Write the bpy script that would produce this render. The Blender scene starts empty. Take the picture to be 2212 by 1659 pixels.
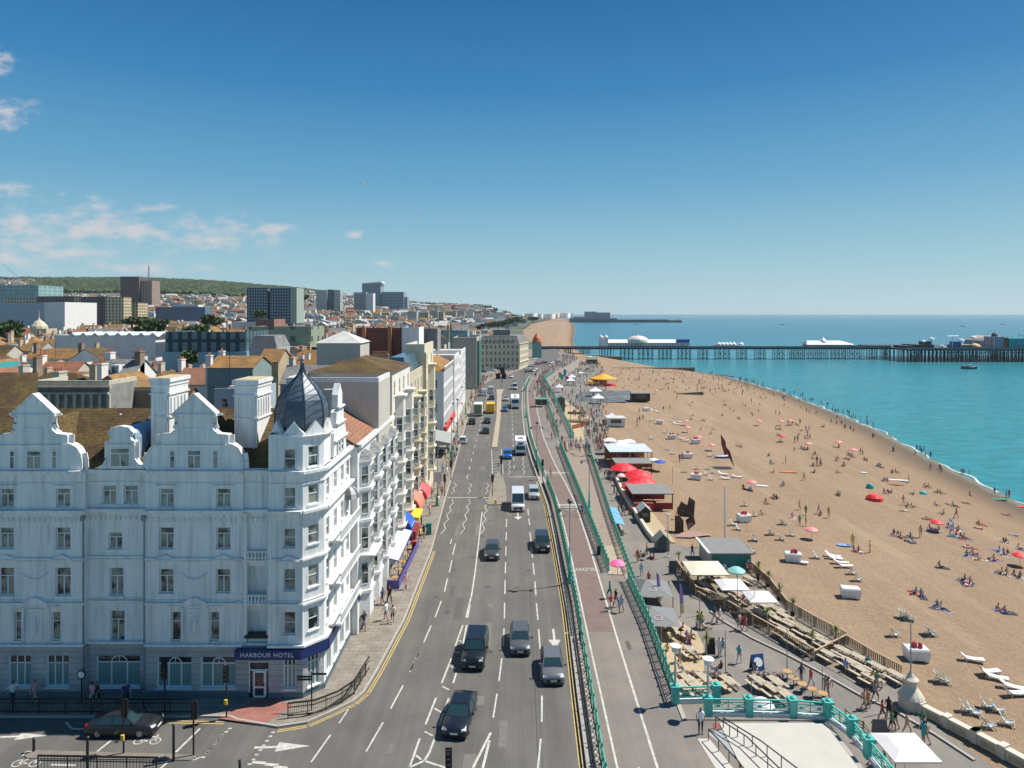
import bpy, math, random
from mathutils import Vector, Matrix
from bisect import bisect_right
R = random.Random(7)
F, H, HY, CX = 1474.7, 29.0, 678.0, 1106.0
SC = bpy.context.scene
COL = SC.collection
rad = math.radians
SUN_EL, SUN_AZ = 55.0, 72.0            # azimuth clockwise from +Y
def GP(px, py, z=0.0):
 d = F*(H-z)/(py-HY)
 return ((px-CX)*d/F, d, z)
def AT(px, py, D):
 return ((px-CX)*D/F, D, H-(py-HY)*D/F)
ZM = {'r7': (1622.1, 995.4, .26667), 'a': (1364, 811, .16667), 'b': (1659, 847.9, .13333), 'c': (1880.2, 958.5, .15109),
      'd': (1400.9, 1179.7, .16667), 'e': (1142.8, 995.4, .13333), 'r4': (1253.4, 1032.2, .2), 'r5': (1253.4, 1327.2, .2),
      'r6': (1695.8, 1327.2, .2333), 'r1': (811.1, 774.2, .2), 'r2': (1179.7, 774.2, .2), 'h1': (921.6, 663.6, .13333),
      'h2': (1142.8, 685.7, .13333), 'hl': (0, 774.2, .2333), 'hr': (442.4, 774.2, .2333), 'z3': (0, 1161.3, .3),
      'z4': (442.4, 1161.3, .3), 'z5': (0, 553, .2333), 'z6': (442.4, 553, .2333), 'rd': (884.8, 1106, .33337),
      's': (663.6, 921.6, .15555), 's2': (663.6, 1106, .13333)}
def Q(k, x, y):
 a, b, s = ZM[k]
 return a+x*s, b+y*s
def interp(tab, x):
 if x <= tab[0][0]: return tab[0][1]
 for (a, b), (c, d) in zip(tab, tab[1:]):
  if x <= c: return b+(d-b)*(x-a)/(c-a)
 return tab[-1][1]
def new_mat(name):
 m = bpy.data.materials.new(name); m.use_nodes = True
 nt = m.node_tree; bs = nt.nodes['Principled BSDF']
 return m, nt, bs
MATS = {}
def mat(name, col, rough=.75, metal=0., var=.18, scale=1.5, bump=0., bscale=None, spec=.5, streak=0., col2=None, objcol=False, coat=0., em=0, det=5, worn=0.):
 if name in MATS: return MATS[name]
 m, nt, bs = new_mat(name); N = nt.nodes; L = nt.links
 bs.inputs['Roughness'].default_value = rough; bs.inputs['Metallic'].default_value = metal
 bs.inputs['Specular IOR Level'].default_value = spec; bs.inputs['Coat Weight'].default_value = coat
 tc = N.new('ShaderNodeTexCoord')
 no = N.new('ShaderNodeTexNoise'); no.inputs['Scale'].default_value = scale; no.inputs['Detail'].default_value = det
 no.inputs['Roughness'].default_value = .65
 L.new(tc.outputs['Object'], no.inputs['Vector'])
 mr = N.new('ShaderNodeMapRange'); mr.inputs[1].default_value = .25; mr.inputs[2].default_value = .75
 mr.inputs[3].default_value = 1-var; mr.inputs[4].default_value = 1+var
 L.new(no.outputs['Fac'], mr.inputs[0])
 fac = mr.outputs[0]
 if streak:
  mp = N.new('ShaderNodeMapping'); mp.inputs['Scale'].default_value = (2.2, 2.2, .18)
  L.new(tc.outputs['Object'], mp.inputs[0])
  n2 = N.new('ShaderNodeTexNoise'); n2.inputs['Scale'].default_value = 1.3; n2.inputs['Detail'].default_value = 6
  L.new(mp.outputs[0], n2.inputs['Vector'])
  m2 = N.new('ShaderNodeMapRange'); m2.inputs[1].default_value = .45; m2.inputs[2].default_value = .8
  m2.inputs[3].default_value = 1; m2.inputs[4].default_value = 1-streak
  L.new(n2.outputs['Fac'], m2.inputs[0])
  mu = N.new('ShaderNodeMath'); mu.operation = 'MULTIPLY'; L.new(fac, mu.inputs[0]); L.new(m2.outputs[0], mu.inputs[1]); fac = mu.outputs[0]
 if worn:      # long wheel-track wear and patched strips along the road
  mp = N.new('ShaderNodeMapping'); mp.inputs['Scale'].default_value = (1.1, .035, 1); L.new(tc.outputs['Object'], mp.inputs[0])
  n2 = N.new('ShaderNodeTexNoise'); n2.inputs['Scale'].default_value = 1.; n2.inputs['Detail'].default_value = 6; n2.inputs['Roughness'].default_value = .7; L.new(mp.outputs[0], n2.inputs['Vector'])
  m2 = N.new('ShaderNodeMapRange'); m2.inputs[1].default_value = .3; m2.inputs[2].default_value = .7; m2.inputs[3].default_value = 1-worn; m2.inputs[4].default_value = 1+worn*.7; L.new(n2.outputs['Fac'], m2.inputs[0])
  mu = N.new('ShaderNodeMath'); mu.operation = 'MULTIPLY'; L.new(fac, mu.inputs[0]); L.new(m2.outputs[0], mu.inputs[1]); fac = mu.outputs[0]
 if objcol:
  oi = N.new('ShaderNodeObjectInfo'); base = oi.outputs['Color']
 elif col2:
  n3 = N.new('ShaderNodeTexNoise'); n3.inputs['Scale'].default_value = scale*.35; n3.inputs['Detail'].default_value = 4
  L.new(tc.outputs['Object'], n3.inputs['Vector'])
  m3 = N.new('ShaderNodeMapRange'); m3.inputs[1].default_value = .42; m3.inputs[2].default_value = .6
  L.new(n3.outputs['Fac'], m3.inputs[0])
  mx = N.new('ShaderNodeMix'); mx.data_type = 'RGBA'; mx.inputs[6].default_value = (*col, 1); mx.inputs[7].default_value = (*col2, 1)
  L.new(m3.outputs[0], mx.inputs[0]); base = mx.outputs[2]
 else:
  rg = N.new('ShaderNodeRGB'); rg.outputs[0].default_value = (*col, 1); base = rg.outputs[0]
 vm = N.new('ShaderNodeVectorMath'); vm.operation = 'SCALE'
 L.new(base, vm.inputs[0]); L.new(fac, vm.inputs['Scale']); L.new(vm.outputs[0], bs.inputs['Base Color'])
 if bump:
  nb = N.new('ShaderNodeTexNoise'); nb.inputs['Scale'].default_value = bscale or scale*4; nb.inputs['Detail'].default_value = 4
  L.new(tc.outputs['Object'], nb.inputs['Vector'])
  bp = N.new('ShaderNodeBump'); bp.inputs['Strength'].default_value = bump; bp.inputs['Distance'].default_value = .1
  L.new(nb.outputs['Fac'], bp.inputs['Height']); L.new(bp.outputs[0], bs.inputs['Normal'])
 MATS[name] = m
 return m
def tile_mat(name, col, col2, rows=4., lich=None, rough=.85):
 """roof tiles: courses along z plus blotchy lichen"""
 if name in MATS: return MATS[name]
 m, nt, bs = new_mat(name); N = nt.nodes; L = nt.links
 bs.inputs['Roughness'].default_value = rough; bs.inputs['Specular IOR Level'].default_value = .25
 tc = N.new('ShaderNodeTexCoord')
 sp = N.new('ShaderNodeSeparateXYZ'); L.new(tc.outputs['Object'], sp.inputs[0])
 a = N.new('ShaderNodeMath'); a.operation = 'MULTIPLY'; a.inputs[1].default_value = rows; L.new(sp.outputs[2], a.inputs[0])
 fr = N.new('ShaderNodeMath'); fr.operation = 'FRACT'; L.new(a.outputs[0], fr.inputs[0])
 mr = N.new('ShaderNodeMapRange'); mr.inputs[1].default_value = .0; mr.inputs[2].default_value = .3; mr.inputs[3].default_value = .6; mr.inputs[4].default_value = 1.05
 L.new(fr.outputs[0], mr.inputs[0])
 n1 = N.new('ShaderNodeTexNoise'); n1.inputs['Scale'].default_value = 4.; n1.inputs['Detail'].default_value = 6; L.new(tc.outputs['Object'], n1.inputs['Vector'])
 n2 = N.new('ShaderNodeTexNoise'); n2.inputs['Scale'].default_value = .5; n2.inputs['Detail'].default_value = 5; L.new(tc.outputs['Object'], n2.inputs['Vector'])
 m2 = N.new('ShaderNodeMapRange'); m2.inputs[1].default_value = .4; m2.inputs[2].default_value = .62; L.new(n2.outputs['Fac'], m2.inputs[0])
 mx = N.new('ShaderNodeMix'); mx.data_type = 'RGBA'; mx.inputs[6].default_value = (*col, 1); mx.inputs[7].default_value = (*col2, 1); L.new(m2.outputs[0], mx.inputs[0])
 m3 = N.new('ShaderNodeMapRange'); m3.inputs[1].default_value = .3; m3.inputs[2].default_value = .7; m3.inputs[3].default_value = .65; m3.inputs[4].default_value = 1.35; L.new(n1.outputs['Fac'], m3.inputs[0])
 mu = N.new('ShaderNodeMath'); mu.operation = 'MULTIPLY'; L.new(mr.outputs[0], mu.inputs[0]); L.new(m3.outputs[0], mu.inputs[1])
 vm = N.new('ShaderNodeVectorMath'); vm.operation = 'SCALE'; L.new(mx.outputs[2], vm.inputs[0]); L.new(mu.outputs[0], vm.inputs['Scale']); L.new(vm.outputs[0], bs.inputs['Base Color'])
 MATS[name] = m; return m
def brick_mat(name, col, col2, mortar, sc=1., bw=.3, bh=.1, ms=.008, rough=.85, offs=.5, hor=False):
 """Brick texture on vertical walls (x+y, z) or flat paving (x, y)"""
 if name in MATS: return MATS[name]
 m, nt, bs = new_mat(name); N = nt.nodes; L = nt.links
 bs.inputs['Roughness'].default_value = rough
 tc = N.new('ShaderNodeTexCoord'); sp = N.new('ShaderNodeSeparateXYZ'); L.new(tc.outputs['Object'], sp.inputs[0])
 cb = N.new('ShaderNodeCombineXYZ')
 if hor: L.new(sp.outputs[0], cb.inputs[0]); L.new(sp.outputs[1], cb.inputs[1])
 else:
  ad = N.new('ShaderNodeMath'); L.new(sp.outputs[0], ad.inputs[0]); L.new(sp.outputs[1], ad.inputs[1]); L.new(ad.outputs[0], cb.inputs[0]); L.new(sp.outputs[2], cb.inputs[1])
 b = N.new('ShaderNodeTexBrick'); b.offset = offs; L.new(cb.outputs[0], b.inputs['Vector'])
 b.inputs['Color1'].default_value = (*col, 1); b.inputs['Color2'].default_value = (*col2, 1); b.inputs['Mortar'].default_value = (*mortar, 1)
 b.inputs['Scale'].default_value = sc; b.inputs['Brick Width'].default_value = bw; b.inputs['Row Height'].default_value = bh; b.inputs['Mortar Size'].default_value = ms
 n = N.new('ShaderNodeTexNoise'); n.inputs['Scale'].default_value = .8; n.inputs['Detail'].default_value = 6; L.new(tc.outputs['Object'], n.inputs['Vector'])
 mr = N.new('ShaderNodeMapRange'); mr.inputs[1].default_value = .3; mr.inputs[2].default_value = .7; mr.inputs[3].default_value = .8; mr.inputs[4].default_value = 1.15; L.new(n.outputs['Fac'], mr.inputs[0])
 vm = N.new('ShaderNodeVectorMath'); vm.operation = 'SCALE'; L.new(b.outputs['Color'], vm.inputs[0]); L.new(mr.outputs[0], vm.inputs['Scale']); L.new(vm.outputs[0], bs.inputs['Base Color'])
 MATS[name] = m; return m
def win_wall(name, col, win, fx=.45, fz=.33, sx=.3, sz=.3, wx=.25, wz=.25):
 """wall of a far block: window openings as a pattern (periods 1/fx, 1/fz metres)"""
 if name in MATS: return MATS[name]
 m, nt, bs = new_mat(name); N = nt.nodes; L = nt.links
 tc = N.new('ShaderNodeTexCoord'); sp = N.new('ShaderNodeSeparateXYZ'); L.new(tc.outputs['Object'], sp.inputs[0])
 ad = N.new('ShaderNodeMath'); L.new(sp.outputs[0], ad.inputs[0]); L.new(sp.outputs[1], ad.inputs[1])
 fs = []
 for src, f, w in ((ad.outputs[0], fx, wx), (sp.outputs[2], fz, wz)):
  a = N.new('ShaderNodeMath'); a.operation = 'MULTIPLY'; a.inputs[1].default_value = f; L.new(src, a.inputs[0])
  b = N.new('ShaderNodeMath'); b.operation = 'FRACT'; L.new(a.outputs[0], b.inputs[0])
  c = N.new('ShaderNodeMath'); c.operation = 'SUBTRACT'; c.inputs[1].default_value = .5; L.new(b.outputs[0], c.inputs[0])
  d = N.new('ShaderNodeMath'); d.operation = 'ABSOLUTE'; L.new(c.outputs[0], d.inputs[0])
  e = N.new('ShaderNodeMath'); e.operation = 'LESS_THAN'; e.inputs[1].default_value = w; L.new(d.outputs[0], e.inputs[0]); fs.append(e.outputs[0])
 g = N.new('ShaderNodeMath'); g.operation = 'MULTIPLY'; L.new(fs[0], g.inputs[0]); L.new(fs[1], g.inputs[1])
 ge = N.new('ShaderNodeNewGeometry'); s2 = N.new('ShaderNodeSeparateXYZ'); L.new(ge.outputs['Normal'], s2.inputs[0])
 ab = N.new('ShaderNodeMath'); ab.operation = 'LESS_THAN'; ab.inputs[1].default_value = .5; L.new(s2.outputs[2], ab.inputs[0])
 g2 = N.new('ShaderNodeMath'); g2.operation = 'MULTIPLY'; L.new(g.outputs[0], g2.inputs[0]); L.new(ab.outputs[0], g2.inputs[1])
 n = N.new('ShaderNodeTexNoise'); n.inputs['Scale'].default_value = .25; n.inputs['Detail'].default_value = 5; L.new(tc.outputs['Object'], n.inputs['Vector'])
 mr = N.new('ShaderNodeMapRange'); mr.inputs[1].default_value = .3; mr.inputs[2].default_value = .7; mr.inputs[3].default_value = .85; mr.inputs[4].default_value = 1.12; L.new(n.outputs['Fac'], mr.inputs[0])
 mx = N.new('ShaderNodeMix'); mx.data_type = 'RGBA'; L.new(g2.outputs[0], mx.inputs[0]); mx.inputs[6].default_value = (*col, 1); mx.inputs[7].default_value = (*win, 1)
 vm = N.new('ShaderNodeVectorMath'); vm.operation = 'SCALE'; L.new(mx.outputs[2], vm.inputs[0]); L.new(mr.outputs[0], vm.inputs['Scale']); L.new(vm.outputs[0], bs.inputs['Base Color'])
 rr = N.new('ShaderNodeMapRange'); L.new(g2.outputs[0], rr.inputs[0]); rr.inputs[3].default_value = .8; rr.inputs[4].default_value = .2; L.new(rr.outputs[0], bs.inputs['Roughness'])
 MATS[name] = m; return m
def glass_mat(name, lo, hi, rough=.12):
 """window glass: dark pane in front of blinds / curtains, differs per window"""
 if name in MATS: return MATS[name]
 m, nt, bs = new_mat(name); N = nt.nodes; L = nt.links
 oi = N.new('ShaderNodeObjectInfo'); tc = N.new('ShaderNodeTexCoord')
 va = N.new('ShaderNodeVectorMath'); va.operation = 'ADD'; L.new(tc.outputs['Object'], va.inputs[0])
 cb = N.new('ShaderNodeCombineXYZ'); mm = N.new('ShaderNodeMath'); mm.operation = 'MULTIPLY'; mm.inputs[1].default_value = 37.; L.new(oi.outputs['Random'], mm.inputs[0]); L.new(mm.outputs[0], cb.inputs[0]); L.new(mm.outputs[0], cb.inputs[2])
 L.new(cb.outputs[0], va.inputs[1])
 n = N.new('ShaderNodeTexNoise'); n.inputs['Scale'].default_value = 1.1; n.inputs['Detail'].default_value = 1; L.new(va.outputs[0], n.inputs['Vector'])
 mr = N.new('ShaderNodeMapRange'); mr.inputs[1].default_value = .38; mr.inputs[2].default_value = .54; L.new(n.outputs['Fac'], mr.inputs[0])
 mx = N.new('ShaderNodeMix'); mx.data_type = 'RGBA'; L.new(mr.outputs[0], mx.inputs[0]); mx.inputs[6].default_value = (*lo, 1); mx.inputs[7].default_value = (*hi, 1)
 L.new(mx.outputs[2], bs.inputs['Base Color']); bs.inputs['Roughness'].default_value = rough; bs.inputs['Specular IOR Level'].default_value = .7
 MATS[name] = m; return m
class MB:
 def __init__(s): s.v = []; s.f = []; s.m = []
 def poly(s, pts, m=0):
  b = len(s.v); s.v += [tuple(p) for p in pts]; s.f.append(tuple(range(b, b+len(pts)))); s.m.append(m); return s
 def box(s, x0, x1, y0, y1, z0, z1, m=0, top=None):
  b = len(s.v)
  s.v += [(x0, y0, z0), (x1, y0, z0), (x1, y1, z0), (x0, y1, z0), (x0, y0, z1), (x1, y0, z1), (x1, y1, z1), (x0, y1, z1)]
  for q in ((3, 2, 1, 0), (4, 5, 6, 7), (0, 1, 5, 4), (1, 2, 6, 5), (2, 3, 7, 6), (3, 0, 4, 7)):
   s.f.append(tuple(b+i for i in q)); s.m.append(m)
  if top is not None: s.m[-5] = top
  return s
 def cbox(s, x, y, z, w, d, h, a=0., m=0):
  """box centred at x,y standing on z, turned by a"""
  c, n = math.cos(a), math.sin(a)
  P = [(x+c*u-n*v, y+n*u+c*v) for u, v in ((-w/2, -d/2), (w/2, -d/2), (w/2, d/2), (-w/2, d/2))]
  return s.prism(P, z, z+h, m)
 def prism(s, P, z0, z1, m=0, cap=True, P2=None):
  n = len(P); b = len(s.v); P2 = P2 or P
  s.v += [(p[0], p[1], z0) for p in P]+[(p[0], p[1], z1) for p in P2]
  for i in range(n):
   j = (i+1) % n; s.f.append((b+i, b+j, b+n+j, b+n+i)); s.m.append(m)
  if cap:
   s.f.append(tuple(b+n+i for i in range(n))); s.m.append(m)
   s.f.append(tuple(b+n-1-i for i in range(n))); s.m.append(m)
  return s
 def slab(s, P, nrm, t, m=0):
  """extrude a planar 3-D polygon P by nrm*t"""
  n = len(P); b = len(s.v)
  s.v += [tuple(p) for p in P]+[(p[0]+nrm[0]*t, p[1]+nrm[1]*t, p[2]+nrm[2]*t) for p in P]
  s.f.append(tuple(b+n-1-i for i in range(n))); s.m.append(m)
  s.f.append(tuple(b+n+i for i in range(n))); s.m.append(m)
  for i in range(n):
   j = (i+1) % n; s.f.append((b+i, b+j, b+n+j, b+n+i)); s.m.append(m)
  return s
 def tube(s, p, q, r, r2=None, n=8, m=0, cap=True):
  p = Vector(p); q = Vector(q); r2 = r if r2 is None else r2
  d = (q-p).normalized(); a = d.orthogonal().normalized(); c = d.cross(a); b = len(s.v)
  for o, rr in ((p, r), (q, r2)):
   for i in range(n):
    t = 2*math.pi*i/n; w = o+a*(math.cos(t)*rr)+c*(math.sin(t)*rr); s.v.append(tuple(w))
  for i in range(n):
   j = (i+1) % n; s.f.append((b+i, b+j, b+n+j, b+n+i)); s.m.append(m)
  if cap:
   s.f.append(tuple(b+n-1-i for i in range(n))); s.m.append(m); s.f.append(tuple(b+n+i for i in range(n))); s.m.append(m)
  return s
 def lathe(s, prof, x=0., y=0., n=12, m=0, a0=0.):
  """prof = [(r, z)...] bottom to top"""
  b = len(s.v); k = len(prof)
  for r, z in prof:
   for i in range(n):
    t = a0+2*math.pi*i/n; s.v.append((x+math.cos(t)*r, y+math.sin(t)*r, z))
  for q in range(k-1):
   for i in range(n):
    j = (i+1) % n; s.f.append((b+q*n+i, b+q*n+j, b+(q+1)*n+j, b+(q+1)*n+i)); s.m.append(m)
  s.f.append(tuple(b+(k-1)*n+i for i in range(n))); s.m.append(m)
  s.f.append(tuple(b+n-1-i for i in range(n))); s.m.append(m)
  return s
 def bar(s, p, q, w=.05, h=.05, m=0):
  """rectangular bar p->q"""
  p = Vector(p); q = Vector(q); d = (q-p).normalized(); u = Vector((0, 0, 1)) if abs(d.z) < .9 else Vector((0, 1, 0))
  a = d.cross(u).normalized()*w/2; c = a.cross(d).normalized()*h/2; b = len(s.v)
  for o in (p, q):
   for k in (-a-c, a-c, a+c, -a+c): s.v.append(tuple(o+k))
  for f in ((3, 2, 1, 0), (4, 5, 6, 7), (0, 1, 5, 4), (1, 2, 6, 5), (2, 3, 7, 6), (3, 0, 4, 7)):
   s.f.append(tuple(b+i for i in f)); s.m.append(m)
  return s
 def add(s, o, M=None, dm=0):
  b = len(s.v); s.v += [tuple(M @ Vector(v)) for v in o.v] if M else o.v
  s.f += [tuple(b+i for i in f) for f in o.f]; s.m += [i+dm for i in o.m]; return s
 def mesh(s, name, mats, off=(0, 0, 0), smooth=False):
  me = bpy.data.meshes.new(name)
  vs = s.v if off == (0, 0, 0) else [(a-off[0], b-off[1], c-off[2]) for a, b, c in s.v]
  me.from_pydata(vs, [], s.f)
  for m in mats: me.materials.append(m)
  if len(mats) > 1: me.polygons.foreach_set('material_index', s.m)
  if smooth: me.polygons.foreach_set('use_smooth', [True]*len(s.f))
  me.update(); return me
 def build(s, name, mats, parent=None, world=True, smooth=False):
  """ONE object; with world=True the builder's coordinates are world ones"""
  if not isinstance(mats, (list, tuple)): mats = [mats]
  if parent is not None:
   off = tuple(parent['_o']) if world and '_o' in parent else (0, 0, 0)
   o = bpy.data.objects.new(name, s.mesh(name, mats, off, smooth)); COL.objects.link(o); o.parent = parent
   if world and '_o' in parent: o['_o'] = list(off)
   return o
  if world:
   xs = [v[0] for v in s.v]; ys = [v[1] for v in s.v]; zs = [v[2] for v in s.v]
   off = ((min(xs)+max(xs))/2, (min(ys)+max(ys))/2, min(zs))
  else: off = (0, 0, 0)
  o = bpy.data.objects.new(name, s.mesh(name, mats, off, smooth)); COL.objects.link(o)
  if world: o.location = off; o['_o'] = list(off)
  return o
def tag(o, label=None, cat=None, group=None, kind=None):
 if label: o['label'] = label
 if cat: o['category'] = cat
 if group: o['group'] = group
 if kind: o['kind'] = kind
 return o
def thing(name, label, cat, loc=(0, 0, 0), rz=0., group=None):
 o = bpy.data.objects.new(name, None); COL.objects.link(o); o.location = loc; o.rotation_euler = (0, 0, rz); o.empty_display_size = .3
 if not rz: o['_o'] = list(loc)
 return tag(o, label, cat, group)
KIDS = {}
def dup(o, loc=None, rz=None, label=None, group=None, parent=None, color=None, scale=None, kids=None):
 """copy of a thing with copies of its parts and sub-parts (mesh data shared)"""
 c = o.copy(); COL.objects.link(c)
 if parent is not None: c.parent = parent
 if loc is not None: c.location = loc
 if rz is not None: c.rotation_euler = (0, 0, rz)
 if scale is not None: c.scale = (scale, scale, scale)
 if label: c['label'] = label
 if group: c['group'] = group
 if color: c.color = (*color, 1)
 for ch in (kids or child_map(o)).get(o.name, ()): dup(ch, parent=c, color=color, kids=kids or child_map(o))
 return c
def child_map(o):
 if o.name not in KIDS:
  K = {}
  def walk(x):
   K[x.name] = list(x.children)
   for c in K[x.name]: walk(c)
  walk(o); KIDS[o.name] = K
 return KIDS[o.name]
def structure(o): return tag(o, kind='structure')
USED = {}
def uniq(label):
 """guard against two things sharing a label"""
 USED[label] = USED.get(label, 0)+1
 return label
w = bpy.data.worlds.new('World'); SC.world = w; w.use_nodes = True
nt = w.node_tree; N = nt.nodes; L = nt.links; bg = N['Background']
sky = N.new('ShaderNodeTexSky'); sky.sky_type = 'NISHITA'; sky.sun_disc = False
sky.sun_elevation = rad(SUN_EL); sky.sun_rotation = rad(SUN_AZ); sky.altitude = 30; sky.air_density = 1.05; sky.dust_density = .35; sky.ozone_density = 1.2
hs = N.new('ShaderNodeHueSaturation'); hs.inputs['Saturation'].default_value = 1.1; hs.inputs['Value'].default_value = 1.0
L.new(sky.outputs[0], hs.inputs['Color'])
tc = N.new('ShaderNodeTexCoord'); sp = N.new('ShaderNodeSeparateXYZ'); L.new(tc.outputs['Generated'], sp.inputs[0])
def mth(op, a, b=None, c=None):
 n = N.new('ShaderNodeMath'); n.operation = op
 for i, v in enumerate((a, b, c)):
  if v is None: continue
  if isinstance(v, (int, float)): n.inputs[i].default_value = v
  else: L.new(v, n.inputs[i])
 return n.outputs[0]
yy = mth('MAXIMUM', sp.outputs[1], .01)
u = mth('DIVIDE', sp.outputs[0], yy); v = mth('DIVIDE', sp.outputs[2], yy)
def blob(cx, cy, rx, ry):
 a = mth('DIVIDE', mth('SUBTRACT', u, (cx-CX)/F), rx/F); b = mth('DIVIDE', mth('SUBTRACT', v, (HY-cy)/F), ry/F)
 return mth('SUBTRACT', 1., mth('SQRT', mth('ADD', mth('MULTIPLY', a, a), mth('MULTIPLY', b, b))))
CL = [(60, 492, 90, 22), (190, 496, 130, 30), (300, 500, 90, 20), (208, 444, 32, 14), (465, 498, 60, 24), (450, 520, 95, 18), (602, 494, 36, 9), (20, 408, 45, 14), (15, 242, 40, 22), (-5, 135, 26, 22),
      (170, 548, 80, 14), (300, 580, 90, 10), (60, 530, 80, 16), (325, 452, 34, 7), (140, 416, 14, 6), (826, 568, 16, 6), (766, 507, 12, 5), (30, 560, 70, 16)]
acc = None
for c in CL:
 t = blob(c[0], c[1], c[2]*1.25, c[3]*1.3); acc = t if acc is None else mth('MAXIMUM', acc, t)
cb = N.new('ShaderNodeCombineXYZ'); L.new(u, cb.inputs[0]); L.new(mth('MULTIPLY', v, 2.2), cb.inputs[1])
cn = N.new('ShaderNodeTexNoise'); cn.inputs['Scale'].default_value = 24; cn.inputs['Detail'].default_value = 9; cn.inputs['Roughness'].default_value = .6; L.new(cb.outputs[0], cn.inputs['Vector'])
mask = mth('ADD', acc, mth('MULTIPLY', mth('SUBTRACT', cn.outputs['Fac'], .52), 5.2))
mr = N.new('ShaderNodeMapRange'); mr.interpolation_type = 'SMOOTHSTEP'; mr.inputs[1].default_value = -.55; mr.inputs[2].default_value = 1.5; mr.inputs[4].default_value = .85; L.new(mask, mr.inputs[0])
el = N.new('ShaderNodeValToRGB'); L.new(sp.outputs[2], el.inputs[0]); E_ = el.color_ramp.elements
E_[0].color = (.46, .66, .71, 1); E_[1].color = (.01, .09, .26, 1)
for p_, c_ in ((.08, (.3, .55, .66)), (.185, (.13, .38, .6)), (.308, (.035, .225, .49)), (.42, (.012, .143, .38))): e_ = E_.new(p_); e_.color = (*c_, 1)
sc_ = N.new('ShaderNodeVectorMath'); sc_.operation = 'SCALE'; sc_.inputs['Scale'].default_value = 1/.0956; L.new(el.outputs[0], sc_.inputs[0])
mxs = N.new('ShaderNodeMix'); mxs.data_type = 'RGBA'; mxs.inputs[0].default_value = .92; L.new(hs.outputs[0], mxs.inputs[6]); L.new(sc_.outputs[0], mxs.inputs[7])
mxc = N.new('ShaderNodeMix'); mxc.data_type = 'RGBA'; L.new(mr.outputs[0], mxc.inputs[0]); L.new(mxs.outputs[2], mxc.inputs[6]); mxc.inputs[7].default_value = (6.9, 6.7, 6.9, 1)
L.new(mxc.outputs[2], bg.inputs[0]); bg.inputs[1].default_value = .07
sd = bpy.data.lights.new('sun', 'SUN'); sd.energy = 5.0; sd.angle = rad(.5); sd.color = (1, .955, .88)
so = bpy.data.objects.new('sun', sd); COL.objects.link(so)
sv = Vector((math.sin(rad(SUN_AZ))*math.cos(rad(SUN_EL)), math.cos(rad(SUN_AZ))*math.cos(rad(SUN_EL)), math.sin(rad(SUN_EL))))
so.rotation_euler = sv.to_track_quat('Z', 'Y').to_euler(); so.location = (60, 20, 90)
cd = bpy.data.cameras.new('camera'); co = bpy.data.objects.new('camera', cd); COL.objects.link(co); SC.camera = co
co.location = (0, 0, H); co.rotation_euler = (rad(90), 0, 0); cd.sensor_width = 36; cd.lens = 36*F/2212
cd.shift_y = -(829.5-HY)/2212; cd.clip_start = .5; cd.clip_end = 60000
SC.view_settings.view_transform = 'Standard'; SC.view_settings.look = 'None'; SC.view_settings.exposure = 0.45; SC.view_settings.gamma = 1
SKIN = mat('skin', (.55, .33, .24), .6, var=.1); SKIN2 = mat('skin_tan', (.38, .2, .13), .6, var=.1)
HAIR = mat('hair', (.03, .02, .015), .8)
CLO = mat('top_cloth', (.5, .5, .5), .85, objcol=True)
BOT = [mat('navy_cloth', (.03, .04, .09), .9), mat('black_cloth', (.02, .02, .022), .9), mat('denim_cloth', (.1, .15, .25), .9), mat('beige_cloth', (.4, .33, .22), .9), mat('white_cloth', (.65, .65, .65), .9)]
SHOE = mat('shoe', (.12, .1, .1), .8)
POSE = {}
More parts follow.
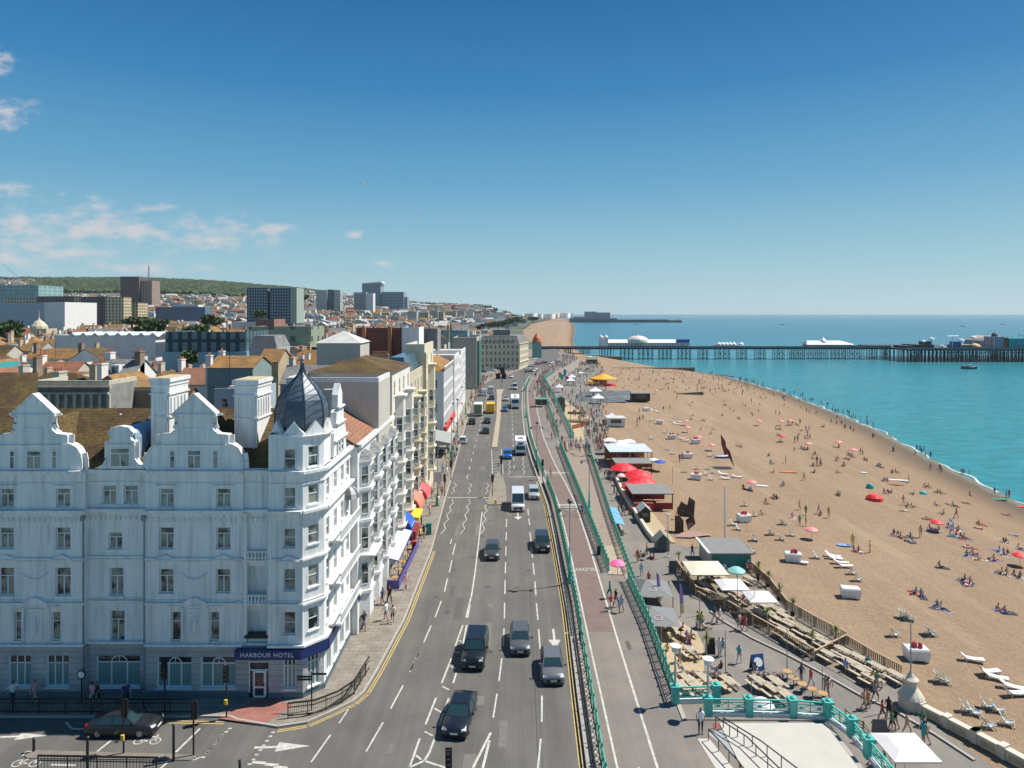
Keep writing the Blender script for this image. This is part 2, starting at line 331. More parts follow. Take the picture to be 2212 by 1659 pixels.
def skeleton(pose):
 if pose in ('stand', 'walk', 'wade'):
  s = .24 if pose == 'walk' else .03
  J = dict(pel=(0, 0, .95, .145), spi=(0, 0, 1.15, .13), che=(0, -.01, 1.36, .155), nec=(0, -.01, 1.5, .055), hea=(0, -.02, 1.62, .1), top=(0, -.01, 1.74, .075),
                 hl=(-.1, 0, .9, .1), kl=(-.11, -s, .5, .065), fl=(-.11, -s*.7, .08, .045), tl=(-.12, -s*.7-.16, .03, .035),
                 hr=(.1, 0, .9, .1), kr=(.11, s*.4, .5, .065), fr=(.11, s*1.3, .08, .045), tr=(.12, s*1.3-.16, .03, .035),
                 sl=(-.19, 0, 1.43, .055), el=(-.26, .04+s*.6, 1.15, .042), wl=(-.25, -.06+s*.8, .9, .03), gl=(-.25, -.1+s*.8, .81, .034),
                 sr=(.19, 0, 1.43, .055), er=(.26, .04-s*.6, 1.15, .042), wr=(.25, -.1-s*.8, .92, .03), gr=(.25, -.15-s*.8, .84, .034))
 elif pose == 'sit':
  J = dict(pel=(0, 0, .14, .15), spi=(0, .06, .34, .13), che=(0, .08, .55, .15), nec=(0, .06, .7, .055), hea=(0, .03, .82, .1), top=(0, .04, .94, .075),
                 hl=(-.1, -.05, .13, .1), kl=(-.14, -.42, .36, .065), fl=(-.12, -.72, .07, .045), tl=(-.12, -.86, .05, .035),
                 hr=(.1, -.05, .13, .1), kr=(.14, -.5, .2, .065), fr=(.12, -.88, .08, .045), tr=(.12, -1.0, .1, .035),
                 sl=(-.19, .07, .62, .055), el=(-.27, -.05, .42, .042), wl=(-.2, -.28, .38, .03), gl=(-.18, -.36, .38, .034),
                 sr=(.19, .07, .62, .055), er=(.28, .2, .4, .042), wr=(.26, .32, .15, .03), gr=(.26, .34, .06, .034))
 elif pose == 'chair':
  J = dict(pel=(0, 0, .5, .15), spi=(0, .04, .7, .13), che=(0, .04, .92, .155), nec=(0, .02, 1.06, .055), hea=(0, -.02, 1.18, .1), top=(0, -.01, 1.3, .075),
                 hl=(-.1, -.05, .5, .1), kl=(-.13, -.45, .5, .065), fl=(-.13, -.48, .08, .045), tl=(-.13, -.63, .04, .035),
                 hr=(.1, -.05, .5, .1), kr=(.13, -.45, .5, .065), fr=(.13, -.4, .08, .045), tr=(.13, -.55, .04, .035),
                 sl=(-.19, .03, .98, .055), el=(-.26, -.1, .74, .042), wl=(-.16, -.34, .72, .03), gl=(-.13, -.42, .73, .034),
                 sr=(.19, .03, .98, .055), er=(.26, -.1, .74, .042), wr=(.16, -.34, .72, .03), gr=(.13, -.42, .73, .034))
 else:   # lie
  J = dict(pel=(0, 0, .12, .14), spi=(0, .2, .12, .125), che=(0, .42, .13, .145), nec=(0, .56, .13, .055), hea=(0, .68, .14, .1), top=(0, .8, .14, .075),
                 hl=(-.1, -.05, .11, .1), kl=(-.13, -.44, .16, .065), fl=(-.15, -.84, .06, .045), tl=(-.17, -.9, .14, .035),
                 hr=(.1, -.05, .11, .1), kr=(.16, -.42, .3, .065), fr=(.14, -.72, .06, .045), tr=(.15, -.86, .06, .035),
                 sl=(-.19, .48, .12, .055), el=(-.34, .28, .07, .042), wl=(-.4, .05, .05, .03), gl=(-.42, -.03, .05, .034),
                 sr=(.19, .48, .12, .055), er=(.36, .6, .08, .042), wr=(.2, .78, .08, .03), gr=(.14, .82, .08, .034))
 names = list(J); ix = {n: i for i, n in enumerate(names)}
 E = [('pel', 'spi'), ('spi', 'che'), ('che', 'nec'), ('nec', 'hea'), ('hea', 'top'), ('pel', 'hl'), ('hl', 'kl'), ('kl', 'fl'), ('fl', 'tl'), ('pel', 'hr'), ('hr', 'kr'), ('kr', 'fr'), ('fr', 'tr'), ('che', 'sl'), ('sl', 'el'), ('el', 'wl'), ('wl', 'gl'), ('che', 'sr'), ('sr', 'er'), ('er', 'wr'), ('wr', 'gr')]
 me = bpy.data.meshes.new('skel'); me.from_pydata([J[n][:3] for n in names], [(ix[a], ix[c]) for a, c in E], []); o = bpy.data.objects.new('skel', me); COL.objects.link(o)
 md = o.modifiers.new('s', 'SKIN'); sv_ = me.skin_vertices[0].data
 for i, n_ in enumerate(names): sv_[i].radius = (J[n_][3]*(1.12 if n_ in ('che', 'pel', 'spi') else 1), J[n_][3]*(.8 if n_ in ('che', 'pel', 'spi') else 1)); sv_[i].use_root = n_ == 'pel'
 md.use_smooth_shade = True; o.modifiers.new('u', 'SUBSURF').levels = 1
 out = bpy.data.meshes.new_from_object(o.evaluated_get(bpy.context.evaluated_depsgraph_get())); bpy.data.objects.remove(o)
 return out, J, E
SKEL = {p_: skeleton(p_) for p_ in ('stand', 'walk', 'sit', 'chair', 'lie')}; SKEL['wade'] = SKEL['stand']
def body(pose, dress=0, skin=0, bot=0, bare=False):
 k = (pose, dress, skin, bot, bare)
 if k in POSE: return POSE[k]
 src, J, E = SKEL[pose]; out = src.copy(); out.name = 'person'; out.materials.clear(); names = list(J)
 for m in ((SKIN, SKIN2)[skin], CLO, BOT[bot], HAIR, SHOE): out.materials.append(m)
 V = {n_: Vector(J[n_][:3]) for n_ in names}
 cover = {('pel', 'spi'): 1, ('spi', 'che'): 1, ('che', 'nec'): 1, ('che', 'sl'): 1, ('che', 'sr'): 1, ('sl', 'el'): 1, ('sr', 'er'): 1, ('pel', 'hl'): 2, ('pel', 'hr'): 2, ('hl', 'kl'): 2, ('hr', 'kr'): 2, ('fl', 'tl'): 4, ('fr', 'tr'): 4}
 if bare: cover = {('pel', 'hl'): 1, ('pel', 'hr'): 1, ('spi', 'che'): 1 if dress else 0}
 long_ = dress == 2
 if long_: cover[('kl', 'fl')] = 2; cover[('kr', 'fr')] = 2
 if dress == 1 and not bare: cover[('hl', 'kl')] = 1; cover[('hr', 'kr')] = 1; cover[('pel', 'hl')] = 1; cover[('pel', 'hr')] = 1; cover[('sl', 'el')] = 0; cover[('sr', 'er')] = 0
 for p in out.polygons:
  c = p.center; best = (9, None, 0)
  for a, d in E:
   A, D_ = V[a], V[d]; ab = D_-A; t_ = max(0, min(1, (c-A).dot(ab)/ab.length_squared)); r_ = (J[a][3]*(1-t_)+J[d][3]*t_); q_ = (c-(A+ab*t_)).length-r_
   if q_ < best[0]: best = (q_, (a, d), t_)
  e_ = best[1]; m_ = cover.get(e_, 0)
  if e_ in (('sl', 'el'), ('sr', 'er')) and best[2] > .75: m_ = 0
  if e_ in (('hl', 'kl'), ('hr', 'kr')) and not long_ and best[2] > .8: m_ = 0
  if e_ in (('hea', 'top'),) or (e_ == ('nec', 'hea') and c.y > V['hea'].y+.03 and pose != 'lie'): m_ = 3
  p.material_index = m_
 POSE[k] = out; return out
TOPS = [('white', (.75, .75, .75)), ('black', (.02, .02, .025)), ('navy', (.03, .05, .13)), ('red', (.5, .05, .05)), ('pale blue', (.3, .45, .6)), ('grey', (.25, .26, .27)), ('pink', (.65, .3, .35)), ('green', (.08, .25, .12)), ('yellow', (.65, .5, .1)), ('purple', (.2, .08, .28)), ('teal', (.05, .35, .38)), ('cream', (.6, .52, .38))]
ALLP = []
def person(x, y, z, pose='stand', top=None, rz=None, lms=None, group=None, rr=random.Random(21), label=None, bare=None, bot=None, dress=None, sc=None):
 top = rr.randrange(12) if top is None else top; bare = (rr.random() < .6) if bare is None else bare
 dress = rr.choice((0, 0, 1, 2)) if dress is None else dress
 if bare: dress = min(dress, 1)
 ALLP.append((y-(50 if label else 0), x, y, z, pose, top, group, label, bare, rr.randrange(5) if bot is None else bot, dress, rr.randrange(2), rr.uniform(0, 6.28), rr.uniform(.97, 1.08)))
def people_out(limit=298):
 ALLP.sort(key=lambda t: t[0])
 nt_ = 0; TW = [('blue', (.13, .2, .33)), ('white', (.5, .5, .48)), ('red', (.34, .1, .09)), ('grey', (.25, .25, .26)), ('purple', (.18, .14, .26)), ('beige', (.45, .38, .27)), ('pink', (.5, .3, .32)), ('dark', (.05, .05, .07))]
 for _, x, y, z, pose, top, group, label, bare, bot, dress, skin, rz_, s in ALLP[:limit]:
  if group == 'people on the beach' and pose in ('sit', 'lie') and nt_ < 48:
   nm, c = TW[(top+bot) % 8]; nt_ += 1; b = MB(); dx, dy = -.45*math.sin(rz_)*(-1), -.35*math.cos(rz_); b.cbox(x+dx*.6, y+dy, z+.01, .85, 1.8, .035, rz_).cbox(x+.75*math.cos(rz_), y+.75*math.sin(rz_), z+.02, .32, .24, .26, rz_+.4) if nt_ % 3 == 0 else b.cbox(x+dx*.6, y+dy, z+.01, .85, 1.8, .035, rz_)
   describe(tag(b.build('towel', mat('towel_'+nm, c, .9)), None, 'towel'), nm+' beach towel', x, y, LMS, 'towels on the shingle')
  o = bpy.data.objects.new('person', body(pose, dress, skin, bot, bare)); COL.objects.link(o)
  o.location = (x, y, z-(.35 if pose == 'wade' else 0)); o.rotation_euler = (0, 0, rz_); o.scale = (s, s, s); o.color = (*TOPS[top][1], 1); o['category'] = 'person'; o['group'] = group or 'people'
  pt = {'stand': 'standing', 'walk': 'walking', 'sit': 'sitting', 'lie': 'lying', 'chair': 'seated', 'wade': 'wading'}[pose]
  wear = f'{TOPS[top][0]} swimwear' if bare else f'{TOPS[top][0]} '+('dress' if dress == 1 else 'top')
  if label: o['label'] = label
  else: describe(o, f'{pt} person in {wear}', x, y, LMS)
 return [(x, y, z-(.35 if p == 'wade' else 0), p, t_) for _, x, y, z, p, t_, *_r in ALLP[limit:]]
WHITE = mat('white_paint', (.78, .78, .76), .6, var=.06, scale=.7, streak=.12)
ASPH = mat('asphalt', (.102, .096, .086), .85, var=.12, scale=.5, bump=.15, bscale=9., col2=(.118, .111, .099), worn=.22)
PAINT = mat('road_paint', (.46, .45, .4), .7, var=.4, scale=3.)
YELLOW = mat('yellow_line', (.5, .36, .12), .7, var=.25, scale=3.)
PAVE = brick_mat('paving', (.25, .22, .178), (.21, .185, .15), (.12, .105, .09), bw=.9, bh=.6, ms=.02, hor=True)
KERB = mat('kerb_stone', (.36, .33, .29), .8, var=.15, scale=2)
PROM = mat('prom_asphalt', (.2, .17, .144), .88, var=.13, scale=.45, bump=.1, bscale=9., col2=(.165, .148, .132), worn=.14)
CYC = mat('cycle_red', (.165, .115, .097), .85, var=.16, scale=.8)
LOWP = mat('lower_prom', (.2, .18, .155), .88, var=.12, scale=.5, bump=.1, col2=(.175, .158, .14), worn=.14)
DECKM = mat('pale_paving', (.34, .285, .205), .85, var=.12, scale=.6)
CONC = mat('pale_concrete', (.46, .435, .385), .8, var=.08, scale=.6)
DARK = mat('dark_metal', (.02, .02, .022), .45, .3, var=.2)
TEAL = mat('teal_iron', (.09, .33, .24), .5, var=.12, scale=3.)
TEALP = mat('teal_paint', (.07, .42, .36), .5, var=.1, scale=2.)
SHORE = [(40, 90), (60, 92), (134, 100.5), (180, 109), (219, 118), (261, 123), (321, 129), (389, 129), (425, 125), (436, 118), (437, 112), (473, 103), (527, 82), (560, 72), (674, 66), (892, 80), (1400, 130), (2513, 228), (3950, 327), (6000, 440), (9000, 600)]
XIN = [(40, 38), (55, 34.5), (63, 36.4), (66, 35.2), (80, 31.8), (95, 30), (100, 22.5), (145, 20.8), (160, 22), (200, 27), (250, 33), (300, 40), (350, 46), (400, 52), (450, 56), (500, 50), (560, 36), (700, 20), (900, 15), (1355, 22), (2279, 70), (4000, 230), (6000, 400), (9000, 590)]
UPE = [(20, 22.3), (48.4, 22.3), (48.5, 12.4), (63, 12.8), (75.4, 12.7), (75.5, 11), (108, 10.9), (144, 10.6), (154.9, 10.6), (155, 14.5), (300, 14.5), (340, 22), (380, 32), (430, 42), (480, 44), (520, 38), (560, 30), (700, 20), (900, 15), (1355, 22), (2279, 70), (4000, 230), (6000, 400), (9000, 590)]
KL = [(47.75, -16.4), (48.3, -14.5), (49.5, -13.2), (50.9, -11.9), (52.2, -11.3), (55.5, -10.9), (59.2, -10.6), (64.5, -10.15), (83.4, -9.8), (103.8, -10.3), (132.8, -10.9), (188, -12.3), (261, -13.6), (308, -8.5), (331, -1.), (362, 6.), (400, 12), (460, 18), (560, 20)]
KR = [(20, 4.4), (43.6, 4.75), (52.1, 4.95), (66.3, 5.35), (86.4, 5.4), (102.8, 5.3), (118, 4.6), (133.6, 3.8), (160.8, 2.9), (205.6, 2.9), (264, 3.9), (314, 7.5), (334, 10.8), (362, 16), (400, 24), (460, 33), (560, 36)]
def beach_z(X, Y):
 xi = interp(XIN, Y); xs = interp(SHORE, Y); t = (X-xi)/max(xs-xi, 1)
 lo = -4.62 if Y < 450 else -4.62+min(1, (Y-450)/80)*1.5
 if t <= 0: return lo
 if t < .68: z = lo-1.1*t/.68+.12*math.sin(X*.22+Y*.05)*min(1, t*5)
 else:
  k = (t-.68)/.32; z = lo-1.1+(-8.5-lo+1.1)*(k if k < 1 else 1+(k-1)*.6)+.12*math.sin(X*.22+Y*.05)*max(0, 1-k)
 return z
def BP(px, py):
 """point of the beach under a pixel of the photo"""
 z = -5.
 for _ in range(12): p = GP(px, py, z); z = beach_z(p[0], p[1])
 return (p[0], p[1], z)
SKYL = [(-400, 598), (0, 601), (100, 603), (300, 603), (420, 608), (500, 613), (640, 625), (760, 640), (880, 655), (1000, 661), (1060, 663), (1120, 667), (1180, 671), (1235, 678), (1300, 680)]
def terr(X, Y):
 if Y < 500: return -.02
 t = CX+F*X/Y
 zr = H+(HY-interp(SKYL, t))*3000/F
 k = min(1, max(0, (Y-500)/2500)); k = k**1.25
 zz = (zr-1)*k
 if Y > 3000: zz = zr-1-(Y-3000)*.02
 xi = interp(XIN, Y)
 if X > xi-260: zz *= max(0, min(1, (xi-30-X)/230))
 if 1120 < t < 1260 and 2000 < Y < 4600: zz = max(zz, 0)
 return zz-.02
Ys = [15, 30, 44, 60, 80, 110, 150, 200, 260, 330, 400, 500]
while Ys[-1] < 9000: Ys.append(Ys[-1]*1.075)
Ys = sorted(set(Ys+[y for y, _ in UPE if y < 9000]))
b = MB(); n = 60
for Y in Ys:
 xr = interp(UPE, Y)-.05; xl = -1.15*Y-90
 for i in range(n+1):
  X = xl+(xr-xl)*i/n; b.v.append((X, Y, terr(X, Y)))
for j in range(len(Ys)-1):
 for i in range(n):
  a = j*(n+1)+i; b.f.append((a, a+1, a+n+2, a+n+1)); b.m.append(0)
GRD = mat('city_ground', (.1, .1, .09), .9, var=.35, scale=.02, col2=(.05, .085, .03), det=8)
structure(b.build('ground', GRD, world=False, smooth=True))
SEA, nt_, bs_ = new_mat('sea_water'); N_ = nt_.nodes; L_ = nt_.links
g = N_.new('ShaderNodeNewGeometry'); spx = N_.new('ShaderNodeSeparateXYZ'); L_.new(g.outputs['Position'], spx.inputs[0])
mr1 = N_.new('ShaderNodeMapRange'); mr1.inputs[1].default_value = 60; mr1.inputs[2].default_value = 1100; L_.new(spx.outputs[1], mr1.inputs[0])
na = N_.new('ShaderNodeTexNoise'); na.inputs['Scale'].default_value = .006; na.inputs['Detail'].default_value = 5
mpa = N_.new('ShaderNodeMapping'); mpa.inputs['Scale'].default_value = (.45, 1.6, 1); L_.new(g.outputs['Position'], mpa.inputs[0]); L_.new(mpa.outputs[0], na.inputs['Vector'])
ad = N_.new('ShaderNodeMath'); ad.operation = 'MULTIPLY_ADD'; L_.new(na.outputs['Fac'], ad.inputs[0]); ad.inputs[1].default_value = .7; ad.inputs[2].default_value = -.35
ad2 = N_.new('ShaderNodeMath'); L_.new(ad.outputs[0], ad2.inputs[0]); L_.new(mr1.outputs[0], ad2.inputs[1]); ad2.use_clamp = True
cr = N_.new('ShaderNodeValToRGB'); L_.new(ad2.outputs[0], cr.inputs[0])
cr.color_ramp.elements[0].color = (.03, .225, .245, 1); cr.color_ramp.elements[1].color = (.015, .135, .195, 1); cr.color_ramp.elements[1].position = 1.
e = cr.color_ramp.elements.new(.45); e.color = (.022, .195, .235, 1)
mpc = N_.new('ShaderNodeMapping'); mpc.inputs['Scale'].default_value = (.3, 1, 1); mpc.inputs['Rotation'].default_value = (0, 0, rad(-14)); L_.new(g.outputs['Position'], mpc.inputs[0])
nc = N_.new('ShaderNodeTexNoise'); nc.inputs['Scale'].default_value = .55; nc.inputs['Detail'].default_value = 7; nc.inputs['Roughness'].default_value = .68; L_.new(mpc.outputs[0], nc.inputs['Vector'])
mc = N_.new('ShaderNodeMapRange'); mc.inputs[1].default_value = .3; mc.inputs[2].default_value = .7; mc.inputs[3].default_value = .62; mc.inputs[4].default_value = 1.3; L_.new(nc.outputs['Fac'], mc.inputs[0])
vc = N_.new('ShaderNodeVectorMath'); vc.operation = 'SCALE'; L_.new(cr.outputs[0], vc.inputs[0]); L_.new(mc.outputs[0], vc.inputs['Scale'])
L_.new(vc.outputs[0], bs_.inputs['Base Color']); bs_.inputs['Roughness'].default_value = .22; bs_.inputs['Specular IOR Level'].default_value = .28
mpb = N_.new('ShaderNodeMapping'); mpb.inputs['Scale'].default_value = (.35, 1, 1); mpb.inputs['Rotation'].default_value = (0, 0, rad(-14)); L_.new(g.outputs['Position'], mpb.inputs[0])
w1 = N_.new('ShaderNodeTexNoise'); w1.inputs['Scale'].default_value = .38; w1.inputs['Detail'].default_value = 6; w1.inputs['Roughness'].default_value = .6; L_.new(mpb.outputs[0], w1.inputs['Vector'])
bu = N_.new('ShaderNodeBump'); bu.inputs['Strength'].default_value = .6; bu.inputs['Distance'].default_value = 1.; L_.new(w1.outputs['Fac'], bu.inputs['Height']); L_.new(bu.outputs[0], bs_.inputs['Normal'])
b = MB(); ys = [20, 100, 300, 800, 2000, 6000, 15000, 40000]; xs = [0, 60, 150, 400, 1200, 4000, 12000, 40000]
for Y in ys:
 for X in xs: b.v.append((X-10, Y, -8.5))
for j in range(7):
 for i in range(7):
  a = j*8+i; b.f.append((a, a+1, a+9, a+8)); b.m.append(0)
structure(b.build('sea', SEA, world=False))
SH, nt_, bs_ = new_mat('shingle'); N_ = nt_.nodes; L_ = nt_.links
g = N_.new('ShaderNodeNewGeometry'); spx = N_.new('ShaderNodeSeparateXYZ'); L_.new(g.outputs['Position'], spx.inputs[0])
def nz(scale, det=4, rough=.6, mp=None):
 n = N_.new('ShaderNodeTexNoise'); n.inputs['Scale'].default_value = scale; n.inputs['Detail'].default_value = det; n.inputs['Roughness'].default_value = rough
 if mp: 
  q = N_.new('ShaderNodeMapping'); q.inputs['Scale'].default_value = mp; L_.new(g.outputs['Position'], q.inputs[0]); L_.new(q.outputs[0], n.inputs['Vector'])
 else: L_.new(g.outputs['Position'], n.inputs['Vector'])
 return n.outputs['Fac']
def mrg(s, a, b, c=0., d=1.):
 n = N_.new('ShaderNodeMapRange'); n.inputs[1].default_value = a; n.inputs[2].default_value = b; n.inputs[3].default_value = c; n.inputs[4].default_value = d; L_.new(s, n.inputs[0]); return n.outputs[0]
def mixc(f, a, b):
 n = N_.new('ShaderNodeMix'); n.data_type = 'RGBA'; L_.new(f, n.inputs[0])
 for i, c in ((6, a), (7, b)):
  if isinstance(c, tuple): n.inputs[i].default_value = (*c, 1)
  else: L_.new(c, n.inputs[i])
 return n.outputs[2]
c1 = mixc(mrg(nz(.09, 5, .6, (1.6, .35, 1)), .38, .62), (.32, .222, .14), (.365, .262, .17))
c1 = mixc(mrg(nz(.5, 4), .35, .7, 0, .5), c1, (.285, .198, .128))
c1 = mixc(mrg(nz(2.6, 7, .8), .42, .62, 0, .55), c1, (.19, .125, .075))
c1 = mixc(mrg(nz(.05, 4, .6, (2.2, .22, 1)), .6, .66, 0, .3), c1, (.42, .32, .21))
c1 = mixc(mrg(spx.outputs[2], -7.4, -5.4, .75, 0), c1, (.25, .168, .1))
c1 = mixc(mrg(nz(.35, 5, .7, (1, .12, 1)), .46, .6, 0, .3), c1, (.22, .15, .095))
c1 = mixc(mrg(spx.outputs[2], -8.0, -7.1, 1, 0), c1, (.13, .095, .065))
c1 = mixc(mrg(spx.outputs[2], -8.35, -8.2, 1, 0), c1, (.16, .16, .13))
L_.new(c1, bs_.inputs['Base Color']); bs_.inputs['Roughness'].default_value = .9; bs_.inputs['Specular IOR Level'].default_value = .2
bu = N_.new('ShaderNodeBump'); bu.inputs['Strength'].default_value = .9; bu.inputs['Distance'].default_value = .25
L_.new(nz(1.6, 7, .75), bu.inputs['Height']); L_.new(bu.outputs[0], bs_.inputs['Normal'])
b = MB(); YB = []; y = 38.
while y < 9000: YB.append(y); y *= 1.02 if y < 600 else 1.06
YB += [436.5]; YB.sort(); n = 70
for Y in YB:
 xi = interp(XIN, Y)-7; xs = interp(SHORE, Y)+22
 for i in range(n+1):
  X = xi+(xs-xi)*i/n; z = beach_z(X, Y)-(.12 if X < xi+7 else 0)+(.05*math.sin(X*1.1+math.sin(Y*.3)*2)*math.cos(Y*.9) if Y < 400 else 0)
  b.v.append((X, Y, z))
for j in range(len(YB)-1):
 for i in range(n):
  a = j*(n+1)+i; b.f.append((a, a+1, a+n+2, a+n+1)); b.m.append(0)
structure(b.build('beach', SH, world=False, smooth=True))
FOAM = mat('sea_foam', (.55, .58, .56), .6, var=.1)
b = MB(); Yf = 55.; pr = None
while Yf < 430:
 xs = interp(SHORE, Yf)+.6*math.sin(Yf*.21)+.5*math.sin(Yf*.53); w = .22*max(0, .4+.5*math.sin(Yf*.17)+.35*math.sin(Yf*.71+1))
 c = (xs-.1-w*.35, xs+.25+w*.8)
 if pr: b.poly([(pr[1][0], pr[0], -8.46), (pr[1][1], pr[0], -8.46), (c[1], Yf, -8.46), (c[0], Yf, -8.46)])
 pr = (Yf, c); Yf += .9
tag(b.build('foam', FOAM, world=False), kind='stuff')
b = MB(); YL = [38, 48.5, 55, 60, 63, 66, 72, 75.5, 80, 90, 95, 97, 100, 110, 125, 145, 160, 180, 200, 225, 250, 300, 350, 400, 450, 480, 520, 560]
for Y in YL:
 b.v.append((interp(UPE, Y)-9, Y, -4.5)); b.v.append((interp(XIN, Y), Y, -4.5)); b.v.append((interp(XIN, Y), Y, -5.4))
for j in range(len(YL)-1):
 a = j*3; b.f += [(a, a+1, a+4, a+3), (a+1, a+2, a+5, a+4)]; b.m += [0, 0]
structure(b.build('lower_promenade', LOWP, world=False))
def patch(name, pts, m, z, key=None):
 P = [GP(*Q(key, *p), z) if key else p for p in pts]
 return structure(MB().poly([(p[0], p[1], z) for p in P]).build(name, m, world=True))
SANDY = mat('pale_sand', (.4, .31, .19), .9, var=.14, scale=1.2)
def strip(name, tabL, tabR, y0, y1, z, m, kerb=None, step=None, world=True):
 ysx = sorted({y0, y1, *[t[0] for t in tabL if y0 < t[0] < y1], *[t[0] for t in tabR if y0 < t[0] < y1]})
 b = MB(); P = []
 for Y in ysx: P.append((interp(tabL, Y), interp(tabR, Y), Y))
 for (a, c, Y), (a2, c2, Y2) in zip(P, P[1:]):
  b.poly([(a, Y, z), (c, Y, z), (c2, Y2, z), (a2, Y2, z)])
 return structure(b.build(name, m, world=world))
strip('road', [(15, -75), (48.9, -75), (49, -18), (560, -18)], [(y, x) for y, x in KR], 15, 560, 0., ASPH)
KLin = [(y, x-.0) for y, x in KL]
b = MB()
front = [(-75, 49.0), (-20.3, 49.0), (-19.6, 48.6)]+[(x, y) for y, x in KL]
back = [(-75, 75), (-22, 75), (-21, 75), (-20, 75), (-20, 75), (-20, 75), (-20, 75), (-20, 80)]+[(-20, y+25) for y, x in KL[8:]]
pts = front
for (x, y), (x2, y2) in zip(pts, pts[1:]):
 bx = min(x, -20.2); bx2 = min(x2, -20.2)
 if y < 52 and x < -10: b.poly([(x, y, .13), (x2, y2, .13), (x2, 52.3, .13), (x, 52.3, .13)]) if x2 > x else None
poly = []
for (x, y), (x2, y2) in zip(pts, pts[1:]):
 if y2 > 52.2: b.poly([(x, max(y, 52.3), .13), (x2, y2, .13), (-19, y2, .13), (-19, max(y, 52.3), .13)])
structure(b.build('pavement', PAVE))
b = MB()
for (x, y), (x2, y2) in zip(pts, pts[1:]):
 d = Vector((x2-x, y2-y)).normalized(); nx, ny = -d.y*.16, d.x*.16
 b.prism([(x, y), (x2, y2), (x2+nx, y2+ny), (x+nx, y+ny)], -.01, .142)
structure(b.build('kerb', KERB))
structure(MB().poly([(-21., 48.7, .137), (-17.4, 48.0, .137), (-16.2, 50.4, .137), (-17.9, 51.2, .137), (-19.1, 51.2, .137)]).build('tactile_paving', brick_mat('red_tactile', (.27, .11, .085), (.3, .13, .1), (.25, .1, .08), bw=.4, bh=.4, ms=.02, hor=True, offs=0)))
strip('promenade', KR, UPE, 15, 560, .12, PROM)
b = MB()
for (y, x), (y2, x2) in zip(KR, KR[1:]): b.prism([(x-.02, y), (x+.25, y), (x2+.25, y2), (x2-.02, y2)], -.01, .13)
structure(b.build('kerb', KERB))
RL1 = [(20, 5.65), (43.6, 5.8), (52, 6.0), (68, 6.35), (86, 6.5), (104, 6.5), (118, 5.9), (133.6, 5.0), (160.8, 4.2), (205.6, 4.2), (264, 5.2), (314, 9), (334, 12), (362, 17.2)]
strip('pale_flags', [(y, x+.27) for y, x in KR], [(y, x-.1) for y, x in RL1], 15, 300, .1245, mat('pale_flag', (.33, .3, .25), .85, var=.18, scale=2.))
CYL = [(20, 6.75), (43.6, 6.7), (60, 6.8), (86, 7.1), (104, 7.1), (118, 6.5), (133, 5.6), (160, 4.8), (205, 4.9), (264, 6), (314, 9.8)]
CYR = [(y, x+2.55) for y, x in CYL]
strip('cycle_lane', CYL, CYR, 62, 100, .1245, CYC); strip('cycle_lane', CYL, CYR, 104, 122, .1245, CYC)
strip('cycle_lane', CYL, CYR, 126, 300, .1245, CYC)
MARK = MB()
def mline(p, q, w=.12, z=.004, m=0, jit=0):
 p = Vector(p[:2]); q = Vector(q[:2]); d = (q-p)
 if d.length < 1e-6: return
 d.normalize(); a = Vector((-d.y, d.x))*w/2
 MARK.poly([(p.x+a.x, p.y+a.y, z), (p.x-a.x, p.y-a.y, z), (q.x-a.x, q.y-a.y, z), (q.x+a.x, q.y+a.y, z)], m)
def tline(tab, y0, y1, w, z, m=0, off=0, dash=None):
 y = y0
 while y < y1:
  e = min(y1, y+(dash[0] if dash else 4)); mline((interp(tab, y)+off, y), (interp(tab, e)+off, e), w, z, m); y = e+(dash[1] if dash else 0)
tline(CYL, 20, 310, .15, .129); tline(CYR, 20, 310, .17, .129)
tline(CYL, 40, 47, .12, .129, 0, 1.35, (3.5, 5))
tline(KR, 20, 118, .09, .004, 1, -.22); tline(KR, 20, 118, .09, .004, 1, -.42)
for off in (.22, .42):
 for (y, x), (y2, x2) in zip(KL[:9], KL[1:9]):
  d = Vector((x2-x, y2-y)).normalized(); nx, ny = d.y*off, -d.x*off
  mline((x+nx, y+ny), (x2+nx, y2+ny), .09, .004, 1)
mline((-26.5, 48.7), (-20.4, 48.55), .09, .004, 1); mline((-26.5, 48.45), (-20.4, 48.3), .09, .004, 1)
def px(k, pts, w=.12, m=0):
 for a, c in zip(pts[::2], pts[1::2]): mline(GP(*Q(k, *a)), GP(*Q(k, *c)), w, .004, m)
px('rd', [(850, 1470), (828, 1700), (858, 1190), (856, 1360), (850, 965), (856, 1090), (836, 760), (846, 890), (822, 592), (832, 698), (812, 450), (819, 540), (800, 332), (808, 408), (786, 228), (797, 295), (779, 130), (788, 190), (772, 40), (778, 85), (766, -20), (770, 22)], .13)
px('rd', [(566, 1178), (542, 1332), (598, 948), (579, 1096), (612, 755), (606, 872), (616, 588), (614, 690), (619, 440), (617, 532), (622, 325), (620, 398), (624, 222), (623, 285), (627, 128), (625, 184), (628, 45), (627, 98)], .12)
px('rd', [(206, 576), (165, 682), (246, 430), (226, 516), (274, 314), (258, 392), (297, 204), (280, 276), (140, 735), (92, 845), (65, 905), (38, 955), (30, 970), (6, 1030)], .12)
px('z4', [(905, 1420), (765, 1617), (1284, 1330), (1162, 1540), (1428, 1063), (1338, 1232), (1045, 1218), (967, 1337), (1544, 822), (1520, 878), (1510, 895), (1476, 968)], .12)
